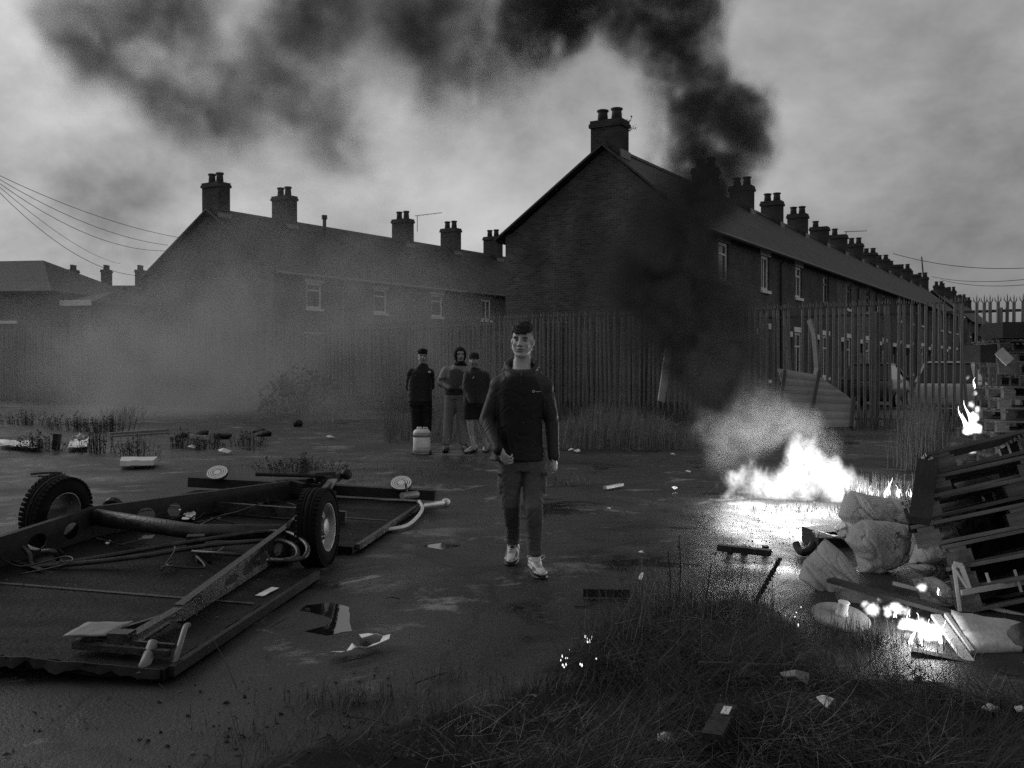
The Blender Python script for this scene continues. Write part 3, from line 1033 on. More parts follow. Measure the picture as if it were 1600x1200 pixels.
simple_house('rendered_wing', 'pale rendered wing with a white fascia beside the low brick house', Matrix.Translation((p1.x, 45.2, 0)) @ Matrix.Rotation(R(-9), 4, 'Z'), 1.05, 5, 4.45, 5.0, M['render'], hip=.4, win=[(.35, .75, 2.6, 3.8)], fascia=(-.25, 1.3))
for i, (pxa, pxb, cpx, txt) in enumerate(((40, 108, 83, 'leftmost chimney'), (108, 163, 137, 'middle chimney'), (163, 232, 192, 'tall chimney, next to the smoky gable'))):
    a, b_ = P(pxa, 600, 75 + i*.6), P(pxb, 600, 75.6 + i*.6)
    w = b_.x - a.x
    tt = simple_house('distant_house', 'distant slate roofed terraced house, the one with the %s' % txt, Matrix.Translation((a.x, a.y, 0)), w, 8, 5.2, 7.9 + i*.05, M['brick'], group='distant terrace at the far left', chims=[((cpx - pxa)/(pxb - pxa)*w, 2)], win=[(w*.35, w*.35+1, 3.4, 4.6)], fascia=(-.2, w+.1) if i == 1 else None)
# a single far chimney seen over the left terrace roof
p = P(586, 400, 66)
simple_house('distant_house', 'distant house hidden behind the left terrace but for one chimney', Matrix.Translation((p.x-3, p.y, 0)), 5.5, 8, 6.0, 9.0, M['brick'], chims=[(3.0, 1)])
# low house ends beyond the right terrace, seen between the pales
for k, (px, d, w) in enumerate(((1525, 95, 6.5), (1580, 90, 5.5))):
    p = P(px, 600, d)
    simple_house('distant_house', ('distant house past the end of the street, left of the pallet tower', 'distant house past the end of the street, above the pallet tower')[k], Matrix.Translation((p.x-3, p.y, 0)) @ Matrix.Rotation(R(25), 4, 'Z'), w, 7, 4.3, 6.2 - k*.5, M['brick_pale'], chims=[(3, 2)] if k == 0 else (), win=[(1, 2.1, 2.6, 3.8)])

# ------------------------------------------------------------------ wires, aerials, a weed on the chimney
def cable(name, a, b, sag, r, label, group):
    pts = []
    for i in range(25):
        k = i / 24
        p = lerp(a, b, k)
        p.z -= sag * 4 * k * (1 - k)
        pts.append(p)
    return solo(name, MB().tube(pts, r, 5), M['wire'], label, 'wire', group)
for (a, b, sg, tx) in ((P(-40, 255, 34), P(285, 372, 46.5), .35, 'topmost wire of the fan at the left, to the smoky gable'),
                       (P(-40, 256, 34), P(262, 383, 46.5), .5, 'second wire of the fan at the left'), (P(-40, 257, 34), P(258, 392, 46.5), .75, 'third wire of the fan at the left, hanging lowest to the gable'),
                       (P(-40, 258, 34), P(188, 412, 75), .6, 'wire of the fan at the left that drops to the distant chimney'), (P(-40, 259, 34), P(232, 431, 46.5), 1.0, 'wire of the fan at the left that drops to the gable eaves')):
    cable('overhead_wire', a, b, sg, .011, tx, 'overhead wires fanning out at the left')
for (a, b, sg, tx) in ((P(1395, 396, 70), P(1640, 416, 60), .5, 'upper wire across the sky at the right'), (P(1455, 432, 95), P(1640, 432, 60), .4, 'middle wire across the sky at the right'), (P(1470, 437, 95), P(1640, 441, 60), .4, 'lower wire across the sky at the right')):
    cable('overhead_wire', a, b, sg, .022, tx, 'overhead wires at the right')
def aerial(px, py, d, label, ang):
    t = thing('tv_aerial', label, 'aerial', P(px, py, d), group='television aerials on the chimneys')
    a = P(px, py, d); top = a + Vector((0, 0, .9))
    part('mast', MB().tube([a, top], .02, 6), M['rail'], t)
    u = Vector((math.cos(ang), math.sin(ang), 0)); v = Vector((-u.y, u.x, 0))
    part('boom', MB().tube([top - u*.15, top + u*1.5 + Vector((0,0,.12))], .014, 6), M['rail'], t)
    for k in range(6):
        q = top + u*(.1 + k*.24) + Vector((0, 0, .02*k))
        part('element', MB().tube([q - v*.22, q + v*.22], .008, 4), M['rail'], t)
aerial(652, 362, 56, 'aerial on the left terrace chimney nearest the sheeted gable', R(-15))
aerial(1322, 386, 58, 'aerial beside the sixth chimney of the right terrace', R(20))
solo('lamp_pole', MB().tube([P(1446, 470, 88), P(1440, 401, 88)], [.09, .05], 6), M['rail'], 'thin leaning pole at the gap in the right terrace', 'pole')
# dry weed growing from the gable chimney
wd = MB()
base = P(966, 214, 30.6)
for k in range(26):
    a = random.uniform(-.4, 1.3); l = random.uniform(.3, .75)
    d0 = Vector((math.sin(a), random.uniform(-.3, .3), math.cos(a)))
    q = base + d0*l
    wd.tube([base, base + d0*l*.5 + Vector((0,0,.03)), q], [.012, .008, .003], 4)
    for j in range(7):
        k2 = random.uniform(.35, 1)
        c = base + d0*l*k2
        s = random.uniform(.03, .06)
        v1 = Vector((random.uniform(-1,1), random.uniform(-1,1), random.uniform(-1,1)))*s
        v2 = Vector((random.uniform(-1,1), random.uniform(-1,1), random.uniform(-1,1)))*s
        wd.add([c, c+v1, c+v1+v2, c+v2*.6], [(0,1,2,3)])
solo('chimney_weed', wd, M['black'], 'dry bush sprouting from the gable chimney', 'plant')
# ------------------------------------------------------------------ people
def loft(mb, rings, n=22):
    """rings: (centre, rx, ry, yaw) horizontal ellipses (or tilted by a normal given as 5th item)"""
    vv, ff = [], []
    for rg in rings:
        c, rx, ry, yaw = rg[:4]
        c = Vector(c)
        nrm = Vector(rg[4]).normalized() if len(rg) > 4 else Vector((0, 0, 1))
        x = Vector((math.cos(yaw), math.sin(yaw), 0))
        x = (x - nrm * x.dot(nrm)).normalized()
        y = nrm.cross(x)
        for k in range(n):
            a = 2*math.pi*k/n
            ca, sa = math.cos(a), math.sin(a)
            e = 0.85       # slightly squared ellipse
            ca = math.copysign(abs(ca)**e, ca); sa = math.copysign(abs(sa)**e, sa)
            vv.append(c + x*(rx*ca) + y*(ry*sa))
    m = len(rings)
    for i in range(m-1):
        for k in range(n):
            k2 = (k+1) % n
            ff.append((i*n+k, i*n+k2, (i+1)*n+k2, (i+1)*n+k))
    ff.append(tuple(reversed(range(n)))); ff.append(tuple(range((m-1)*n, m*n)))
    return mb.add(vv, ff)
def remesh(mb, voxel, smooth=4):
    me = mb.mesh('tmp')
    o = bpy.data.objects.new('tmp', me)
    COL.objects.link(o)
    r = o.modifiers.new('r', 'REMESH'); r.mode = 'VOXEL'; r.voxel_size = voxel; r.adaptivity = 0
    if smooth:
        s = o.modifiers.new('s', 'SMOOTH'); s.factor = 0.5; s.iterations = smooth
    dg = bpy.context.evaluated_depsgraph_get()
    new = bpy.data.meshes.new_from_object(o.evaluated_get(dg))
    bpy.data.objects.remove(o); bpy.data.meshes.remove(me)
    new.polygons.foreach_set('use_smooth', [True]*len(new.polygons))
    return new
def coords(me):
    co = np.empty(len(me.vertices)*3, dtype=np.float32); me.vertices.foreach_get('co', co)
    return co.reshape(-1, 3)
def setco(me, co):
    me.vertices.foreach_set('co', np.ascontiguousarray(co, dtype=np.float32).ravel()); me.update()
def normals(me):
    n = np.empty(len(me.vertices)*3, dtype=np.float32); me.vertices.foreach_get('normal', n)
    return n.reshape(-1, 3)
def folds(me, amp=0.006, fx=9, fz=16, seed=0.0, zones=()):
    """cloth folds: ridged noise, stronger near the given (point, radius, gain) zones"""
    co, nn = coords(me), normals(me)
    out_ = np.zeros(len(co), dtype=np.float32)
    for i, p in enumerate(co):
        q = (p[0]*fx + seed, p[1]*fx, p[2]*fz)
        w = (p[0]*fx*.4 + seed, p[1]*fx*.4, p[2]*fx*.4)
        a = noise.noise(w)
        n_ = noise.noise((q[0] + a*2.2, q[1], q[2] + a*3.5))
        v = (1 - abs(n_)*2.2)*.7 - .9*math.exp(-(n_/.09)**2)
        out_[i] = v * amp + noise.noise(w) * amp
    for (c, r, gn) in zones:
        d = np.linalg.norm(co - np.array(c, dtype=np.float32), axis=1)
        out_ *= 1 + gn*np.exp(-(d/r)**2)
    setco(me, co + nn*out_[:, None])
def paint(me, name, tones):
    a = me.attributes.new(name, 'FLOAT', 'POINT')
    a.data.foreach_set('value', np.ascontiguousarray(tones, dtype=np.float32))
def tone_mat(name, rough=0.6, bump=0.0, bscale=80, spec=0.35, sss=0.0, var=0.15, vscale=25):
    m = bpy.data.materials.new(name); m.use_nodes = True
    t = m.node_tree; b = t.nodes['Principled BSDF']
    b.inputs['Roughness'].default_value = rough
    b.inputs['Specular IOR Level'].default_value = spec
    if sss:
        b.inputs['Subsurface Weight'].default_value = sss
        b.inputs['Subsurface Radius'].default_value = (.008,)*3
    a = t.nodes.new('ShaderNodeAttribute'); a.attribute_name = 'tone'
    tc_ = t.nodes.new('ShaderNodeTexCoord')
    n = t.nodes.new('ShaderNodeTexNoise'); n.inputs['Scale'].default_value = vscale; n.inputs['Detail'].default_value = 5
    t.links.new(tc_.outputs['Object'], n.inputs['Vector'])
    mr = t.nodes.new('ShaderNodeMapRange'); mr.inputs['From Min'].default_value = .3; mr.inputs['From Max'].default_value = .7
    mr.inputs['To Min'].default_value = 1-var; mr.inputs['To Max'].default_value = 1+var
    t.links.new(n.outputs['Fac'], mr.inputs['Value'])
    mu = t.nodes.new('ShaderNodeMath'); mu.operation = 'MULTIPLY'
    t.links.new(a.outputs['Fac'], mu.inputs[0]); t.links.new(mr.outputs['Result'], mu.inputs[1])
    t.links.new(mu.outputs[0], b.inputs['Base Color'])
    if bump:
        nb = t.nodes.new('ShaderNodeTexNoise'); nb.inputs['Scale'].default_value = bscale; nb.inputs['Detail'].default_value = 3
        t.links.new(tc_.outputs['Object'], nb.inputs['Vector'])
        bp = t.nodes.new('ShaderNodeBump'); bp.inputs['Strength'].default_value = bump; bp.inputs['Distance'].default_value = .005
        t.links.new(nb.outputs['Fac'], bp.inputs['Height']); t.links.new(bp.outputs['Normal'], b.inputs['Normal'])
    return m
M['skin'] = tone_mat('skin', 0.5, 0.08, 120, 0.4, var=0.06)
M['cloth'] = tone_mat('cloth', 0.85, 0.25, 150, 0.2)
M['shell'] = tone_mat('shell_fabric', 0.62, 0.2, 120, 0.3)
M['hair'] = mat('dark_hair', 0.012, 0.55, 0.5, 60, 0.5, 150)
M['shoe'] = tone_mat('shoe_leather', 0.5, 0.1, 100, 0.4, var=.1)
M['logo'] = mat('white_print', 0.55, 0.6, 0.05, 5, 0)
M['lace'] = mat('shoe_lace', 0.6, 0.7, 0.1, 5, 0)

class Head:
    def __init__(s, c, yaw=0.0, pitch=0.0, roll=0.0, k=1.0):
        """c: centre of the skull; yaw turns the face (0 = to the camera, positive to the right of the picture)"""
        s.c = Vector(c); s.k = k
        s.m = Matrix.Rotation(yaw, 3, 'Z') @ Matrix.Rotation(roll, 3, 'Y') @ Matrix.Rotation(pitch, 3, 'X')
    def w(s, x, y, z):
        """head coordinates: x right in the picture, y up, z forward (towards the viewer)"""
        return s.c + s.m @ (Vector((x, -z, y)) * s.k)
    def local(s, co):
        d = (co - np.array(s.c, dtype=np.float32)) @ np.array(s.m, dtype=np.float32) / s.k
        return d[:, 0], d[:, 2], -d[:, 1]
    def build(s, mb):
        k, m = s.k, s.m
        E = lambda p, r: mb.ell(s.w(*p), (r[0]*k, r[2]*k, r[1]*k), m, 20, 12)   # r: x, up, forward
        Cp = lambda a, b, ra, rb: mb.cap(s.w(*a), s.w(*b), ra*k, rb*k)
        E((0, .02, -.012), (.074, .092, .096))
        E((0, -.045, .026), (.064, .078, .062))
        E((0, -.112, .062), (.024, .018, .022))
        for q in (-1, 1):
            Cp((q*.056, -.058, .005), (q*.022, -.11, .056), .021, .018)
            E((q*.037, -.036, .058), (.024, .024, .021))
            E((q*.030, .014, .070), (.028, .014, .020))
            E((q*.013, -.045, .098), (.009, .007, .010))
            # ear
            E((q*.076, -.020, -.010), (.008, .027, .017))
            E((q*.081, -.012, -.016), (.006, .020, .012))
        Cp((0, .012, .088), (0, -.037, .108), .010, .0125)
        E((0, -.041, .112), (.0125, .010, .010))
        E((0, -.067, .088), (.024, .008, .013))
        E((0, -.081, .086), (.021, .009, .013))
        Cp((0, -.05, -.018), (0, -.16, -.03), .058, .061)
        return mb
    def sculpt(s, me, skin=.36, brow=.05, stubble=0.0, faded=True):
        co = coords(me)
        x, y, z = s.local(co)
        sel = (np.abs(x) < .12) & (y > -.16) & (y < .14) & (np.abs(z) < .16)
        g = lambda cx, cy, cz, rx, ry, rz: np.exp(-(((x-cx)/rx)**2 + ((y-cy)/ry)**2 + ((z-cz)/rz)**2))
        push = np.zeros(len(co), dtype=np.float32)
        for q in (-1, 1):
            push -= .013*g(q*.031, -.008, .08, .017, .010, .03)        # sockets
            push += .004*g(q*.032, -.010, .075, .010, .0055, .03)     # lids over the eyeballs
            push -= .004*g(q*.03, -.06, .085, .012, .02, .03)          # folds beside the mouth
        push -= .007*g(0, -.0745, .095, .021, .0028, .03)              # mouth line
        push -= .005*g(0, -.094, .085, .022, .006, .03)                # under the lip
        push[~sel] = 0
        fwd = np.array(s.m @ Vector((0, -1, 0)), dtype=np.float32)
        setco(me, co + push[:, None]*fwd[None, :]*s.k)
        tone = np.full(len(co), skin, dtype=np.float32)
        front = (z > .03) & sel
        def dark(mask, v):
            nonlocal tone
            tone = tone*(1-mask) + v*mask
        for q in (-1, 1):
            dark(np.clip(1.6*g(q*.033, .0125, .085, .020, .0052, .04), 0, 1)*front, brow)          # eyebrow
            dark(np.clip(1.5*g(q*.0315, -.0085, .08, .012, .0042, .04), 0, 1)*front, .10)           # lash line and iris
            dark(np.clip(1.2*g(q*.039, -.0095, .08, .003, .0025, .04), 0, .8)*front, .5)
            dark(np.clip(1.5*g(q*.0115, -.052, .1, .005, .004, .03), 0, 1)*front, .06)             # nostrils
        dark(np.clip(1.2*g(0, -.0745, .09, .024, .009, .03), 0, .75)*front, skin*.45)               # lips
        dark(np.clip(1.6*g(0, -.0745, .09, .019, .0022, .03), 0, 1)*front, .03)
        if stubble:
            dark(np.clip(((y < -.052) & (y > -.15) & (z > -.02) & sel).astype(np.float32), 0, 1)*stubble, .05)
        if faded:   # cropped hair on the sides and back
            f = (sel & (y > .0) & (z < .028 - np.clip((.05 - y)*.3, -.02, .03))).astype(np.float32)
            f = f*np.clip((y - .0)/.04, 0, 1)
            ear = np.clip(g(.083, -.015, -.01, .02, .04, .03) + g(-.083, -.015, -.01, .02, .04, .03), 0, 1)
            dark(f*(1-ear)*.9, .05)
        tone = np.where(sel, tone, skin)
        return tone

def hand(mb, wrist, d, palm, size=1.0, curl=0.9, thumb=1):
    """d: direction of the fingers, palm: direction the palm faces; fingers curl towards the palm"""
    wrist = Vector(wrist)
    d = Vector(d).normalized()
    palm = Vector(palm); palm = (palm - d*palm.dot(d)).normalized()
    s = d.cross(palm) * thumb             # towards the thumb
    k = size
    pc = wrist + d*.045*k
    mt = Matrix((s, palm, d)).transposed()
    mb.ell(pc, (.037*k, .017*k, .05*k), mt, 14, 9)
    mb.cap(wrist - d*.004*k, wrist + d*.02*k, .022*k, .027*k)
    lens = ((.03, .04, .024, .021), (.01, .045, .028, .022), (-.011, .041, .026, .021), (-.030, .032, .02, .018))
    for i, (off, l1, l2, l3) in enumerate(lens):
        a = wrist + d*(.085 - abs(i-1)*.004)*k + s*off*k
        ang = 0.0
        r = (.0092, .0085, .0078, .007)
        p = a
        for j, ln in enumerate((l1, l2, l3)):
            ang += curl*(.45, .85, .6)[j] * (1 + .1*i)
            q = p + (d*math.cos(ang) + palm*math.sin(ang))*ln*k + s*(.0008*(1.5-i))
            mb.cap(p, q, r[j]*k, r[j+1]*k, 10)
            p = q
    # thumb leaves the side of the palm
    a = wrist + d*.02*k + s*.028*k + palm*.006*k
    b = a + (d*.75 + s*.5 + palm*.45).normalized()*.042*k
    c = b + (d*.85 + palm*.5 - s*.05).normalized()*.032*k
    e = c + (d*.8 + palm*.6 - s*.25).normalized()*.026*k
    for p, q, ra, rb in ((a, b, .0135, .0115), (b, c, .011, .0095), (c, e, .0095, .008)):
        mb.cap(p, q, ra*k, rb*k, 10)

def limb(mb, pts, rs, n=14):
    for a, b, ra, rb in zip(pts[:-1], pts[1:], rs[:-1], rs[1:]):
        mb.cap(a, b, ra, rb, n)

def shoe(parent, heel, toe, up_pt, w=.052, h=.075, tone_u=.5, tone_s=.02, name='shoe', voxel=.006, laces=True, pattern=True, k=1.0):
    """a trainer from heel to toe (ground points), collar round the ankle point"""
    heel, toe, an = Vector(heel), Vector(toe), Vector(up_pt)
    f = (toe - heel); ln = f.length; f.normalize()
    side = Vector((-f.y, f.x, 0)).normalized()
    up = side.cross(f); up = up if up.z > 0 else -up
    so = MB()
    def ring(t, wd, z0, z1):
        c = heel + f*(t*ln)
        return (c, wd, z0, z1)
    rings = [(0.02, .6, 0, .85), (.12, .85, 0, .95), (.35, .82, 0.06, .8), (.6, .98, 0, .62), (.8, .96, 0, .5), (.93, .72, .02, .42), (1.0, .35, .08, .3)]
    def body(z0f, z1f, wk):
        mb = MB()
        vv, ff = [], []
        n = 12
        for (t, wd, z0, z1) in rings:
            c = heel + f*(t*ln)
            for i in range(n):
                a = 2*math.pi*i/n
                zz = (z0f(t) + z1f(t, z1))/2 + math.sin(a)*(z1f(t, z1) - z0f(t))/2
                ca = math.copysign(abs(math.cos(a))**.7, math.cos(a))
                vv.append(c + side*ca*w*wd*wk*k*(1.0 if math.sin(a) < .3 else .82) + up*zz*k)
        m = len(rings)
        for i in range(m-1):
            for j in range(n):
                j2 = (j+1) % n
                ff.append((i*n+j, i*n+j2, (i+1)*n+j2, (i+1)*n+j))
        ff.append(tuple(reversed(range(n)))); ff.append(tuple(range((m-1)*n, m*n)))
        return mb.add(vv, ff)
    u = body(lambda t: .018, lambda t, z1: .03 + h*z1, 1.0)
    # collar
    top = heel + f*ln*.2 + up*.105*k
    loft(u, [(heel + f*ln*.25 + up*.05*k, .05*k, .062*k, math.atan2(side.y, side.x)), (lerp(top, an, .4), .043*k, .05*k, math.atan2(side.y, side.x)), (lerp(top, an, .8), .042*k, .047*k, math.atan2(side.y, side.x))], 14)
    me = remesh(u, voxel, 3)
    co = coords(me)
    d = co - np.array(heel, dtype=np.float32)
    tt = d @ np.array(f, dtype=np.float32)/ln
    hh = d @ np.array(up, dtype=np.float32)
    ss = d @ np.array(side, dtype=np.float32)
    tone = np.full(len(co), tone_u, dtype=np.float32)
    if pattern:
        # dark mudguard round the toe and waved side panels
        tone = np.where(hh < .032 + .012*np.sin(tt*9), tone_s, tone)
        tone = np.where((np.abs(ss) > .022*k) & (np.sin(hh*260 + tt*8) > .35) & (hh < .095), tone*.3, tone)
        tone = np.where((np.abs(ss) > .03*k) & (tt > .55) & (tt < .8) & (hh > .04), .03, tone)
        tone = np.where((np.abs(ss) < .016*k) & (tt > .38) & (tt < .72) & (hh > .04), .05, tone)
        tone = np.where((tt < .2) & (hh > .1), .08, tone)
    paint(me, 'tone', tone)
    me.materials.append(M['shoe'])
    sh = link(name, me, parent)
    sm = body(lambda t: 0.0, lambda t, z1: .026 + (.012 if t < .3 else 0), 1.05)
    part('sole', sm, M['black'], sh, smooth=True)
    if laces:
        lc = MB()
        bvh = BVHTree.FromPolygons([v.co for v in me.vertices], [p.vertices for p in me.polygons])
        def surf(t, s_):
            o_ = heel + f*(t*ln) + side*s_*k + up*.3
            h_ = bvh.ray_cast(o_, -up)
            return (h_[0] + up*.002) if h_[0] else o_ - up*.22
        for j in range(5):
            t = .36 + j*.075
            lc.tube([surf(t, -.022), surf(t+.012, -.008), surf(t+.024, .008), surf(t+.036, .022)], .0032*k, 5)
            lc.tube([surf(t, .022), surf(t+.012, .008), surf(t+.024, -.008), surf(t+.036, -.022)], .0032*k, 5)
        p = surf(.36, 0)
        for q in (1, -1):
            pts = []
            for a in range(13):
                an_ = a/12*2*math.pi
                pts.append(p + side*q*(.018 + .022*(1-math.cos(an_)))*k + up*(.008+.014*math.sin(an_)*q + .012*(1-math.cos(an_)))*k)
            lc.tube(pts, .003*k, 5)
        part('lace', lc, M['lace'], sh)
    return sh
def print_on(name, parent, target_mesh, text, centre_px, d, size, m, rot=0.0, off=.003, extra=None):
    """flat lettering laid on a surface by shrinking it along the view line onto the mesh"""
    cu = bpy.data.curves.new('tmp', 'FONT'); cu.body = text; cu.size = size; cu.align_x = 'CENTER'; cu.align_y = 'CENTER'
    cu.resolution_u = 3
    o = bpy.data.objects.new('tmp', cu); COL.objects.link(o)
    dg = bpy.context.evaluated_depsgraph_get()
    me = bpy.data.meshes.new_from_object(o.evaluated_get(dg))
    bpy.data.objects.remove(o)
    if extra:
        bm = bmesh.new(); bm.from_mesh(me)
        extra(bm); bm.to_mesh(me); bm.free()
    bm = bmesh.new(); bm.from_mesh(me)
    bmesh.ops.triangulate(bm, faces=bm.faces[:])
    bmesh.ops.subdivide_edges(bm, edges=[e for e in bm.edges if e.calc_length() > size*.3], cuts=2, use_grid_fill=False)
    bm.to_mesh(me); bm.free()
    bvh = BVHTree.FromPolygons([v.co for v in target_mesh.vertices], [p.vertices for p in target_mesh.polygons])
    c0 = P(centre_px[0], centre_px[1], d)
    rt = Matrix.Rotation(rot, 3, 'Y')
    for v in me.vertices:
        q = c0 + rt @ Vector((v.co.x, 0, v.co.y))
        dr = (q - CAM).normalized()
        h_ = bvh.ray_cast(CAM, dr)
        v.co = (h_[0] - dr*off) if h_[0] and (h_[0]-q).length < .3 else q
    me.materials.append(m)
    return link(name, me, parent)
def Q(d0):
    return lambda px, py, dd=0.0: P(px, py, d0 + dd)

# ---------------- the young man walking towards the camera
def main_man():
    q = Q(6.9)
    base = Vector((q(819, 600).x, 6.85, 0))
    hd = Head(q(816.5, 531), yaw=R(-11), pitch=R(-2), roll=R(2), k=.98)
    mb = MB()
    hd.build(mb)
    # trunk and limbs under the clothes keep the body one figure
    loft(mb, [(q(817, 722), .12, .08, 0), (q(816, 690), .135, .09, 0), (q(815, 640), .15, .095, 0), (q(814, 605), .16, .09, 0), (q(814.5, 588), .12, .07, 0), (q(815, 574, .02), .062, .06, 0), (q(815.5, 562, .03), .06, .058, 0)])
    sl, el, wl = q(781, 603), q(761, 657, .02), q(779, 699, -.2)
    sr, er, wr = q(849, 603), q(862, 657, .05), q(864, 708, .02)
    limb(mb, [sl, el, wl], [.032, .024, .021]); limb(mb, [sr, er, wr], [.032, .024, .021])
    hl, kl, al = q(801, 722), q(799, 792, .02), q(801, 850, .3)
    hr, kr, ar = q(835, 722), q(834, 795, -.1), q(835, 868, -.02)
    limb(mb, [hl, kl, al], [.055, .036, .024]); limb(mb, [hr, kr, ar], [.055, .036, .024])
    hand(mb, wl, q(790, 720, -.24) - wl, Vector((1, .6, -.2)), 1.0, 1.0, thumb=-1)
    hand(mb, wr, q(868, 730, .02) - wr, Vector((-.9, .5, 0)), .95, .55, thumb=1)
    me = remesh(mb, .0055, 3)
    tone = hd.sculpt(me, skin=.40)
    paint(me, 'tone', tone)
    me.materials.append(M['skin'])
    me.transform(Matrix.Translation(-base))
    o = bpy.data.objects.new('person', me); COL.objects.link(o); o.location = base
    BASE[o.name] = Matrix.Translation(base)
    tag(o, 'young man in a black hooded jacket and cargo trousers walking towards the camera', 'person')
    # eyes
    for s_ in (-1, 1):
        e = MB().ell(hd.w(s_*.0315, -.0095, .0650), (.0105,)*3, None, 14, 10)
        ey = part('eye', e, mat('eye_white_%d' % s_, .2, .25, .05, 5, 0), o, smooth=True)
        part('iris', MB().ell(hd.w(s_*.0315 - .001, -.0100, .0727), (.0054, .0036, .0046), hd.m, 12, 8), M['black'], ey, smooth=True)
    # hair: cropped sides are painted on the skin, curls on top
    hb = MB()
    hb.ell(hd.w(0, .062, -.004), (.07*.98, .088, .052), hd.m, 20, 12)
    rr = random.Random(5)
    for i in range(150):
        a = rr.uniform(-1, 1); b_ = rr.uniform(-1, 1)
        if a*a + b_*b_ > 1: continue
        x, z = a*.066, b_*.088 - .002
        h_ = .062 + .054*math.sqrt(max(0, 1 - a*a*.9 - b_*b_*.9)) + rr.uniform(-.006, .010)
        hb.ell(hd.w(x, h_, z), (rr.uniform(.010, .017),)*3, None, 8, 6)
    for i in range(46):      # the fringe
        a = rr.uniform(-1, 1)
        hb.cap(hd.w(a*.058, .082 + rr.uniform(-.01, .015), .075 - .02*a*a), hd.w(a*.064 + rr.uniform(-.012, .012), .044 + rr.uniform(-.006, .012), .094 - .03*a*a), .013, .006, 8)
    hm = remesh(hb, .0055, 1)
    sb = MB()       # loose curls over the cap of hair
    for i in range(700):
        a = rr.uniform(0, 6.28); r_ = math.sqrt(rr.random())
        x, z = .066*r_*math.cos(a), .086*r_*math.sin(a)
        y = .064 + .056*math.sqrt(max(0, 1 - r_*r_*.95))
        l = rr.uniform(.014, .040)*(1 - .65*r_); ph = rr.uniform(0, 6.28); hd_ = rr.uniform(0, 6.28)
        pts = []
        for k_ in range(6):
            t_ = k_/5
            pts.append(hd.w(x + l*t_*math.cos(hd_) + .006*math.sin(ph + t_*7), y + .014*math.sin(t_*3) - .03*t_*r_*r_, z + l*t_*math.sin(hd_)*.8 + .006*math.cos(ph + t_*7) - (.0 if z > .05 else 0)))
        sb.tube(pts, [.0028, .0034, .0034, .003, .0022, .001], 5)
    link('curls', sb.mesh('curls', M['hair'], True), o)['kind'] = 'stuff'
    co, nn = coords(hm), normals(hm)
    dsp = np.array([noise.noise((p[0]*95, p[1]*95, p[2]*95))*.007 + noise.noise((p[0]*210, p[1]*210, p[2]*210))*.003 for p in co], dtype=np.float32)
    setco(hm, co + nn*dsp[:, None])
    hm.materials.append(M['hair'])
    link('hair', hm, o)
    # jacket
    jb = MB()
    loft(jb, [(q(808, 719, -.005), .192, .128, 0), (q(809, 712), .188, .125, 0), (q(811, 690), .165, .115, 0), (q(812, 660), .158, .115, 0), (q(813, 630), .170, .118, 0), (q(814, 608), .182, .112, 0), (q(814, 594), .175, .10, 0), (q(815, 585), .12, .085, 0), (q(815, 577, .01), .08, .075, 0)])
    limb(jb, [sl, el, q(779, 703, -.205)], [.066, .055, .043]); limb(jb, [sr, er, q(865, 712, .02)], [.066, .053, .041])
    jb.cap(q(796, 592, .02), sl, .065, .074); jb.cap(q(834, 592, .02), sr, .065, .074)
    # hood lying open round the neck
    for a in range(26):
        t0, t1 = a/26*2*math.pi, (a+1)/26*2*math.pi
        def hp(t):
            fr = -math.cos(t)       # -1 front
            return q(815 + 23*math.sin(t)*(1.0 + .18*max(0, fr)), 574 - 8.5*fr + (1 if fr < -.7 else -1.5), .02 + .095*fr)
        jb.cap(hp(t0), hp(t1), .020 + .012*max(0, -math.cos(t0)), .020 + .012*max(0, -math.cos(t1)), 8)
    loft(jb, [(q(815, 590, .10), .14, .06, 0), (q(815, 578, .11), .145, .06, 0), (q(815, 568, .11), .11, .045, 0), (q(815, 563, .11), .07, .03, 0)])
    jm = remesh(jb, .008, 5)
    # open the collar so the neck stands free
    folds(jm, .0055, 9, 11, 2.0, [(el, .1, .5), (er, .1, .5), (q(812, 700), .15, .5)])
    co = coords(jm)
    # raglan seam: shoulders and sleeves a shade lighter than the black body
    c_s = np.array([P(800+0, 0+600, 6.9)], dtype=np.float32)
    k = 6.9/F
    X = 800 + co[:, 0]/(co[:, 1]/F); Y = 572 - (co[:, 2]-CAM_H)/(co[:, 1]/F)
    inner = np.abs(X - 814) < np.where(Y < 620, 20 + (Y-583)*.42, 36 + np.clip((Y-620)*.02, 0, 3))
    tone = np.where(inner & (Y > 588), .008, .034).astype(np.float32)
    tone = np.where((X < 775) & (Y > 620), .026, tone)
    tone = np.where((Y < 588), .04, tone)
    tone = np.where((Y > 700) & (X > 787) & (X < 850), .010, tone)
    paint(jm, 'tone', tone)
    jm.materials.append(M['shell'])
    jk = link('jacket', jm, o)
    def mark(bm):
        # the ring in front of the word
        n = 14
        r0, r1, cx = .009, .005, -.033
        vs_ = [bm.verts.new((cx + r*math.cos(2*math.pi*i/n), r*math.sin(2*math.pi*i/n), 0)) for i in range(n) for r in (r0, r1)]
        for i in range(n):
            j = (i+1) % n
            bm.faces.new((vs_[2*i], vs_[2*j], vs_[2*j+1], vs_[2*i+1]))
    print_on('logo', jk, jm, 'berghaus', (841, 611.5), 6.78, .0125, M['logo'], 0.0, .004, mark)
    part('zip_pull', MB().mm(q(813.5, 583, -.115), q(815.5, 586.5, -.121)), M['galv'], jk)
    part('zip', MB().tube([q(814.5, 586, -.112), q(814.3, 600, -.128)], .0035, 5), M['black'], jk)
    # trousers
    tb = MB()
    loft(tb, [(q(817, 705), .152, .105, 0), (q(816.5, 722), .160, .108, 0), (q(816, 735), .155, .102, 0)])
    def leg(pts, w):
        loft(tb, [(p, a, b_, 0) for p, (a, b_) in zip(pts, w)], 18)
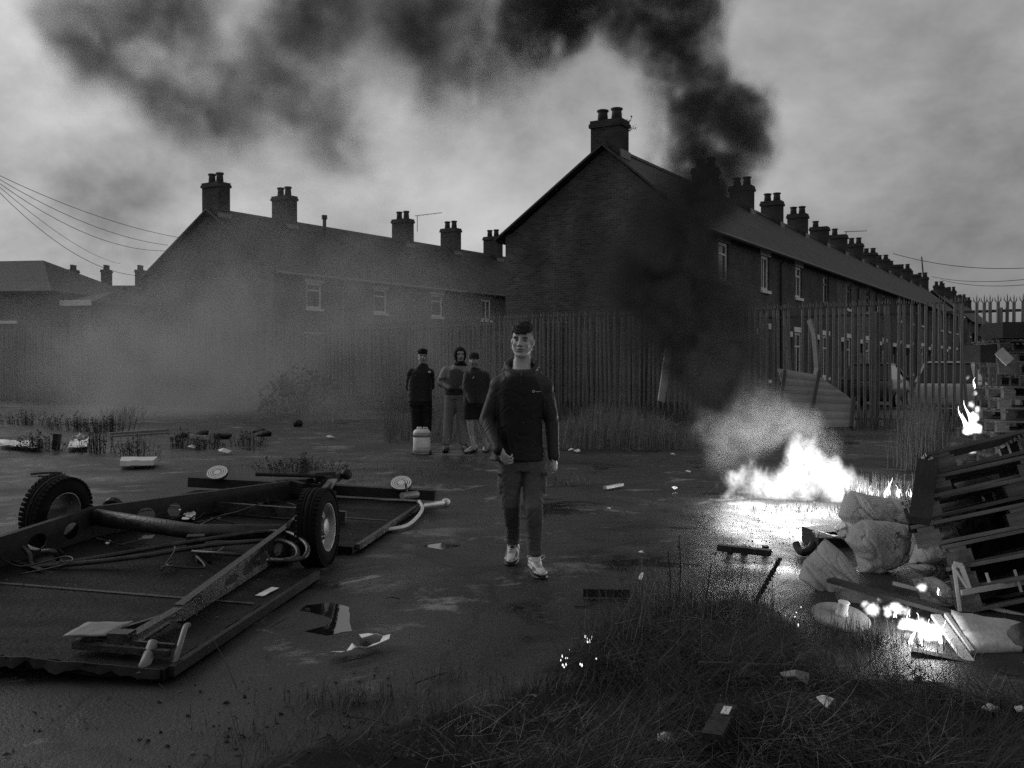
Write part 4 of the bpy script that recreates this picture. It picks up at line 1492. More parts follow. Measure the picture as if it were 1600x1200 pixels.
    leg([q(799, 722), q(798, 745), q(797.5, 768), q(798, 790, .0), q(799.5, 806, .06), q(801, 825, .17), q(801, 843, .27), q(801, 850, .29)], [(.086, .095), (.079, .09), (.069, .08), (.06, .073), (.056, .068), (.051, .062), (.047, .056), (.047, .056)])
    leg([q(835, 722), q(834, 745), q(833.5, 768, -.04), q(834, 792, -.1), q(834.5, 810, -.09), q(835, 835, -.05), q(835.5, 858, -.02), q(835.5, 867, -.02)], [(.085, .095), (.080, .09), (.070, .08), (.060, .073), (.057, .068), (.052, .062), (.049, .058), (.05, .058)])
    # cargo pockets
    tb.ell(q(783, 757, 0), (.022, .055, .075)); tb.ell(q(850, 757, -.02), (.02, .055, .075))
    tm = remesh(tb, .008, 4)
    folds(tm, .0075, 11, 12, 6.0, [(kl, .13, .5), (kr, .13, .5), (q(801, 838, .2), .09, .6), (q(835, 855), .09, .7), (q(816, 735), .08, .4)])
    paint(tm, 'tone', np.full(len(tm.vertices), .095, dtype=np.float32))
    tm.materials.append(M['cloth'])
    tr = link('trousers', tm, o)
    part('pocket_flap', MB().box(q(851, 741, -.06), (.034, .07, .02), Matrix.Rotation(R(6), 3, 'Y')), mat('trouser_flap', .055, .85, .2, 20, .2), tr)
    part('pocket_flap', MB().box(q(782.5, 741, -.03), (.034, .07, .02), Matrix.Rotation(R(-6), 3, 'Y')), bpy.data.materials['trouser_flap'], tr)
    # shoes
    shoe(o, Vector((q(803, 0, .38).x + .005, 7.33, .055)), Vector((q(797, 0, .1).x, 7.03, .0)), q(801, 852, .3), tone_u=.55)
    shoe(o, Vector((q(833, 0).x - .002, 6.90, 0)), Vector((q(846, 0).x, 6.585, .0)), q(835, 868, -.02), tone_u=.55)
main_man()

# ---------------- the three watching behind
def watcher(d0, label, head_px, yaw, k, torso, arms, legs, shoes, tones, hat=None, beard=0.0, group=None, hands=(), bare=False, roll=0.0, pocket=None, logo=None, two_tone=None):
    q = Q(d0)
    hd = Head(q(*head_px), yaw=yaw, roll=roll, k=k)
    base = Vector((q(torso[0][0], 600).x, d0, 0))
    mb = MB()
    hd.build(mb)
    cx = torso[0][0]
    loft(mb, [(q(x, y), w*d0/F*.8, w*d0/F*.55, yaw*.4) for (x, y, w) in torso])
    loft(mb, [(q(torso[-1][0], torso[-1][1]+1), .09, .07, yaw*.4), (hd.w(0, -.15, -.03), .054, .054, yaw)])
    for pts in arms:
        limb(mb, [q(*p) for p in pts], [.05, .04, .028])
    for pts in legs:
        limb(mb, [q(*p) for p in pts], [.085, .06, .042, .036][:len(pts)])
    for (w, dvec, pv, th) in hands:
        hand(mb, q(*w), dvec, pv, .95, .8, th)
    me = remesh(mb, .0085, 3)
    tone = hd.sculpt(me, skin=.27, stubble=beard, faded=hat is None)
    paint(me, 'tone', tone)
    me.materials.append(M['skin'])
    me.transform(Matrix.Translation(-base))
    o = bpy.data.objects.new('person', me); COL.objects.link(o); o.location = base
    BASE[o.name] = Matrix.Translation(base)
    tag(o, label, 'person')
    # headwear
    hb = MB()
    if hat == 'hood':
        for i in range(9):
            for j in range(12):
                th = i/8*2.2; a = j/12*2*math.pi
                v = (math.sin(th)*math.cos(a)*.082, .0 + math.cos(th)*.112 - .012, -.015 + math.sin(th)*math.sin(a)*.10)
                if v[2] > .045 and v[1] < .042: continue
                hb.ell(hd.w(*v), (.027*k,)*3, None, 8, 6)
        loft(hb, [(hd.w(0, -.19, -.02), .12, .105, yaw), (hd.w(0, -.15, -.02), .10, .10, yaw), (hd.w(0, -.12, -.02), .078, .085, yaw)])
        hb.ell(hd.w(0, -.14, .055), (.058, .045, .04))
        nm, hm_ = 'hood', tones['hood']
    elif hat == 'cap':
        hb.ell(hd.w(0, .05, -.008), (.085*k, .104*k, .072*k), hd.m, 20, 12)
        hb.ell(hd.w(0, .032, .085), (.066*k, .04*k, .012*k), hd.m, 16, 8)
        hb.lathe([(.078*k, -.02), (.087*k, -.01), (.087*k, .015), (.07*k, .03)], hd.w(0, .028, -.008), hd.m @ Vector((0, 0, 1)), 20)
        nm, hm_ = 'cap', tones['hat']
    else:
        hb.ell(hd.w(0, .055, -.008), (.082*k, .1*k, .068*k), hd.m, 20, 12)
        rr = random.Random(3)
        for i in range(30):
            a = rr.uniform(-1, 1)
            hb.cap(hd.w(a*.066, .07, .07 - .03*a*a), hd.w(a*.07, .034 + rr.uniform(-.008, .008), .082 - .04*a*a), .017, .009, 8)
        for i in range(60):
            a = rr.uniform(0, 6.28); r_ = math.sqrt(rr.random())
            hb.ell(hd.w(.075*r_*math.cos(a), .065 + .05*math.sqrt(1-r_*r_*.95), .09*r_*math.sin(a)), (.017,)*3, None, 8, 6)
        nm, hm_ = 'hair', .012
    hm = remesh(hb, .009, 2)
    paint(hm, 'tone', np.full(len(hm.vertices), hm_, dtype=np.float32))
    hm.materials.append(M['cloth'])
    link(nm, hm, o)
    # jacket
    jb = MB()
    loft(jb, [(q(x, y), w*d0/F, w*d0/F*.62, yaw*.4) for (x, y, w) in torso])
    loft(jb, [(q(torso[-1][0], torso[-1][1]), torso[-1][2]*d0/F*.9, .1, yaw*.4), (hd.w(0, -.155, -.03), .085, .085, yaw), (hd.w(0, -.135, -.03), .078, .08, yaw)])
    for pts in arms:
        limb(jb, [q(*p) for p in pts], [.083, .07, .052])
        jb.cap(q(torso[-1][0], torso[-1][1]+3), q(*pts[0]), .075, .082)
    jm = remesh(jb, .012, 4)
    folds(jm, .007, 8, 10, d0 + head_px[0], [(q(*pts[1]), .16, .9) for pts in arms])
    co = coords(jm)
    tone = np.full(len(co), tones['jacket'], dtype=np.float32)
    if two_tone:
        X = 800 + co[:, 0]/(co[:, 1]/F); Y = 572 - (co[:, 2]-CAM_H)/(co[:, 1]/F)
        tone = two_tone(X, Y, tone)
    paint(jm, 'tone', tone)
    jm.materials.append(M['shell'])
    jk = link('jacket', jm, o)
    if logo:
        (lx, ly, pts) = logo
        lm = bpy.data.meshes.new('logo')
        bvh = BVHTree.FromPolygons([v.co for v in jm.vertices], [p.vertices for p in jm.polygons])
        vv, ff = [], []
        for strip_ in pts:
            b0 = len(vv)
            for (ax, ay) in strip_:
                dr = (P(lx+ax, ly+ay, d0) - CAM).normalized()
                h_ = bvh.ray_cast(CAM, dr)
                vv.append(tuple((h_[0] if h_[0] else P(lx+ax, ly+ay, d0)) - dr*.006))
            ff.append(tuple(range(b0, b0+len(strip_))))
        lm.from_pydata(vv, [], ff); lm.materials.append(M['logo'])
        link('logo', lm, jk)
    # trousers or shorts
    tb = MB()
    x0, y0, w0 = torso[0]
    loft(tb, [(q(x0, y0-6), w0*d0/F*.86, w0*d0/F*.58, yaw*.4), (q(x0, y0+6), w0*d0/F*.86, w0*d0/F*.6, yaw*.4)])
    for pts in legs:
        pp = [q(*p) for p in pts]
        if bare:
            m_ = lerp(pp[0], pp[1], .82)
            dv = (m_-pp[0]).normalized()
            loft(tb, [(lerp(pp[0], m_, kk), ww, ww*1.05, 0) for kk, ww in ((-.1,.1),(.2,.112),(.6,.112),(.9,.117),(1.0,.117))])
        else:
            pp[-1] = lerp(pp[-2], pp[-1], .72)
            limb(tb, pp, tones.get('leg_w', [.105, .088, .074, .068])[:len(pp)])
    tm = remesh(tb, .012, 4)
    folds(tm, .0065, 9, 9, d0*3 + head_px[0])
    paint(tm, 'tone', np.full(len(tm.vertices), tones['legs'], dtype=np.float32))
    tm.materials.append(M['cloth'])
    link('shorts' if bare else 'trousers', tm, o)
    for (heel, toe, an) in shoes:
        shoe(o, heel, toe, q(*an), tone_u=tones['shoe'], voxel=.01, laces=False, pattern=False, k=1.05)
    return o
def gp(px, py, z=0):
    return G(px, py, z)
watcher(16.6, 'young man in a black jacket standing behind the white jug', (660.5, 556), R(8), 1.0,
        [(656, 628, 19.5), (656, 610, 18.5), (657, 590, 18), (658, 580, 16.5)],
        [[(643, 583), (639.5, 602, .05), (646, 619, .25)], [(671, 583), (672, 602, .1), (665, 618, .28)]],
        [[(650, 625), (650, 650), (650, 680), (650, 700)], [(666, 625), (667, 650), (667, 680), (667, 700)]],
        [(gp(651, 704), gp(648, 709.5), (650, 699)), (gp(667, 704), gp(671, 709.5), (667, 699))],
        dict(jacket=.012, legs=.012, shoe=.03, hat=.012), hat=None, logo=(671, 581, [[(-2, -1.4), (2, -1.4), (2, 1.4), (-2, 1.4)]]))
def panel2(X, Y, t):
    t = np.where((Y > 575.5 + np.abs(X-713)*.30) & (np.abs(X-714) < 11.5), .075, t)
    t = np.where((X < 703) & (Y > 590), .085, t)
    t = np.where(Y > 607, .035, t)
    return t
watcher(16.2, 'young man in a dark hood and pale shouldered jacket with light trousers', (719, 553.5), R(10), 1.0,
        [(712, 617, 17.5), (712, 605, 17), (713, 588, 17), (714, 578, 16)],
        [[(697, 580), (688.5, 598, 0), (704, 607, -.22)], [(728, 580), (734, 597, .05), (722, 608, -.2)]],
        [[(704, 620), (702, 648), (699, 675), (697, 697)], [(719, 620), (722, 648), (724, 675), (723, 696)]],
        [(gp(698, 699), gp(695, 706), (697, 696)), (gp(724, 699), gp(731, 703), (723, 695))],
        dict(jacket=.22, legs=.17, shoe=.02, hood=.012), hat='hood', two_tone=panel2, logo=(724, 580, [[(-2.5, -.5), (3, -.9), (3, 0), (-2.5, .5)]]))
watcher(15.6, 'bearded young man in a dark jacket and shorts with bare legs and pale trainers', (740.5, 562), R(-14), .98,
        [(741, 630, 17.5), (742, 612, 18), (744, 592, 18.5), (745, 583, 17)],
        [[(732, 588), (729, 608, -.05), (737, 628, -.2)], [(757, 588), (760, 610, .02), (753, 629, -.05)]],
        [[(735, 632), (735, 660), (737, 680, .05), (741, 700, .05)], [(750, 632), (752, 660, .1), (756, 682, .25), (760, 700, .3)]],
        [(gp(744, 703), gp(727, 709), (741, 700)), (gp(761, 700, 0), gp(758, 707, 0), (760, 697, .3))],
        dict(jacket=.018, legs=.012, shoe=.4, hat=.02), hat='cap', beard=.45, bare=True, logo=(739.5, 589.5, [[(-1.8, 1.6), (-.2, -.2), (1.8, -1.6), (.4, 1.2)]]),
        hands=[((753.5, 629, -.05), (0.05, -.05, -1), (-1, 0, 0), 1)])

# ---------------- the white drum in front of them
def jug():
    p = G(658, 710)
    t = thing('plastic_jug', 'white plastic drum with a grey top band standing by the watchers', 'drum', p)
    w, dp = .145, .135
    rings = [(0, .93), (.015, 1.0), (.30, 1.0), (.305, .975), (.325, .975), (.33, 1.0), (.365, .97), (.395, .8), (.405, .62)]
    b = MB(); loft(b, [((p.x, p.y+.13, z), w*k, dp*k, 0) for z, k in rings], 24)
    part('body', b, M['plastic'], t, smooth=True)
    g2 = mat('jug_band_grey', .24, .5, .25, 14, .05)
    b2 = MB(); loft(b2, [((p.x, p.y+.13, z), w*1.012, dp*1.012, 0) for z in (.275, .352)], 24)
    part('label_band', b2, g2, t, smooth=True)
    b3 = MB(); loft(b3, [((p.x, p.y+.13, z), w*1.008, dp*1.008, 0) for z in (.015, .115)], 24)
    part('dirty_base', b3, mat('jug_dirt_grey', .33, .6, .2, 12, .05), t, smooth=True)
    part('cap', MB().lathe([(.045, 0), (.045, .03), (.04, .036)], (p.x-.04, p.y+.13, .404), n=16), M['plastic'], t, smooth=True)
    part('handle', MB().tube([(p.x+.02, p.y+.13, .40), (p.x+.03, p.y+.13, .43), (p.x+.085, p.y+.13, .43), (p.x+.1, p.y+.13, .385)], .011, 8), M['plastic'], t)
    part('tap', MB().tube([(p.x+.14, p.y+.1, .27), (p.x+.175, p.y+.09, .27), (p.x+.175, p.y+.09, .24)], .011, 7), M['greypaint'], t)
jug()
# ------------------------------------------------------------------ the burnt-out caravan floor lying upside down with its chassis
CU = Vector((.123, .992, 0)).normalized()
CN = Vector((-CU.y, CU.x, 0))
CO = Vector((-1.59, 4.44, 0))                # near right corner of the floor
def C(u, n, z=0.0):
    """u metres towards the far end, n metres towards the left, z up; the whole floor tilts up a little to the left"""
    p = CO + CU*u + CN*n
    p.z = z + .045*n
    return p
CH = thing('caravan_chassis', 'upturned caravan floor with steel chassis, axle and two wheels on the wet ground', 'caravan chassis', C(2.6, 1.1))
UL, WN = 5.55, 2.35
# floor board with ragged edges and wheel cut-outs
def floor_board():
    pts = []
    rr = random.Random(4)
    def rag(a, b, n, amp):
        out_ = []
        for i in range(n):
            k = i / n
            out_.append((a[0] + (b[0]-a[0])*k + rr.uniform(-amp, amp), a[1] + (b[1]-a[1])*k + rr.uniform(-amp, amp)))
        return out_
    pts += rag((0, 0), (2.15, 0), 20, .012)
    pts += [(2.2, 0), (2.2, .36), (3.05, .36), (3.05, 0)]
    pts += rag((3.1, 0), (UL, .02), 18, .008)
    pts += rag((UL, .05), (UL - .12, WN), 14, .02)
    pts += rag((UL - .15, WN), (3.1, WN), 14, .01)
    pts += [(3.05, WN), (3.05, WN-.36), (2.2, WN-.36), (2.2, WN)]
    pts += rag((2.15, WN), (.05, WN), 14, .01)
    pts += rag((0, WN), (0, .06), 40, .022)
    mb = MB()
    mb.prism(pts, lambda p, q: C(p, q, .012), lambda p, q: C(p, q, .062))
    return mb
fb = floor_board().mesh('floor_board', M['board'])
bm = bmesh.new(); bm.from_mesh(fb); bmesh.ops.triangulate(bm, faces=bm.faces[:]); bm.to_mesh(fb); bm.free()
fbo = link('floor_board', fb, CH)
# torn skin hanging from the near edge, side trims
sk = MB()
rr = random.Random(8)
prev = None
for i in range(161):
    n = i/160*WN
    f1, f2 = noise.noise((n*7, 1, 2)), noise.noise((n*19, 4, 2))
    a = C(-.012 + f2*.008, n, .066 + f1*.006)
    b = C(-.022 + f1*.02 + f2*.014, n, .028 + f1*.02 + f2*.018)
    if prev:
        sk.add([prev[0], a, b, prev[1], prev[0]+CU*.01, a+CU*.01, b+CU*.01, prev[1]+CU*.01], [(0,1,2,3), (4,7,6,5), (0,4,5,1), (3,2,6,7)])
    prev = (a, b)
part('torn_edge', sk, M['rust'], fbo)
part('side_trim', MB().beam(C(.05, -.02, .04), C(2.16, -.02, .042), .03, .05), M['rust'], fbo)
part('side_trim', MB().beam(C(3.12, -.02, .05), C(UL, -.0, .045), .035, .045), M['chassis'], fbo)
# ply sheet joints across the floor
for u in (1.22, 4.3):
    part('floor_joint', MB().beam(C(u, .05, .064), C(u + .03, WN - .05, .064), .035, .008), M['chassis'], fbo)

def cut_rail(name, a, b, h0, h1, holes, m):
    """a folded steel chassis member with a row of cut-outs: vertical web with top flange; a, b at the floor"""
    a, b = Vector(a), Vector(b)
    d = (b - a); ln = d.length; u = d/ln
    s = Vector((-u.y, u.x, 0)).normalized()
    H = lambda x: h0 + (h1 - h0)*x/ln
    mb = MB()
    xs = sorted({0.0, ln, *[v for h in holes for v in (h[0], h[1])]})
    t = .006
    def slab(x0, x1, z0a, z1a, z0b, z1b, wd=t, off=0.0):
        p, q = a + u*x0 + s*off, a + u*x1 + s*off
        vv = []
        for sg in (-wd/2, wd/2):
            vv += [p + s*sg + Vector((0,0,z0a)), q + s*sg + Vector((0,0,z0b)), q + s*sg + Vector((0,0,z1b)), p + s*sg + Vector((0,0,z1a))]
        mb.add(vv, [(0,1,2,3), (4,7,6,5), (0,4,5,1), (1,5,6,2), (2,6,7,3), (3,7,4,0)])
    for x0, x1 in zip(xs[:-1], xs[1:]):
        hole = next((h for h in holes if h[0] - 1e-6 <= x0 and x1 <= h[1] + 1e-6), None)
        if hole:
            n = 8
            for i in range(n):     # rounded cut-out
                ta, tb = i/n, (i+1)/n
                fa = math.sqrt(max(0, 1 - (2*ta-1)**2))*.5; fb2 = math.sqrt(max(0, 1 - (2*tb-1)**2))*.5
                xa, xb = x0 + (x1-x0)*ta, x0 + (x1-x0)*tb
                za, zb = H(xa), H(xb)
                g = .56
                slab(xa, xb, 0, za*(.47 - fa*g), 0, zb*(.47 - fb2*g))
                slab(xa, xb, za*(.47 + fa*g), za, zb*(.47 + fb2*g), zb)
        else:
            slab(x0, x1, 0, H(x0), 0, H(x1))
    slab(0, ln, H(0)+.001, H(0)+.007, H(ln)+.001, H(ln)+.007, .05, .022)
    slab(0, ln, .0, .006, .0, .006, .05, .026)
    return part(name, mb, m, CH)
RZ = .066
# right-hand member: near tapered half, then from the axle to the hitch
R0, R1, R2 = C(.75, .26, RZ), C(2.85, .37, RZ), C(5.75, .98, RZ)
L0, L1, L2 = C(.7, 1.9, RZ), C(2.75, 1.9, RZ), C(5.75, 1.16, RZ)
cut_rail('chassis_rail', R0, R1, .085, .20, [(.62, .84), (.93, 1.15), (1.24, 1.46), (1.55, 1.76)], M['chassis'])
cut_rail('chassis_rail', R1, R2, .20, .15, [(.4, .62), (.75, .95)], M['chassis'])
cut_rail('chassis_rail', L0, L1, .16, .22, [(1.2, 1.42), (1.62, 1.82)], M['rust'])
cut_rail('chassis_rail', L1, L2, .22, .15, [(.42, .64), (.78, .96)], M['rust'])
# square tube that carries on from the right member to the near corner
part('corner_tube', MB().beam(C(.18, .27, .11), C(.86, .27, .125), .055, .055).tube([C(.1, .245, .10), C(.55, .25, .115)], .02, 8), M['chassis'], CH)
# axle: a fat tube with a slight kink
part('axle', MB().tube([C(2.72, .38, .20), C(2.70, 1.1, .165), C(2.70, 1.88, .225)], [.062, .058, .062], 14), M['chassis'], CH, smooth=True)
for n, nm in ((.36, 0), (1.92, 1)):
    part('axle_plate', MB().lathe([(.1, 0), (.1, .03)], C(2.71, n - .015, .2), CN, 16), M['rust'], CH)
# cross member at the far side of the floor
part('cross_member', MB().beam(C(4.05, .35, .12), C(4.12, 1.72, .12), .05, .09), M['chassis'], CH)
part('cross_member', MB().beam(C(5.2, .8, .14), C(5.25, 1.3, .14), .04, .06), M['rust'], CH)
# wheels
def wheel(c, ax, label, tilt):
    ax = Vector(ax).normalized()
    r, w = .285, .165
    prof = [(.17, .012), (.175, .0), (.225, -.004), (.262, .012), (.279, .035), (r, .05), (r, .058), (r-.012, .06), (r-.012, .066), (r, .068), (r, .096), (r-.012, .098), (r-.012, .104), (r, .106), (r, .115), (.279, .13), (.262, .153), (.225, w+.004), (.175, w), (.17, w-.012), (.165, w/2), (.17, .012)]
    mb = MB().lathe(prof, c - ax*w/2, ax, 40, caps=False)
    wh = part('wheel', MB().lathe([(.02, -.02), (.055, -.02), (.06, .0), (.06, .05), (.02, .055)], c + ax*.015, ax, 16), M['rim'], CH, smooth=False)
    part('tyre', mb, M['rubber'], wh, smooth=True)
    # tread blocks
    tb = MB()
    x = ax.orthogonal().normalized(); y = ax.cross(x)
    for i in range(48):
        a = 2*math.pi*i/48
        rd = x*math.cos(a) + y*math.sin(a); tg = ax.cross(rd)
        for off in (-.062, .062):
            mt = Matrix((tg, ax, rd)).transposed()
            tb.box(c + ax*off + rd*(r-.0085), (.026, .034, .016), mt)
    part('tread', tb, M['rubber'], wh)['kind'] = 'stuff'
    rim = [(.172, .065), (.178, .075), (.165, .072), (.15, .05), (.135, .02), (.11, .012), (.095, .03), (.075, .036), (.06, .036)]
    part('rim', MB().lathe(rim + [(.06, .02), (.11, -.004), (.15, .03), (.168, .055), (.172, .065)], c + ax*.005, ax, 32, caps=False), M['rim'], wh, smooth=True)
    part('rim', MB().lathe([(.172, -.07), (.165, -.075), (.15, -.05), (.06, -.03), (.02, -.03), (.02, -.02), (.15, -.02)], c, ax, 28), M['rim'], wh, smooth=True)
    for i in range(5):
        a = 2*math.pi*i/5
        p = c + ax*.038 + (x*math.cos(a) + y*math.sin(a))*.078
        part('wheel_nut', MB().lathe([(.011, 0), (.011, .016), (.007, .02)], p, ax, 6), M['galv'], wh)
    wh['label'] = label
wheel(C(2.65, .14, .27), -CN + Vector((0,0,.03)), 'near right wheel standing upright with its rim facing out', 0)
wheel(C(2.72, 2.2, .235), CN*1 + Vector((0,0,.16)) + CU*.22, 'far left wheel, dark and tilted', 0)
# brake drum next to the left wheel
part('brake_drum', MB().lathe([(.06, 0), (.08, .01), (.08, .05), (.05, .06)], C(3.12, 1.98, .22), CU + Vector((0,0,.6)), 14), M['black'], CH)
# steady legs and their long bent tubes
def tube_px(pts, r, m, name='steady_leg'):
    part(name, MB().tube(pts, r, 8), m, CH, smooth=True)
def smooth_path(pts, n=6):
    out_ = []
    for i in range(len(pts)-1):
        p0, p1, p2, p3 = pts[max(i-1,0)], pts[i], pts[i+1], pts[min(i+2, len(pts)-1)]
        for k in range(n):
            t = k/n
            out_.append(.5*((2*p1) + (p2-p0)*t + (2*p0-5*p1+4*p2-p3)*t*t + (3*p1-p0-3*p2+p3)*t**3))
    out_.append(pts[-1])
    return out_
def on(px, py, z):
    v = ray(px, py)
    return CAM + v*((z - CAM_H)/v.z)
tube_px(smooth_path([on(66,862,.24), on(84,862,.24), on(93,876,.17), on(112,878,.17), on(270,851,.21), on(400,832,.24), on(446,832,.25), on(470,842,.24), on(481,856,.21), on(473,872,.17), on(440,876,.16), on(424,874,.15)]), .016, M['chassis'])
tube_px(smooth_path([on(36,856,.25), on(46,866,.22), on(50,882,.16), on(70,885,.15), on(200,872,.18), on(330,852,.22), on(420,845,.23), on(450,848,.22), on(464,858,.2), on(462,871,.17), on(440,876,.15), on(418,876,.145)]), .016, M['chassis'])
tube_px([on(300,862,.2), on(403,868,.185)], .012, M['chassis'], 'brake_rod')
tube_px(smooth_path([on(180,812,.25), on(240,836,.12), on(330,833,.12), on(420,822,.2)]), .006, M['wire'], 'brake_cable')
tube_px(smooth_path([on(2,902,.1), on(60,918,.09), on(110,920,.09), on(170,895,.1), on(240,868,.12)]), .006, M['wire'], 'brake_cable')
tube_px(smooth_path([on(300,826,.2), on(345,806,.3), on(370,800,.26), on(410,786,.24)]), .006, M['wire'], 'brake_cable')
tube_px([on(418,779,.2), on(420,796,.1)], .009, M['rust'], 'hanger_bolt')
tube_px([on(370,806,.1), on(412,782,.13)], .016, M['rust'], 'brake_rod')
part('coupling_block', MB().box(on(306,846,.2), (.12,.1,.09), Matrix.Rotation(.2, 3, 'Z')).box(on(318,866,.14), (.1,.16,.08), Matrix.Rotation(.4, 3, 'Z')), M['rust'], CH)
# near corner assembly: folded bracket with crossbar, lever and the end of the screw tube
part('corner_bracket', MB().beam(C(.12, .02, .1), C(.12, .50, .10), .03, .03).beam(C(.17, .02, .12), C(.17, .48, .12), .02, .02), M['chassis'], CH)
part('corner_bracket', MB().beam(C(.13, .50, .1), C(.62, .30, .12), .025, .03), M['chassis'], CH)
part('bracket_plate', MB().box(C(.2, .30, .135), (.1,.09,.05), Matrix.Rotation(-.12, 3, 'Z')), M['chassis'], CH)
tube_px(smooth_path([C(.42, .07, .15), C(.3, .03, .17), C(.18, .0, .12), C(.12, .0, .05)]), .014, M['galv'], 'lever')
tube_px([on(240, 1005, .13), on(219, 1057, .03)], .027, M['galv'], 'screw_tube')
# hitch end and lamps
part('hitch', MB().beam(C(5.5, 1.0, .22), C(6.05, 1.06, .2), .1, .09).box(C(5.72, 1.1, .24), (.22,.2,.1), Matrix.Rotation(.5, 3, 'Z')), M['rust'], CH)
part('hitch_head', MB().tube([C(5.95, 1.05, .2), C(6.2, 1.05, .2)], [.04, .05], 10).ell(C(6.08, .95, .23), (.06,.05,.06)), M['black'], CH, smooth=True)
part('hitch_plate', MB().box(C(5.35, .92, .19), (.09,.34,.02), Matrix.Rotation(-.1, 3, 'Z') @ Matrix.Rotation(.3, 3, 'X')), M['greypaint'], CH)
part('junk_bundle', MB().box(C(5.45, 1.35, .17), (.3,.14,.1), Matrix.Rotation(.4, 3, 'Z')).box(C(5.3, 1.25, .2), (.2,.08,.06), Matrix.Rotation(-.3, 3, 'Z') @ Matrix.Rotation(.2, 3, 'Y')).tube([C(5.5, 1.0, .27), C(5.4, 1.7, .26)], .02, 6), M['rust'], CH)
part('bumper', MB().beam(C(5.62, -.12, .13), C(5.5, WN + .1, .13), .12, .1), M['black'], CH)
def lamp(u, n, z, lab):
    c = C(u, n, z)
    ax = Vector((0, -.55, .83))
    l = part('rear_lamp', MB().lathe([(.105, -.02), (.11, .0), (.10, .012), (.0, .012)], c, ax, 28), M['black'], CH)
    l['label'] = lab
    for (r0, r1) in ((.104, .092), (.082, .071), (.060, .050), (.036, .001)):
        part('lamp_ring', MB().lathe([(r1, .0125), (r1, .018), (r0, .018), (r0, .0125)], c, ax, 28), M['white'], l, smooth=False)
lamp(5.55, .22, .235, 'round lamp at the right end of the bumper')
lamp(5.45, WN - .22, .24, 'round lamp at the left end of the bumper')
tube_px(smooth_path([on(596,828,.03), on(630,823,.03), on(648,812,.04), on(660,795,.06), on(655,783,.1)]), .016, M['plastic'], 'hose')
part('lamp_bracket', MB().tube([on(628,775,.2), on(652,772,.2)], .035, 8).tube([on(636,770,.2), on(634,756,.3)], .012, 6), M['galv'], CH)

# burnt clutter: loose wires, bent strips and flakes over the deck
r3 = random.Random(55)
for i in range(14):
    u, n = r3.uniform(1.2, 5.4), r3.uniform(.3, 2.1)
    pts = [C(u, n, .075)]
    for k in range(4):
        u += r3.uniform(-.25, .3); n += r3.uniform(-.35, .35)
        n = min(max(n, .2), 2.2)
        pts.append(C(u, n, r3.uniform(.07, .2)))
    tube_px(smooth_path(pts, 5), r3.uniform(.003, .007), M['wire'], 'loose_wire')
for i in range(12):
    u, n = r3.uniform(1.5, 5.4), r3.uniform(.4, 2.0)
    a = r3.uniform(0, 6.28); l = r3.uniform(.1, .35)
    p = C(u, n, .085)
    part('bent_strip', MB().beam(p, p + Vector((math.cos(a)*l, math.sin(a)*l, r3.uniform(.0, .06))), r3.uniform(.015, .04), .004), M['chassis'] if r3.random() < .5 else M['rust'], CH)
fl = MB()
for i in range(420):
    u, n = r3.uniform(.05, 5.4), r3.uniform(.05, 2.3)
    if 2.1 < u < 3.1 and (n < .42 or n > 1.95): continue
    p = C(u, n, .064); s_ = r3.uniform(.004, .02)
    q = [p + Vector((r3.uniform(-1, 1)*s_, r3.uniform(-1, 1)*s_, r3.uniform(0, .6)*s_)) for _ in range(3)]
    fl.add(q + [q[0] + Vector((0, 0, .002)), q[1] + Vector((0, 0, .002)), q[2] + Vector((0, 0, .002))], [(0,2,1), (3,4,5), (0,1,4,3), (1,2,5,4), (2,0,3,5)])
part('ash_flakes', fl, mat('ash_flake', .09, .8, .6, 30, 0), CH)['kind'] = 'stuff'
# a light tube lying beyond, papers and scraps lying on the floor
t = thing('lamp_tube', 'pale plastic lamp with a knob lying beyond the chassis', 'lamp', G(680, 793))
a, b_ = G(660, 794), G(697, 789)
part('tube', MB().tube([a + Vector((0,0,.03)), b_ + Vector((0,0,.03))], .022, 8), M['plastic'], t)
part('knob', MB().ell(b_ + Vector((0,0,.035)), (.045,.04,.035)), M['plastic'], t, smooth=True)
def sheet_of(name, corners, m, label, cat='paper', n=8, curl=.02, th=.003, group=None, seed=1):
    """a sheet of paper or card: four corner points, gently buckled, with thickness"""
    rr = random.Random(seed)
    c = [Vector(p) for p in corners]
    vv, ff = [], []
    for lay in (0, 1):
        for j in range(n+1):
            for i in range(n+1):
                u, v = i/n, j/n
                p = c[0]*(1-u)*(1-v) + c[1]*u*(1-v) + c[2]*u*v + c[3]*(1-u)*v
                z = curl*(noise.noise((u*2.3+seed*3.1, v*2.3, seed)) + .8*max(0, abs(u-.5)*2-.6)*abs(noise.noise((seed, v*3, 1))))
                p = p + Vector((0, 0, abs(z) + (th if lay else 0)))
                vv.append(p)
    m_ = (n+1)**2
    for lay in (0, 1):
        for j in range(n):
            for i in range(n):
                q = [lay*m_ + j*(n+1)+i, lay*m_ + j*(n+1)+i+1, lay*m_ + (j+1)*(n+1)+i+1, lay*m_ + (j+1)*(n+1)+i]
                ff.append(tuple(q if lay else reversed(q)))
    ed = [(i) for i in range(n+1)] + [(j*(n+1)+n) for j in range(1, n+1)] + [(n*(n+1)+i) for i in range(n-1, -1, -1)] + [(j*(n+1)) for j in range(n-1, 0, -1)]
    for k in range(len(ed)):
        e0, e1_ = ed[k], ed[(k+1) % len(ed)]
        ff.append((e0, e1_, e1_+m_, e0+m_))
    return solo(name, MB().add(vv, ff), m, label, cat, group, smooth=th < .02 or name == 'panel')
ZF = .13
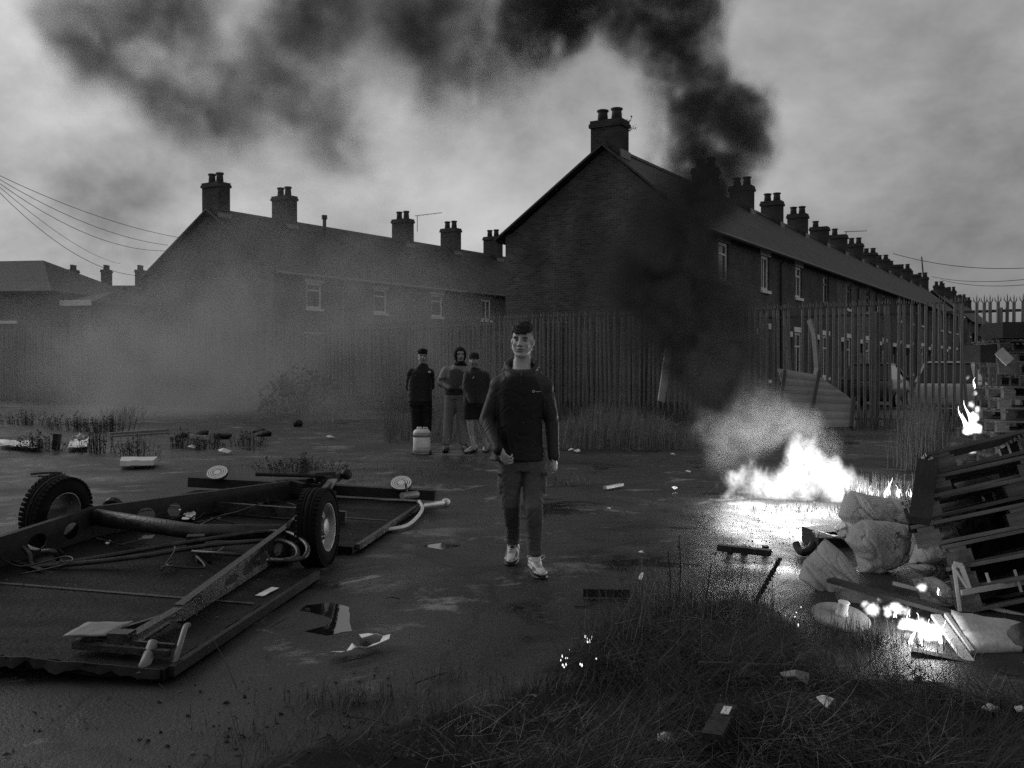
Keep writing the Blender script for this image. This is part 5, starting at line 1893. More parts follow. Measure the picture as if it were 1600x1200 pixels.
sheet_of('card_sheet', [on(97, 996, .16), on(167, 996, .15), on(208, 973, .155), on(137, 973, .165)], M['greypaint'], 'grey square of card lying flat on the near part of the caravan floor', 'card', curl=.012, seed=2)
sheet_of('card_sheet', [on(99, 994, .17), on(165, 994, .16), on(204, 974, .165), on(140, 973, .175)], M['greypaint'], 'upper of the two grey cards on the caravan floor', 'card', curl=.01, seed=5)
sheet_of('white_strip', [on(399, 931, .07), on(412, 932, .07), on(436, 919, .07), on(424, 918, .07)], M['paper'], 'white oblong strip on the floor edge beside the right chassis rail', 'strip', curl=.004, seed=3)
sheet_of('white_strip', [on(430, 794, .1), on(468, 794, .1), on(470, 788, .1), on(436, 788, .1)], M['paper'], 'white strip on the caravan floor just left of the upright wheel', 'strip', curl=.006, seed=4)
sheet_of('white_scrap', [on(267, 799, .14), on(289, 799, .14), on(291, 793, .14), on(270, 792, .14)], M['paper'], 'white scrap beside the left chassis rail', 'scrap', curl=.02, seed=6)
sheet_of('white_scrap', [on(284, 812, .16), on(304, 813, .16), on(306, 803, .18), on(290, 803, .18)], M['paper'], 'white scrap on the axle tube', 'scrap', curl=.03, seed=7)
sheet_of('white_scrap', [on(164, 849, .14), on(168, 851, .14), on(174, 846, .14), on(171, 844, .14)], M['paper'], 'tiny white scrap in front of the left chassis rail', 'scrap', curl=.004, seed=8)
sheet_of('white_scrap', [on(216, 843, .13), on(238, 842, .13), on(242, 836, .13), on(222, 838, .13)], M['greypaint'], 'grey scrap under the axle tube', 'scrap', curl=.01, seed=9)
# ------------------------------------------------------------------ pallets
def make_pallet(label, group, mat4, m):
    """a timber pallet 1.2 x 1.0 x 0.144 in its own frame: x along the deck boards' supports, corner at the origin"""
    t = thing('pallet', label, 'pallet', mat4=mat4, group=group)
    rr = random.Random(hash(label) % 1000 if False else len(label))
    BRD = MB().box((.6, 0, 0), (1.2, .098, .022)).mesh('plank', m)
    CRS = MB().box((0, .5, 0), (.098, 1.0, .022)).mesh('crosspiece', m)
    BLK = MB().box((0, 0, 0), (.145, .098, .074)).mesh('block', m)
    for i in range(6):
        o = link('plank', BRD, t, True)
        o.location = (rr.uniform(-.012, .012), .055 + i*.178, .133)
        o.rotation_euler = (0, 0, rr.uniform(-.012, .012))
    for i in range(3):
        o = link('crosspiece', CRS, t, True); o.location = (.075 + i*.525, 0, .109)
        for j in range(3):
            o = link('block', BLK, t, True); o.location = (.075 + i*.525, .055 + j*.445, .06)
    for j in range(3):
        o = link('plank', BRD, t, True); o.location = (0, .055 + j*.445, .011)
    return t
def mesh_variant(o, m):
    pass
M['palletwood'] = mat('dark_pallet_wood', 0.075, 0.75, 0.5, 3, 0.35, 30, stretch=(1,6,6))
NEARG, TOWG = 'pallets heaped at the right edge', 'pallets of the burning tower'
TILT = Matrix.Rotation(R(-16), 4, 'Y') @ Matrix.Rotation(R(-9), 4, 'X')
near_spec = [(1497, 962, 5.75, 4, 'lowest pallet of the leaning heap at the right edge'), (1490, 925, 5.8, -3, 'second lowest pallet of the leaning heap, with light strips in front'),
             (1484, 890, 5.85, 2, 'third pallet up in the leaning heap, behind the plain sack'), (1434, 858, 5.95, -2, 'middle pallet of the leaning heap, sticking out over the sacks'),
             (1436, 816, 6.0, 5, 'pallet of the leaning heap just above the middle one'), (1452, 782, 6.05, -4, 'second pallet from the top of the leaning heap'), (1459, 742, 6.1, 3, 'topmost pallet of the leaning heap at the right edge')]
p0_ = make_pallet(near_spec[0][4], NEARG, Matrix.Translation(P(near_spec[0][0], near_spec[0][1], near_spec[0][2])) @ Matrix.Rotation(R(near_spec[0][3]-20), 4, 'Z') @ TILT, M['palletwood'])
index_kids()
for (px, py, d, yw, lb) in near_spec[1:]:
    c = copy_tree(p0_)
    c.matrix_world = Matrix.Translation(P(px, py, d)) @ Matrix.Rotation(R(yw-20), 4, 'Z') @ TILT
    c['label'] = lb
for (px, py, d, yw, lb) in ((1575, 930, 6.6, -12, 'pallet behind the leaning heap, low at the picture edge'), (1560, 860, 6.9, -6, 'pallet behind the leaning heap, halfway up'), (1570, 800, 7.0, 4, 'pallet behind the leaning heap, upper one at the picture edge'), (1530, 760, 7.2, -2, 'pallet behind the topmost one of the leaning heap'), (1545, 830, 6.6, -9, 'pallet jammed into the right of the leaning heap'), (1520, 905, 6.5, -4, 'pallet jammed low into the leaning heap')):
    c = copy_tree(p0_)
    c.matrix_world = Matrix.Translation(P(px, py, d)) @ Matrix.Rotation(R(yw-20), 4, 'Z') @ Matrix.Rotation(R(4), 4, 'Y') @ TILT
    c['label'] = lb
leaner('upright_board', [P(1436, 822, 6.0), P(1449, 733, 6.15)], .12, .3, M['darkwood'], 'dark board standing on end at the left of the pallet heap', 'board', up=(.42, .9, 0))
leaner('prop_pallet_board', [P(1560, 985, 6.1), P(1640, 830, 6.6)], .9, .05, M['darkwood'], 'dark board propping the pallet heap at the picture edge', 'board', up=(.3, -1, 0))
names = ['bottom', 'second', 'third', 'fourth', 'fifth', 'sixth', 'seventh', 'eighth', 'ninth', 'tenth', 'eleventh', 'twelfth']
rr = random.Random(12)
for k in range(12):
    yw = rr.uniform(-14, 14)
    x = 6.13 + rr.uniform(-.05, .13) + (.25 if k in (5, 8) else 0)
    c = copy_tree(p0_)
    c.matrix_world = Matrix.Translation((x, 12.55 + rr.uniform(-.1, .1), .01 + k*.147)) @ Matrix.Rotation(R(yw), 4, 'Z')
    c['label'] = '%s pallet from the ground in the burning tower behind the heap' % names[k]
    c['group'] = TOWG
solo('dark_slab', MB().box(P(1597, 517, 12.6) , (.75, .7, .2), Matrix.Rotation(R(-5), 3, 'Z')), M['black'], 'thick black slab lying on top of the burning pallet tower', 'slab')
# small crates and boxes wedged in the tower
solo('crate', MB().box(P(1530, 553, 12.45), (.24, .3, .22), Matrix.Rotation(.3, 3, 'Z')), M['darkwood'], 'dark box at the top left corner of the burning tower', 'box')
solo('loose_board', MB().beam(P(1560, 548, 12.35), P(1578, 566, 12.3), .14, .02, up=(0, -1, .3)), M['palewood'], 'pale lit board end sticking from the tower under the black slab', 'board')

# ------------------------------------------------------------------ sacks
def pillow(name, poly, d, thick, m, label, seed, cat='sack', fold=.042, bend=None, group='woven sacks heaped below the pallets', n=150, rings=40):
    """a slumped sack: outline given as a direction-radius profile around its middle, closed front and back, creased"""
    cx = sum(p[0] for p in poly)/len(poly); cy = sum(p[1] for p in poly)/len(poly)
    # resample the outline
    seg = []
    for i in range(len(poly)):
        a, b = poly[i], poly[(i+1) % len(poly)]
        seg.append(math.hypot(b[0]-a[0], b[1]-a[1]))
    tot = sum(seg)
    outl = []
    for k in range(n):
        s = tot*k/n; i = 0
        while s > seg[i]:
            s -= seg[i]; i += 1
        a, b = poly[i], poly[(i+1) % len(poly)]
        f = s/seg[i]
        outl.append((a[0] + (b[0]-a[0])*f, a[1] + (b[1]-a[1])*f))
    # soften corners a little
    outl = [((outl[i-1][0] + 2*outl[i][0] + outl[(i+1) % n][0])/4, (outl[i-1][1] + 2*outl[i][1] + outl[(i+1) % n][1])/4) for i in range(n)]
    vv, ff = [], []
    def pt(x, y, h):
        v = P(x, y, d)
        q = v*35
        n1_ = noise.noise((v.x*5 + v.z*3 + seed, v.z*4 - v.x*2, seed))
        n2_ = noise.noise((v.x*11 + seed*2 + n1_*2, v.z*8 + v.x*6, seed))
        n3_ = noise.noise((v.x*24 + seed, v.z*27 - v.x*12 + n1_*3, seed*2))
        cr = n1_*1.1 - .55*math.exp(-(n1_/.07)**2)
        cr2 = n2_*.5 - .6*math.exp(-(n2_/.06)**2)
        cr3 = n3_*.4 - .5*math.exp(-(n3_/.07)**2)
        k = min(1, abs(h)*4)
        w = abs(h)*thick
        dd = h*thick + (fold*cr + fold*.45*cr2 + fold*.2*cr3)*k*(1 if h > 0 else -.5)
        tone_lean = (bend or 0)*(cy - y)/100
        dr = (v - CAM).normalized()
        p = v + Vector((0, -1, 0))*dd + Vector((0, 1, 0))*tone_lean
        return p
    for side in (1, -.6):
        base = len(vv)
        vv.append(pt(cx, cy, side))
        for r in range(1, rings+1):
            t = r/rings
            h = max(0, 1 - t**2.6)**.5
            for k in range(n):
                x = cx + (outl[k][0]-cx)*t; y = cy + (outl[k][1]-cy)*t
                vv.append(pt(x, y, side*h))
        for k in range(n):
            ff.append((base, base+1+k, base+1+(k+1) % n) if side > 0 else (base, base+1+(k+1) % n, base+1+k))
        for r in range(rings-1):
            for k in range(n):
                a, b = base+1+r*n+k, base+1+r*n+(k+1) % n
                ff.append((a, a+n, b+n, b) if side > 0 else (b, b+n, a+n, a))
    o_me = MB().add(vv, ff).mesh(name, m, True)
    bm = bmesh.new(); bm.from_mesh(o_me); bmesh.ops.remove_doubles(bm, verts=bm.verts[:], dist=.0005); bmesh.ops.recalc_face_normals(bm, faces=bm.faces[:]); bm.to_mesh(o_me); bm.free()
    world_copy = o_me.copy()
    o = solo(name, o_me, None, label, cat, group)
    return o, world_copy
def net_mat():
    m = mat('net_sack', .4, .85, .2, 3, .2, 60)
    t = m.node_tree; b = t.nodes['Principled BSDF']
    c = t.nodes.new('ShaderNodeTexCoord')
    ck = t.nodes.new('ShaderNodeTexVoronoi'); ck.inputs['Scale'].default_value = 85; ck.inputs['Randomness'].default_value = .15
    t.links.new(c.outputs['Object'], ck.inputs['Vector'])
    mr = t.nodes.new('ShaderNodeMapRange'); mr.inputs['From Min'].default_value = .25; mr.inputs['From Max'].default_value = .45
    mr.inputs['To Min'].default_value = .12; mr.inputs['To Max'].default_value = .42
    t.links.new(ck.outputs['Distance'], mr.inputs['Value'])
    t.links.new(mr.outputs['Result'], b.inputs['Base Color'])
    return m
M['net'] = net_mat()
pillow('sack', [(1308, 805), (1322, 782), (1338, 769), (1362, 775), (1392, 780), (1445, 786), (1450, 825), (1415, 824), (1390, 822), (1365, 818), (1340, 815), (1318, 820)], 7.85, .15, M['net'], 'pale net sack at the back of the heap, nearest the big fire', 3.0, bend=.4)
s2, s2m = pillow('sack', [(1322, 846), (1338, 824), (1356, 816), (1395, 818), (1428, 824), (1424, 850), (1412, 872), (1392, 884), (1352, 894), (1335, 890), (1333, 862)], 6.95, .15, M['sack'], 'plump pale sack with dark letters on its end, in the middle of the heap', 11.0, bend=.3)
pillow('sack', [(1247, 903), (1262, 882), (1285, 868), (1308, 851), (1327, 868), (1338, 888), (1340, 903), (1334, 918), (1318, 922), (1325, 945), (1300, 945), (1276, 922)], 6.35, .09, M['sack'], 'folded flat grey sack nearest the camera, left of the heap', 23.0, fold=.05, bend=.5)
pillow('sack', [(1434, 850), (1444, 838), (1458, 832), (1476, 832), (1484, 862), (1480, 882), (1462, 884), (1436, 882), (1420, 880)], 6.45, .12, M['sack'], 'plain sack slumped under the pallets, right of the lettered one', 31.0)
pillow('sack', [(1418, 884), (1450, 878), (1482, 880), (1490, 900), (1470, 906), (1440, 900)], 6.4, .1, M['sack'], 'flattened grey sack under the plain sack and the pallets', 37.0)
pillow('sack', [(1303, 826), (1316, 814), (1330, 818), (1334, 836), (1324, 848), (1310, 838)], 7.3, .1, M['plastic'], 'small smooth white bag squeezed between the net sack and the lettered sack', 41.0)
pillow('sack', [(1436, 806), (1470, 808), (1484, 822), (1478, 834), (1450, 834), (1438, 826)], 6.75, .14, M['sack'], 'sack end tucked under the middle pallet', 47.0)
pillow('rag', [(1302, 918), (1335, 922), (1400, 945), (1392, 965), (1345, 968), (1312, 950)], 6.0, .06, mat('dirty_rag', .12, .9, .4, 4, .3), 'dirty rag spread in front of the folded sack', 53.0, cat='rag', group=None)
pillow('filler', [(1452, 790), (1500, 730), (1580, 700), (1680, 690), (1690, 940), (1600, 985), (1520, 975), (1490, 920), (1470, 860)], 7.35, .25, M['black'], 'black tarpaulin added behind the leaning pallets to darken their gaps', 83.0, cat='filler', group=None)  # black heap added behind the pallets so the gaps between them look dark
pillow('plastic_sheet', [(1425, 905), (1460, 900), (1500, 930), (1560, 950), (1600, 960), (1600, 985), (1540, 975), (1480, 960), (1440, 940)], 5.9, .06, mat('dull_sheeting', .16, .6, .4, 5, .4, 30), 'crumpled grey sheeting behind the long dark board', 71.0, cat='sheeting', group=None, fold=.06)
pillow('plastic_sheet', [(1452, 820), (1485, 812), (1500, 835), (1492, 870), (1468, 872), (1455, 850)], 6.2, .05, M['sack'], 'pale torn sheeting hanging out between the pallets', 73.0, cat='sheeting', group=None, fold=.06)
m_ink = mat('sack_ink', .015, .8, .2, 10, 0)
print_on('lettering', s2, s2m, 'N', (1403, 836), 6.75, .055, m_ink, R(62), .006).matrix_parent_inverse = BASE[s2.name].inverted()
print_on('lettering', s2, s2m, 'V', (1399, 855), 6.75, .05, m_ink, R(40), .006).matrix_parent_inverse = BASE[s2.name].inverted()
# shoe-like scrap beside the sacks, tray
pillow('flat_bag', [(1270, 832), (1276, 828), (1300, 836), (1322, 838), (1322, 842), (1275, 840)], 7.5, .05, M['plastic'], 'flattened pale carton lying on the wet ground left of the sacks', 61.0, cat='carton', group=None)
solo('low_box', MB().box(G(1305, 856) + Vector((.02, .2, .06)), (.34, .3, .12), Matrix.Rotation(.15, 3, 'Z')), M['black'], 'dark low box below the pale carton beside the sacks', 'box')

# ------------------------------------------------------------------ boards and panels by the small fire
def board(name, a, b, w, h, m, label, cat='board', up=(0, 0, 1), group=None):
    return solo(name, MB().beam(a, b, w, h, up=up), m, label, cat, group)
board('board', P(1297, 906, 6.0), P(1500, 962, 5.35), .075, .022, M['darkwood'], 'long dark board slanting from the rag over the small fire')
board('board', P(1500, 964, 5.4), P(1640, 1003, 5.1), .12, .02, M['wood'], 'grey board running off the right edge above the pale panel')
board('batten', P(1395, 911, 6.1), P(1640, 972, 5.6), .022, .02, M['palewood'], 'thin pale batten behind the long dark board')
board('batten', P(1462, 962, 5.32), P(1537, 1066, 4.6), .05, .018, M['palewood'], 'pale batten pointing down at the grass, lit by the small fire')
board('batten', P(1478, 965, 5.3), P(1519, 1024, 4.9), .02, .055, M['palewood'], 'short pale batten edge beside the panel')
sheet_of('panel', [P(1520, 1026, 4.92), P(1632, 1020, 4.95), P(1620, 988, 5.25), P(1486, 964, 5.3)], M['palewood'], 'pale warped door panel lying at the right edge by the small fire', 'panel', curl=.03, th=.03, seed=12)
board('board', P(1424, 1019, 4.9), P(1580, 1050, 4.72), .07, .03, M['darkwood'], 'charred board under the pale battens')
board('board', P(1505, 1050, 4.72), P(1640, 1045, 4.7), .14, .03, M['wood'], 'short grey board end lying in the grass at the right edge')
solo('carpet_roll', MB().tube(smooth_path([P(1590, 985, 5.05), P(1600, 1000, 5.0), P(1612, 1030, 4.95)]), .06, 8), M['darkwood'], 'dark rounded edge strip at the right edge of the pale panel', 'strip', smooth=True)
# light strips of broken pallet in front of the heap
STR = 'lit splinters in front of the pallet heap'
for i, (a, b, w, tx) in enumerate((((1490, 882, 5.72), (1500, 955, 5.65), .018, 'left upright splinter of the lit frame'), ((1502, 884, 5.72), (1515, 922, 5.68), .026, 'right upright splinter of the lit frame'), ((1490, 881, 5.72), (1503, 884, 5.72), .03, 'top splinter of the lit frame'),
                              ((1492, 890, 5.7), (1513, 922, 5.68), .012, 'diagonal splinter of the lit frame'), ((1502, 926, 5.65), (1610, 908, 5.75), .03, 'long pale lath across the front of the pallet heap'), ((1541, 895, 5.72), (1546, 910, 5.7), .012, 'small splinter hanging over the long lath'), ((1585, 890, 5.72), (1596, 925, 5.7), .012, 'thin splinter at the right end of the long lath'))):
    board('splinter', P(*a), P(*b), w, .012, M['palewood'], tx, 'splinter', up=(0, -1, 0), group=STR)
# the reel end
t = thing('cable_reel', 'pale round reel end with a hub lying by the small fire', 'reel', G(1316, 985))
ax = Vector((.10, -.25, 1)).normalized()
c = G(1314, 978) + Vector((0, 0, .05))
part('disc', MB().lathe([(.02, -.012), (.15, -.012), (.158, -.006), (.158, .006), (.15, .012), (.05, .016), (.03, .016)], c, ax, 36), M['render'], t, smooth=False)
part('hub', MB().lathe([(.036, .014), (.034, .03), (.029, .04), (.029, .085), (.033, .09), (.02, .092)], c, ax, 20), M['plastic'], t, smooth=True)

# ------------------------------------------------------------------ litter
sheet_of('foam_slab', [G(187, 729, .05), G(240, 727, .05), G(246, 721, .05), G(190, 722, .05)], M['plastic'], 'white foam slab lying flat beyond the left wheel', 'foam slab', curl=.02, th=.07, seed=15)
def ribbon(name, px, w, m, label, cat, z=.02, seed=1):
    rr = random.Random(seed)
    pts = []
    for i, (x, y, zz) in enumerate(px):
        pts.append((on(x, y, zz), w*rr.uniform(.7, 1.3)))
    vv, ff = [], []
    up = Vector((0, .25, 1)).normalized()
    for i, (p, ww) in enumerate(pts):
        t_ = (pts[min(i+1, len(pts)-1)][0] - pts[max(i-1, 0)][0]).normalized()
        s_ = t_.cross(up).normalized()
        s_ = (s_ + up*rr.uniform(-.6, .6)).normalized()
        a, b = p + s_*ww/2, p - s_*ww/2
        a.z = max(a.z, .012); b.z = max(b.z, .012)
        vv += [a, b, a + Vector((0,0,.003)), b + Vector((0,0,.003))]
    for i in range(len(pts)-1):
        o_ = i*4
        ff += [(o_, o_+4, o_+5, o_+1), (o_+2, o_+3, o_+7, o_+6), (o_, o_+2, o_+6, o_+4), (o_+1, o_+5, o_+7, o_+3)]
    ff += [(0, 1, 3, 2), (len(vv)-4, len(vv)-2, len(vv)-1, len(vv)-3)]
    return solo(name, MB().add(vv, ff), m, label, cat)
ribbon('torn_paper', [(517, 1021, .02), (530, 1019, .025), (545, 1017, .02), (552, 1009, .04), (560, 1012, .03), (572, 1014, .02), (586, 1007, .03), (601, 1001, .04), (604, 993, .05), (592, 993, .05), (574, 994, .03), (568, 991, .02)], .05, M['paper'], 'torn white paper strip curling on the wet ground', 'paper', seed=3)
t = thing('broken_plank', 'black broken plank with stubs lying in front of the fire reflection', 'plank', G(1162, 866))
part('plank', MB().beam(G(1122, 855, .08), G(1204, 864, .07), .07, .045), M['darkwood'], t)
for px in (1140, 1163, 1196):
    part('stub', MB().box(G(px, 866) + Vector((0, 0, .03)), (.04, .05, .07)), M['darkwood'], t)
solo('tyre_scrap', MB().tube(smooth_path([G(1243, 866) + Vector((0,0,.09)), G(1248, 868) + Vector((0,0,.045)), G(1257, 870) + Vector((0,0,.035)), G(1266, 868) + Vector((0,0,.05)), G(1271, 866) + Vector((0,0,.085))]), [.005]+[.03]*23+[.005], 8), M['black'], 'curved black scrap with raised horns beside the broken plank', 'scrap')
solo('black_strip', MB().beam(G(911, 925, .045), G(984, 926, .045), .06, .05), M['black'], 'flat black strip lying in front of the walking man', 'strip')
solo('pale_stick', MB().beam(G(945, 762, .03), G(972, 757, .035), .05, .03), M['palewood'], 'short pale stick on the asphalt right of the walking man', 'stick')
sheet_of('white_scrap', [G(997, 905, .02), G(1003, 907, .03), G(1006, 897, .06), G(1002, 896, .05)], M['paper'], 'small upright white scrap in front of the grass bank', 'scrap', curl=.02, seed=21)
LIT = 'white scraps of litter scattered on the ground'
litter = [(1290, 1129, .05, 'white crumpled scrap low in the right foreground grass'), (1041, 1186, .04, 'white scrap at the bottom edge of the picture'), (1545, 1140, .05, 'pale scrap in the bottom right corner grass'), (1596, 1140, .035, 'scrap touching the right edge low down'),
          (1243, 1094, .08, 'large grey flattened scrap in the foreground grass'), (1003, 868, .03, 'scrap below the fire reflection on the left'), (1075, 741, .04, 'white fleck on the asphalt left of the fire'), (1054, 766, .05, 'white fleck with a tail left of the fire'), (951, 795, .02, 'tiny fleck right of the walking man'),
          (903, 708, .08, 'pale litter at the weeds right of the walking man'), (893, 706, .06, 'smaller pale litter at the same weeds'), (1052, 712, .05, 'white fleck at the right end of the weeds'), (483, 757, .08, 'pale fleck behind the hitch'), (516, 687, .1, 'white fleck far behind the chassis'), (350, 711, .12, 'thin pale strip behind the foam slab'), (300, 703, .1, 'pale strip left in the far weeds')]
for i, (px, py, s, lb) in enumerate(litter):
    mb = MB()
    c = G(px, py); c.z = gheight(c.x, c.y) + .02
    rr2 = random.Random(i+40)
    ang = [2*math.pi*k/7 for k in range(7)]
    top = [c + Vector((math.cos(a)*s*rr2.uniform(.5, 1.1), math.sin(a)*s*rr2.uniform(.4, 1), rr2.uniform(.0, .6)*s)) for a in ang]
    mb.add([c + Vector((0,0,s*.7))] + top + [p - Vector((0,0,.006)) for p in top] + [c], [(0, 1+k, 1+(k+1) % 7) for k in range(7)] + [(15, 8+(k+1) % 7, 8+k) for k in range(7)] + [(1+k, 8+k, 8+(k+1) % 7, 1+(k+1) % 7) for k in range(7)])
    solo('scrap', mb, M['paper'] if i not in (4,) else M['greypaint'], lb, 'scrap', LIT)
for i, (q, lb, m_) in enumerate((([(0, 697), (58, 701), (60, 694), (0, 688)], 'white sheet lying at the left edge beyond the wheel', M['paper']), ([(106, 700), (136, 699), (140, 688), (110, 690)], 'white crumpled sheet among the left weeds', M['paper']),
                            ([(112, 687), (135, 686), (136, 682), (113, 683)], 'grey board behind the white crumpled sheet', M['greypaint']))):
    sheet_of('litter_sheet', [G(x, y, .06) for x, y in q], m_, lb, 'sheet', curl=.12, seed=30+i)
# bricks and kerb lumps lying beyond
BK = 'dark lumps of rubble beyond the chassis'
for i, (px, py, w, h, lb) in enumerate(((315, 681, .35, .16, 'leftmost dark rubble lump beyond the foam slab'), (345, 685, .5, .14, 'long dark rubble lump beyond the foam slab'), (412, 681, .35, .16, 'rubble lump nearer the middle'), (405, 676, .3, .14, 'small rubble lump behind the others'), (465, 665, .35, .2, 'far pale rubble lump in the smoke'), (285, 683, .3, .12, 'low rubble lump at the left of the row'))):
    c = G(px, py)
    mb = MB().ell(c + Vector((0,0,h*.3)), (w*.42, .16, h*.45), Matrix.Rotation(rr.uniform(-.5, .5), 3, 'Z'), 9, 6)
    mb.v = [tuple(Vector(v) + Vector((noise.noise(Vector(v)*7), noise.noise(Vector(v)*7 + Vector((5,0,0))), noise.noise(Vector(v)*7 + Vector((0,9,0)))*.6))*.07) for v in mb.v]
    solo('rubble', mb, M['rust'], lb, 'rubble', BK)
for i, (a, b, lb) in enumerate((((170, 678), (262, 672), 'long pale lath in the far left weeds'), ((296, 681), (330, 683), 'pale lath lying by the rubble'), ((186, 649), (210, 649), 'far pale lath near the left fence'), ((520, 657), (600, 655), 'long pale board lying in the smoke before the fence'))):
    solo('lath', MB().beam(G(*a, .06), G(*b, .06), .09, .05), M['greypaint'], lb, 'lath', 'pale laths lying on the far ground')
solo('dark_post', MB().beam(G(87, 702), G(87, 702) + Vector((.03, 0, .27)), .1, .1), M['black'], 'short dark stump among the left weeds', 'stump')
solo('wire_loop', MB().tube(smooth_path([G(48, 741, .02), G(70, 739, .03), G(100, 739, .03), G(92, 744, .02), G(60, 744, .02)]), .014, 5), M['wire'], 'loop of dark hose on the ground beyond the left wheel', 'hose')
board('thin_rod', G(1092, 1036, .1), G(1262, 1041, .09), .014, .012, M['wood'], 'thin straight rod lying across the foreground grass', 'rod')
t = thing('small_plank', 'short plank with a white label lying in the foreground grass', 'plank', G(1130, 1130))
a, b_ = G(1112, 1152, .13), G(1136, 1105, .13)
part('plank', MB().beam(a, b_, .075, .025), M['darkwood'], t)
part('label', MB().beam(lerp(a, b_, .6) + Vector((.012,0,.018)), lerp(a, b_, .85) + Vector((.012,0,.018)), .03, .004), M['paper'], t)
# pebbles and grit on the asphalt: nobody could count them
gm = MB()
rr = random.Random(77)
for i in range(1500):
    if i < 900:
        px, py = rr.uniform(560, 1330), 740 + 420*rr.random()**1.7
    else:
        px, py = rr.uniform(1060, 1310), rr.uniform(780, 880)
    c = G(px, py)
    if c.x < -1.0 and c.y < 10: continue
    s = rr.uniform(.0015, .006)*(1.8 if rr.random() < .06 else 1)
    c.z = gheight(c.x, c.y)
    v = [c + Vector((rr.uniform(.6, 1.2)*s*dx, rr.uniform(.6, 1.2)*s*dy, 0)) for dx, dy in ((-1,-1),(1,-1),(1,1),(-1,1))]
    tp = c + Vector((0, 0, s*rr.uniform(.7, 1.5)))
    gm.add(v + [tp], [(0,1,4), (1,2,4), (2,3,4), (3,0,4)])
tag(link('grit', gm.mesh('grit', mat('grit', .06, .7, .6, 50, 0))), 'grit and small stones on the asphalt', 'grit', kind='stuff')

# puddles
def puddle(px, lb):
    pts = [G(*p) for p in px]
    c = sum((p for p in pts), Vector())/len(pts)
    z = sum(gheight(p.x, p.y) for p in pts)/len(pts) + .001
    n = 60
    vv = [(c.x, c.y, z)]
    for k in range(n):
        s = k/n*len(pts); i = int(s); f = s - i
        p = lerp(pts[i], pts[(i+1) % len(pts)], f*f*(3-2*f))
        j = 1 + .10*noise.noise((p.x*5, p.y*5, 2)) + .06*noise.noise((p.x*17, p.y*17, 2))
        q = c + (p - c)*j
        vv.append((q.x, q.y, z))
    me = bpy.data.meshes.new('puddle'); me.from_pydata(vv, [], [(0, 1+k, 1+(k+1) % n) for k in range(n)])
    me.materials.append(M['water'])
    tag(link('puddle', me), lb, kind='structure')
M['water'] = mat('puddle_water', .008, .03, .2, 3, .02, 12, spec=.5)
puddle([(455, 965), (478, 945), (512, 942), (545, 948), (548, 985), (510, 992), (470, 985)], 'puddle beside the caravan floor')
puddle([(655, 853), (690, 848), (720, 852), (690, 858)], 'small puddle left of the man')

# ------------------------------------------------------------------ grass and weeds
def leaf_mat(name, v):
    return mat(name, v, .7, .45, 8, 0, spec=.25)
M['dry'] = leaf_mat('dry_grass', .08)
M['straw'] = leaf_mat('straw_stalks', .15)
M['dead'] = leaf_mat('dead_flat_grass', .03)
M['weed'] = leaf_mat('weed_green', .035)
def blades(name, spots, m, label, kind='stuff', seed=1, segs=3):
    """spots: (x, y, z, length, width, lean, heading); one mesh of curved blades"""
    r_ = np.random.default_rng(seed)
    vv, ff = [], []
    for (x, y, z, ln, w, lean, hd) in spots:
        b = len(vv)
        dx, dy = math.cos(hd), math.sin(hd)
        sx, sy = -dy, dx
        cv = r_.uniform(.3, 1.4)
        tw = r_.uniform(-.5, .5)
        kink = r_.uniform(-.5, .5)
        for i in range(segs+1):
            t = i/segs
            a = lean*(t**.8)*cv
            a = min(a, 2.2)
            # integrate roughly
            hx = ln*t*math.sin(a*.7)
            hz = ln*t*math.cos(a*.7)
            if lean < 0:      # lying strands
                be = -lean + kink*t
                hx = ln*t*math.sin(be); hz = max(ln*t*math.cos(be), .002) + .012*math.sin(t*3.1)
            ww = w*(1 - t)**.7*.5
            ax, ay = sx + tw*dx*t, sy + tw*dy*t
            vv.append((x + dx*hx - ax*ww, y + dy*hx - ay*ww, z + max(hz, .004)))
            vv.append((x + dx*hx + ax*ww, y + dy*hx + ay*ww, z + max(hz, .004) + ww*.4))
        for i in range(segs):
            ff.append((b+2*i, b+2*i+1, b+2*i+3, b+2*i+2))
    me = bpy.data.meshes.new(name)
    me.from_pydata(vv, [], ff)
    me.materials.append(m)
    o = link(name, me)
    tag(o, label, kind=kind)
    return o
rr = random.Random(101)
# foreground bank: thick mat of dead, flattened grass
sp = []
n_ = 0
while n_ < 15000:
    x, y = rr.uniform(-1.2, 3.6), 3.0 + 3.6*rr.random()**1.2
    b = bank(x, y)
    if b < rr.uniform(.05, .6): continue
    cl = noise.noise((x*2.6, y*2.6, 5)) + .5*noise.noise((x*6, y*6, 2))
    if cl < rr.uniform(-.4, .3) + (.2 if x < .25 else 0): continue
    z = gheight(x, y) - .005
    flat = rr.random() < .94
    ln = rr.uniform(.08, .38)*(1 + .5*cl)*(.6 if x < .2 else 1) if flat else rr.uniform(.04, .13)
    hd = 2.2 + 3.0*noise.noise((x*1.6, y*1.6, 1)) + rr.gauss(0, 1.0)
    sp.append((x, y, z + (rr.uniform(0, .045) if flat else 0), ln, rr.uniform(.0018, .0045), -rr.uniform(1.05, 1.6) if flat else rr.uniform(.3, 1.0), hd))
    n_ += 1
blades('bank_grass', sp, M['dead'], 'matted dead grass over the foreground bank', seed=2)
sp = []
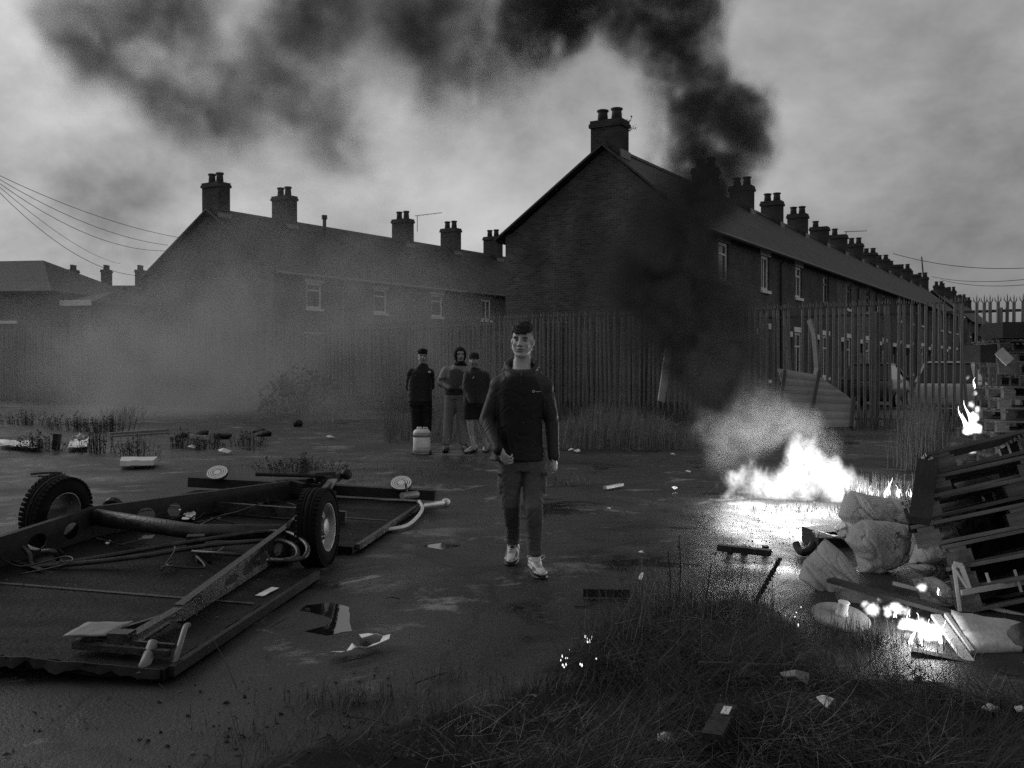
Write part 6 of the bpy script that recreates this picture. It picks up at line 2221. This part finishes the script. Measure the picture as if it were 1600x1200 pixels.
while len(sp) < 1500:      # paler strands tangled over the dark mat
    x, y = rr.uniform(-.3, 3.4), 3.1 + 3.3*rr.random()**1.2
    if bank(x, y) < rr.uniform(.1, .7): continue
    if noise.noise((x*2.1, y*2.1, 15)) < rr.uniform(-.3, .35): continue
    sp.append((x, y, gheight(x, y) + rr.uniform(.0, .06), rr.uniform(.06, .28), rr.uniform(.0015, .0032), -rr.uniform(1.0, 1.75), rr.uniform(0, 6.28)))
blades('bank_straw', sp, M['straw'], 'paler straw tangled over the dark grass of the bank', seed=12, segs=5)
# upright stalks on the bank's far edge
sp = []
for i in range(330):
    px = rr.gauss(1075, 85)
    x = (px - 800)/F*5.7 + rr.gauss(0, .03)
    y = 5.55 + .5*(x - .9) + rr.gauss(0, .3)
    if bank(x, y) < .02: continue
    z = gheight(x, y)
    sp.append((x, y, z, rr.uniform(.12, .42)*(1.25 if rr.random() < .15 else .8), rr.uniform(.002, .0045), rr.uniform(.05, .7), rr.uniform(0, 6.28)))
for i in range(220):
    x, y = rr.uniform(.4, 3.3), rr.uniform(3.6, 6.2)
    if bank(x, y) < .3: continue
    sp.append((x, y, gheight(x, y), rr.uniform(.08, .25), rr.uniform(.002, .004), rr.uniform(.1, .9), rr.uniform(0, 6.28)))
blades('bank_stalks', sp, M['straw'], 'dry grass stalks standing at the top of the foreground bank', seed=3, segs=4)
# tufts at the lower left, round the chassis corner and between
sp = []
for (px, py, nr, sc, cnt) in ((545, 1095, .12, .09, 260), (640, 1110, .2, .07, 260), (420, 1150, .2, .06, 160), (730, 1150, .25, .07, 240), (860, 1090, .2, .08, 300), (700, 1060, .1, .06, 90), (880, 757, .22, .14, 420), (850, 748, .18, .12, 260), (690, 745, .5, .1, 500), (480, 735, .6, .1, 500), (1290, 800, .3, .08, 500), (1230, 795, .35, .06, 300), (1335, 1000, .16, .12, 420), (1395, 1010, .2, .08, 300)):
    c = G(px, py)
    for i in range(cnt):
        x, y = c.x + rr.gauss(0, nr), c.y + rr.gauss(0, nr*.55)
        sp.append((x, y, gheight(x, y), rr.uniform(.3, 1.3)*sc, rr.uniform(.0025, .005), rr.uniform(.1, 1.6), rr.uniform(0, 6.28)))
blades('grass_tufts', sp, M['dry'], 'scattered tufts of grass growing through the asphalt', seed=4)
# tall weeds along the fence
sp, sw = [], []
def fence_pt(s):
    pts = [FA, FB_, FC, FD, FE]
    L_ = [(pts[i+1]-pts[i]).length for i in range(4)]
    tot = sum(L_); s *= tot; i = 0
    while s > L_[i]:
        s -= L_[i]; i += 1
    return pts[i] + (pts[i+1]-pts[i])*(s/L_[i]), (pts[i+1]-pts[i]).normalized()
for i in range(9000):
    p, u = fence_pt(rr.uniform(.18, .92))
    nrm = Vector((u.y, -u.x, 0))
    q = p + nrm*abs(rr.gauss(.5, .9))
    cl = noise.noise((q.x*.6, q.y*.6, 3))
    sp.append((q.x, q.y, gheight(q.x, q.y), rr.uniform(.15, .6)*(1 + .7*cl), rr.uniform(.01, .022), rr.uniform(.05, .6), rr.uniform(0, 6.28)))
blades('fence_weeds', sp, M['dry'], 'long grass and weeds growing along the foot of the fence', seed=5)
sp = []
for i in range(3400):
    px = rr.uniform(862, 1085)
    k = (px - 862)/223
    d = rr.uniform(16.8, 20.5)
    x = (px - 800)/F*d
    cl = noise.noise((x*1.1, d*.5, 8))
    h_ = (.25 + .55*math.sin(min(1, k*1.15)*math.pi)**.6)*(1 + .5*cl)
    sp.append((x, d, 0, rr.uniform(.35, 1.15)*h_, rr.uniform(.006, .014), rr.uniform(.03, .45), rr.uniform(0, 6.28)))
for i in range(2600):
    px = rr.gauss(1440, 16); d = rr.uniform(13.5, 17)
    sp.append(((px - 800)/F*d, d, 0, rr.uniform(.25, 1.0), rr.uniform(.005, .01), rr.uniform(.03, .4), rr.uniform(0, 6.28)))
for i in range(1800):
    px = rr.uniform(600, 760); d = rr.uniform(18.5, 24)
    sp.append(((px - 800)/F*d, d, 0, rr.uniform(.15, .55), rr.uniform(.008, .014), rr.uniform(.05, .6), rr.uniform(0, 6.28)))
blades('tall_grass', sp, M['straw'], 'tall seeding grass between the walking man and the fence', seed=6)
sp = []
for i in range(1100):   # grass burning at the right end of the fire
    px = rr.uniform(1320, 1435); d = rr.uniform(9.6, 10.6)
    sp.append(((px - 800)/F*d, d, 0, rr.uniform(.08, .34), rr.uniform(.004, .008), rr.uniform(.05, .7), rr.uniform(0, 6.28)))
blades('fireside_grass', sp, M['straw'], 'bright grass at the right end of the big fire', seed=7)
# left weeds: dark bushy clumps
def weed(px, py, h, w, label, seed, n=40, m=None):
    r2 = random.Random(seed)
    c = G(px, py)
    mb = MB()
    for i in range(n):
        a = r2.uniform(0, 6.28); k = r2.random()
        top = c + Vector((math.cos(a)*w*k, math.sin(a)*w*.6*k, h*r2.uniform(.45, 1.05)*(1 - .4*k)))
        st = c + Vector((math.cos(a)*w*k*.85, math.sin(a)*w*.6*k, -.01))
        mb.tube([st, lerp(st, top, .6) + Vector((r2.uniform(-.03, .03), 0, .02)), top], [.004, .003, .001], 4, False)
        for j in range(16):
            q = lerp(st, top, r2.uniform(.1, 1)) + Vector((r2.gauss(0,.02), r2.gauss(0,.02), r2.gauss(0,.015)))
            s = r2.uniform(.012, .045)
            v1 = Vector((r2.uniform(-1, 1), r2.uniform(-1, 1), r2.uniform(-.3, 1)))*s
            v2 = Vector((r2.uniform(-1, 1), r2.uniform(-1, 1), r2.uniform(-.5, .5)))*s*.4
            mb.add([q, q + v1*.5 + v2, q + v1, q + v1*.5 - v2], [(0,1,2,3)])
    return solo('weed', mb, m or M['weed'], label, 'weed', 'dark weeds in the middle distance at the left')
for i, (px, py, h, w, lb) in enumerate(((152, 708, .62, .35, 'tall branching weed right of the white crumpled sheet'), (120, 672, .45, .9, 'long dark weed clump behind the white sheets'), (175, 674, .45, .7, 'dark weed clump at the right of the long one'), (60, 705, .35, .6, 'low weeds round the dark stump'), (215, 712, .4, .45, 'weeds left of the foam slab'),
                                   (285, 700, .4, .35, 'thin weeds above the foam slab'), (195, 655, .5, .9, 'far dark weeds near the left fence'), (40, 664, .4, 1.2, 'weeds at the left edge near the fence'), (325, 702, .3, .3, 'small weed before the rubble row'), (475, 738, .28, .8, 'low dark weed behind the hitch'), (390, 697, .3, .5, 'low weed right of the rubble'), (460, 585, 1.0, .2, 'x'))):
    if lb == 'x': continue
    weed(px, py, h, w, lb, 60+i, n=70 if w > .5 else 40)
# bush against the sheeting in the smoke
c = P(470, 632, 30)
mb = MB(); r2 = random.Random(9)
for i in range(900):
    a = r2.uniform(0, 6.28); k = math.sqrt(r2.random())
    q = Vector((c.x + math.cos(a)*1.3*k, c.y + math.sin(a)*.5*k, r2.uniform(.1, 1.7)*(1 - .5*k)))
    s = r2.uniform(.05, .14)
    v1 = Vector((r2.uniform(-1, 1), r2.uniform(-1, 1), r2.uniform(-1, 1)))*s; v2 = Vector((r2.uniform(-1, 1), r2.uniform(-1, 1), r2.uniform(-1, 1)))*s
    mb.add([q, q+v1, q+v1+v2, q+v2*.7], [(0,1,2,3)])
for i in range(14):
    a = r2.uniform(0, 6.28)
    mb.tube([Vector((c.x, c.y, 0)), Vector((c.x + math.cos(a)*.9, c.y + math.sin(a)*.3, 1.1))], [.02, .006], 4)
solo('bush', mb, M['weed'], 'dark bush against the sheeted fence, half lost in the smoke', 'bush')
# dock stalk with seeds and single stems on the bank
def dock(a, b, label, seed, n=420, thick=.007):
    r2 = random.Random(seed)
    mb = MB().tube([a, lerp(a, b, .5) + Vector((.01, 0, .01)), b], [.005, .004, .0015], 6)
    for i in range(n):
        k = .3 + .7*r2.random()
        q = lerp(a, b, k)
        s = thick*r2.uniform(.6, 1.4)*(1.25 - .6*abs(k-.6))
        v = Vector((r2.uniform(-1, 1), r2.uniform(-1, 1), r2.uniform(-.2, 1))).normalized()
        mb.ell(q + v*s*1.2, (s*.5, s*.5, s*.8), None, 5, 4)
    return solo('dock_stalk', mb, M['black'], label, 'plant')
dock(P(1165, 968, 5.6), P(1219, 874, 5.6), 'dark seeded dock stalk leaning right on the bank', 1)
for i, (a, b, lb) in enumerate((((1061, 940), (1061, 838), 'straight grass stem with a seed head, tallest on the bank'), ((1046, 950), (1044, 862), 'slim seeded stem left of the tallest one'), ((1095, 960), (1112, 880), 'bent seeded stem right of the tallest one'))):
    dock(P(a[0], a[1], 5.7), P(b[0], b[1], 5.7), lb, 5+i, 40, .004)
for i, (a, b, lb) in enumerate((((962, 985), (900, 852), 'long thin stem slanting left over the black strip'), ((370, 1075), (325, 985), 'thin stem leaning over the caravan floor corner'), ((262, 1085), (248, 1068), 'short pale stem below the screw tube'), ((300, 1082), (288, 1062), 'short pale stem below the lever'))):
    d_ = G(*a).y
    solo('stem', MB().tube([P(a[0], a[1], d_), P((a[0]+b[0])/2+3, (a[1]+b[1])/2, d_+.01), P(b[0], b[1], d_+.02)], [.003, .0025, .0015], 5), M['dry'], lb, 'stem')

# umbel heads over the tall grass
sp_u = MB(); r2 = random.Random(31)
for (px, py, d, w) in ((918, 641, 17.5, .14), (930, 646, 17.8, .1), (1038, 655, 18, .2), (1052, 662, 17.6, .14), (905, 668, 17.2, .06), (985, 660, 18.2, .06), (1448, 690, 14, .06), (1460, 702, 14, .05)):
    c = P(px, py, d)
    sp_u.tube([Vector((c.x + r2.uniform(-.05, .05), d, 0)), c], [.006, .003], 4)
    for i in range(30):
        q = c + Vector((r2.gauss(0, w*.5), r2.gauss(0, w*.4), r2.gauss(0, .025)))
        sp_u.tube([c - Vector((0, 0, .06)), q], [.0015, .001], 3, False)
        sp_u.ell(q, (.012, .012, .006), None, 5, 3)
tag(link('umbel_heads', sp_u.mesh('umbel_heads', M['straw'])), 'pale flower heads of dead umbels above the tall grass', kind='stuff')
# clods of earth and broken concrete on the foreground verge
cm = [MB(), MB()]
for i in range(420):
    x, y = r2.uniform(-1.5, 2.6), 3.2 + 2.6*r2.random()**1.6
    if bank(x, y) < .04 and not (x < .4 and y < 4.5): continue
    if noise.noise((x*1.7, y*1.7, 4)) < r2.uniform(-.4, .3): continue
    s_ = r2.uniform(.004, .013)*(2.2 if r2.random() < .07 else 1)
    c = Vector((x, y, gheight(x, y)))
    pts = []
    for k in range(6):
        a = 2*math.pi*k/6
        pts.append(c + Vector((math.cos(a)*s_*r2.uniform(.6, 1.3), math.sin(a)*s_*r2.uniform(.6, 1.3), -.003)))
    pts2 = [c + Vector((math.cos(2*math.pi*k/6 + .3)*s_*r2.uniform(.4, .8), math.sin(2*math.pi*k/6 + .3)*s_*r2.uniform(.4, .8), s_*r2.uniform(.4, .9))) for k in range(6)]
    cm[0 if r2.random() < .8 else 1].add(pts + pts2, [tuple(range(6, 12))] + [(k, (k+1) % 6, 6+(k+1) % 6, 6+k) for k in range(6)])
tag(link('clods', cm[0].mesh('clods', mat('earth_clod', .012, .95, .5, 30, .3))), 'dark clods of earth on the foreground verge', kind='stuff')
tag(link('stone_chips', cm[1].mesh('stone_chips', mat('concrete_chip', .09, .85, .4, 30, .2))), 'pale chips of concrete on the foreground verge', kind='stuff')

# dead leaves, bark and twigs trodden into the verge and the dirt
lm_, tw_ = MB(), MB()
for i in range(2600):
    x, y = r2.uniform(-2.2, 3.2), 3.1 + 3.4*r2.random()**1.3
    b = bank(x, y)
    if b < .03 and (y > 4.6 + .4*noise.noise((x*2, y, 3)) or r2.random() < .45): continue
    if noise.noise((x*1.9, y*1.9, 24)) < r2.uniform(-.6, .35): continue
    s_ = r2.uniform(.005, .022)
    c = Vector((x, y, gheight(x, y) + r2.uniform(.002, .03)*(1 if b > .3 else .2)))
    n_ = Vector((r2.gauss(0, .45), r2.gauss(0, .45), 1)).normalized()
    a1 = n_.orthogonal().normalized(); a1 = Matrix.Rotation(r2.uniform(0, 6.28), 3, n_) @ a1
    a2 = n_.cross(a1)
    lm_.add([c - a1*s_, c + a2*s_*.45 + n_*s_*.2, c + a1*s_, c - a2*s_*.45 + n_*s_*.15], [(0,1,2,3)])
for i in range(110):
    x, y = r2.uniform(-1.6, 3.2), 3.2 + 3*r2.random()**1.3
    if bank(x, y) < .03 and r2.random() < .6: continue
    a = r2.uniform(0, 6.28); l = r2.uniform(.05, .22)
    c = Vector((x, y, gheight(x, y) + r2.uniform(.006, .05)*(1 if bank(x, y) > .3 else .3)))
    tw_.tube([c, c + Vector((math.cos(a)*l*.5, math.sin(a)*l*.5, r2.uniform(-.005, .02))), c + Vector((math.cos(a+.2)*l, math.sin(a+.2)*l, r2.uniform(-.004, .02)))], [.004, .0035, .002], 5)
tag(link('dead_leaves', lm_.mesh('dead_leaves', mat('dead_leaf', .05, .85, .75, 6, .2))), 'dead leaves and bark trodden into the foreground verge', kind='stuff')
tag(link('twigs', tw_.mesh('twigs', mat('twig_bark', .035, .9, .5, 8, .2))), 'twigs scattered over the foreground verge', kind='stuff')
# ------------------------------------------------------------------ fires
def fire_light(p, w, r=.25):
    l = bpy.data.lights.new('fire_light', 'POINT')
    l.energy = w
    l.shadow_soft_size = r
    o = bpy.data.objects.new('fire_light', l)
    COL.objects.link(o)
    o.location = p
    return o
def flame_mat(name, strength):
    m = bpy.data.materials.new(name); m.use_nodes = True
    t = m.node_tree; t.nodes.clear()
    o = t.nodes.new('ShaderNodeOutputMaterial'); e = t.nodes.new('ShaderNodeEmission')
    e.inputs['Strength'].default_value = strength
    t.links.new(e.outputs[0], o.inputs['Surface'])
    return m
M['ember'] = flame_mat('ember_glow', 1.1)
M['flame'] = flame_mat('flame_glow', 2.2)
def soften(m):      # flames thin out to nothing at their edges
    t = m.node_tree
    lw = t.nodes.new('ShaderNodeLayerWeight'); lw.inputs['Blend'].default_value = .35
    pw = t.nodes.new('ShaderNodeMath'); pw.operation = 'POWER'; pw.inputs[1].default_value = .7
    t.links.new(lw.outputs['Facing'], pw.inputs[0])
    tr_ = t.nodes.new('ShaderNodeBsdfTransparent'); mx_ = t.nodes.new('ShaderNodeMixShader')
    t.links.new(pw.outputs[0], mx_.inputs[0])
    t.links.new(t.nodes['Emission'].outputs[0], mx_.inputs[1]); t.links.new(tr_.outputs[0], mx_.inputs[2])
    t.links.new(mx_.outputs[0], t.nodes['Material Output'].inputs['Surface'])
soften(M['flame'])
def tongues(name, spots, label, cat='fire', seed=1, group=None):
    """licking flames: twisted tapering tongues joined in one body"""
    r2 = random.Random(seed)
    mb = MB()
    for (px, py, d, h, w, cnt) in spots:
        for i in range(cnt):
            b = P(px + r2.gauss(0, w), py + r2.uniform(-2, 3), d + r2.gauss(0, w*d/F*.5))
            hh = h*r2.uniform(.35, 1.1)*d/F
            pts, rs = [], []
            ph = r2.uniform(0, 6); am = hh*.14; lean = r2.uniform(-.25, .15)
            n = 9
            for k in range(n):
                t = k/(n-1)
                pts.append(b + Vector((math.sin(ph + t*5)*am*t + lean*hh*t, math.cos(ph*1.3 + t*4)*am*t*.6, hh*t)))
                rs.append(max(.0012, hh*.10*math.sin(math.pi*min(1, .12 + t*.88))**.8*(1.05 - t)*r2.uniform(.8, 1.1)))
            mb.tube(pts, rs, 7)
    return solo(name, mb, M['flame'], label, cat, group, smooth=True, kind='stuff')
FL = volume_mat('fire_body', 1.0, .2, emit=2.3)
big = [B(1250,700,10.6,26,.95), B(1264,690,10.6,18,.9), B(1238,718,10.6,24,.9), B(1282,712,10.5,24,.9), B(1305,728,10.45,24,.9), B(1160,732,10.8,20,.85), B(1145,742,10.85,16,.8), B(1135,772,10.8,24,.8), B(1175,774,10.75,30,.9), B(1220,775,10.7,30,.9), B(1265,776,10.6,30,.9), B(1310,776,10.5,28,.9), B(1350,776,10.3,18,.7), B(1345,768,10.25,22,.95), B(1372,772,10.2,20,.95), B(1400,774,10.1,18,.95), B(1425,776,10.05,14,.9), B(1150,748,10.9,30,.75), B(1185,752,10.8,32,.8), B(1220,748,10.7,36,.8), B(1255,738,10.6,42,.9), B(1290,745,10.5,38,.9), B(1320,752,10.4,34,.9), B(1252,708,10.7,26,.7), B(1272,716,10.6,28,.75), B(1345,762,10.3,24,.8), B(1140,752,10.9,24,.7),
       B(1175,725,10.9,24,.6), B(1240,755,10.6,40,1.0), B(1200,758,10.7,36,.9), B(1300,758,10.4,36,1.), B(1370,768,10.2,18,.6)]
f1 = smoke('big_fire', big, .022, FL, nscale=8.0, warp=.17, erode=1.35, thr=.27, soft=.35, seed=4.0, pad=.12, detail=7, rough=.65, stretch=(1,1,.5), inner=.95, zmin=-.12)
tag(f1, 'big white hot fire burning low on the ground at the right', 'fire')
glow = [B(1180,675,11.5,75,.8), B(1230,655,11.4,75,.8), B(1270,675,11.3,60,.8), B(1150,690,11.6,60,.8), B(1140,650,11.4,70,.6), B(1200,640,11.5,70,.55), B(1300,700,11.2,45,.7), B(1120,720,11.2,50,.6), B(1100,680,11.5,60,.45), B(1180,610,11.7,70,.45), B(1260,650,11.2,50,.5), B(1090,640,11.7,60,.35)]
f2 = smoke('fire_smoke', glow, .035, volume_mat('lit_smoke', 1.0, .85), nscale=2.2, warp=.25, erode=.8, thr=.15, soft=.7, seed=14.0, detail=6)
tag(f2, 'pale smoke boiling off the big fire and lit by it', 'smoke')
tongues('burning_grass', [(1345, 775, 10.1, 16, 10, 8), (1375, 776, 10.0, 18, 16, 12), (1405, 776, 9.9, 14, 14, 10), (1388, 772, 10.0, 34, 4, 3)], 'row of small flames in the grass right of the big fire', seed=3)
for (px, py, d, w) in ((1170, 742, 10.6, 24), (1240, 735, 10.4, 36), (1295, 742, 10.2, 26), (1360, 760, 10.0, 8)):
    fire_light(P(px, py, d), w, .32)
# the tower fire
tw = [B(1517,668,12.3,16,1.0), B(1521,650,12.3,13,1.0), B(1517,632,12.3,9,.8), B(1524,615,12.4,6,.6), B(1510,675,12.3,10,.8), B(1527,670,12.3,12,.9), B(1512,590,12.4,6,.5), B(1518,700,12.3,12,.7), B(1528,640,12.35,9,.7)]
f3 = smoke('tower_fire', tw, .012, volume_mat('tower_fire_body', 3, .4, emit=22), nscale=7, warp=.05, erode=1.2, thr=.2, soft=.3, seed=6, pad=.05, detail=5)
tag(f3, 'flames climbing the left corner of the burning pallet tower', 'fire')
fire_light(P(1508, 645, 12.25), 7, .12)
tongues('tower_flames', [(1516, 676, 12.3, 56, 4, 5), (1520, 606, 12.4, 20, 4, 2)], 'thin licking flames on the left corner of the tower', seed=8)
# the small fire under the boards
sf = [B(1440,985,5.25,26,1.0), B(1425,1005,5.15,28,1.0), B(1455,1000,5.1,26,1.0), B(1420,975,5.3,18,.8), B(1450,1025,5.0,20,.9), B(1465,985,5.2,18,.9), B(1400,950,5.5,16,.95), B(1362,952,5.5,16,.9), B(1352,940,5.6,10,.85), B(1385,958,5.5,12,.9), B(1412,985,5.3,16,.95), B(1432,1030,4.98,14,.95), B(1470,1010,5.05,12,.9), B(1440,915,5.7,12,.7), B(1468,925,5.7,8,.6), B(1415,955,5.4,14,.6), B(1375,938,5.6,10,.5)]
f4 = smoke('small_fire', sf, .007, volume_mat('small_fire_body', 5, .4, emit=34), nscale=13, warp=.035, erode=1.35, thr=.22, soft=.3, seed=8, pad=.04, detail=5)
tag(f4, 'small fierce fire under the boards in the right foreground', 'fire')
tongues('small_flames', [(1440, 1012, 5.1, 40, 15, 7), (1422, 985, 5.3, 26, 13, 6), (1466, 930, 5.7, 16, 3, 2), (1405, 965, 5.45, 14, 12, 5), (1452, 1034, 4.98, 12, 9, 4)], 'licking flames between the boards in the right foreground', seed=5)
fire_light(P(1440, 975, 5.1), 3.5, .08)
fire_light(P(1405, 945, 5.35), 1.2, .05)
# glowing embers on the bank's left edge
em = MB(); r2 = random.Random(15)
for (px, py, sx, sy, n) in ((917, 1014, 4, 7, 8), (882, 1050, 6, 9, 7), (905, 1062, 14, 6, 4), (1247, 970, 6, 6, 4)):
    for i in range(n):
        c = G(px + r2.gauss(0, sx), py + r2.gauss(0, sy)); c.z = gheight(c.x, c.y) + r2.uniform(.01, .04)
        s = r2.uniform(.0015, .0045)
        em.ell(c, (s, s, s*r2.uniform(.8, 3)), None, 6, 4)
tag(link('embers', em.mesh('embers', M['ember'])), 'glowing embers in the foreground', 'embers', kind='stuff')
# ------------------------------------------------------------------ the smoke
plume = [B(1190,735,11.6,70,.9), B(1165,690,11.8,75,1), B(1140,640,12,95,1.3), B(1125,590,12.1,115,1.5), B(1112,540,12.2,125,1.5), B(1088,490,12.3,125,1.35),
         B(1052,440,12.5,125,1.15), B(1042,390,12.6,125,1.1), B(1050,335,12.8,125,1.05), B(1090,285,12.9,120,1.0), B(1125,235,13,125,1.0), B(1150,180,13,105,.95),
         B(1170,140,13,75,.8), B(1080,160,13.1,110,.95), B(1060,100,13.2,120,1.0), B(1040,40,13.3,125,1.05), B(1000,-30,13.4,150,1.05), B(1100,-20,13.4,110,.8),
         B(900,20,13.8,115,1.0), B(840,60,14,105,.85), B(860,-40,14,140,1.0), B(760,40,14.2,110,.8),
         B(900,470,13,130,.35), B(950,560,12.8,110,.4), B(1060,600,12.4,100,.7), B(1030,330,13,110,.5), B(1000,400,12.8,110,.55), B(960,470,13,130,.45), B(1020,520,12.6,110,.6), B(1180,320,13.2,60,.55), B(1190,230,13.3,60,.6)]
sm1 = smoke('smoke_plume', plume, 0.07, volume_mat('black_smoke', 2.3, 0.11), nscale=1.25, warp=0.5, erode=1.05, thr=0.22, soft=0.9, seed=3.0, detail=7, rough=.62, inner=.95, iscale=1.8)
tag(sm1, 'thick black smoke rising from the big fire and leaning left', 'smoke')
high = [B(300,200,17,150,.4), B(500,260,16.5,140,.35), B(150,110,17,140,.4), B(420,150,16.5,150,.6), B(330,150,17,130,.5), B(120,170,17,100,.4), B(640,270,16,90,.35), B(90,10,17,130,.8), B(200,90,17,110,.8), B(250,180,17.5,90,.75), B(300,260,18,80,.4), B(330,40,17,130,.7), B(470,70,16.5,130,.9), B(540,170,16.5,120,.6), B(590,260,17,110,.4),
        B(640,60,16,140,.9), B(740,120,16,130,.75), B(700,-20,15.5,150,1), B(500,-40,16,160,1.0), B(250,-40,17,160,.9), B(830,110,15.5,110,.7), B(400,200,17.5,120,.35), B(680,200,16.5,100,.4)]
sm2 = smoke('drifting_smoke', high, 0.12, volume_mat('drifting_dark_smoke', 2.1, 0.18), nscale=0.8, warp=0.8, erode=0.9, thr=0.0, soft=1.3, seed=9.0, detail=7, inner=.55, rough=.62)
tag(sm2, 'dark smoke drifting across the sky on the left', 'smoke')
low = [B(20,560,34,240,.3,7), B(700,600,27,200,.4,5), B(330,560,30,270,1.0,7), B(100,560,32,260,.75,7), B(560,560,29,230,.8,6), B(420,430,33,240,.8,6), B(640,450,32,200,.6,6), B(250,640,28,260,.8,6), B(550,640,25,170,.5,5),
       B(760,560,29,190,.5,4), B(150,600,26,200,.6,5), B(420,620,25,200,.7,5), B(620,470,36,220,.6,6), B(240,420,34,200,.45,6)]
sm3 = smoke('smoke_bank', low, 0.22, volume_mat('pale_smoke', 0.10, 0.94), nscale=0.3, warp=1.8, erode=0.9, thr=0.02, soft=1.3, seed=21.0, inner=.6, detail=6)
tag(sm3, 'pale smoke hanging in front of the left fence and houses', 'smoke')
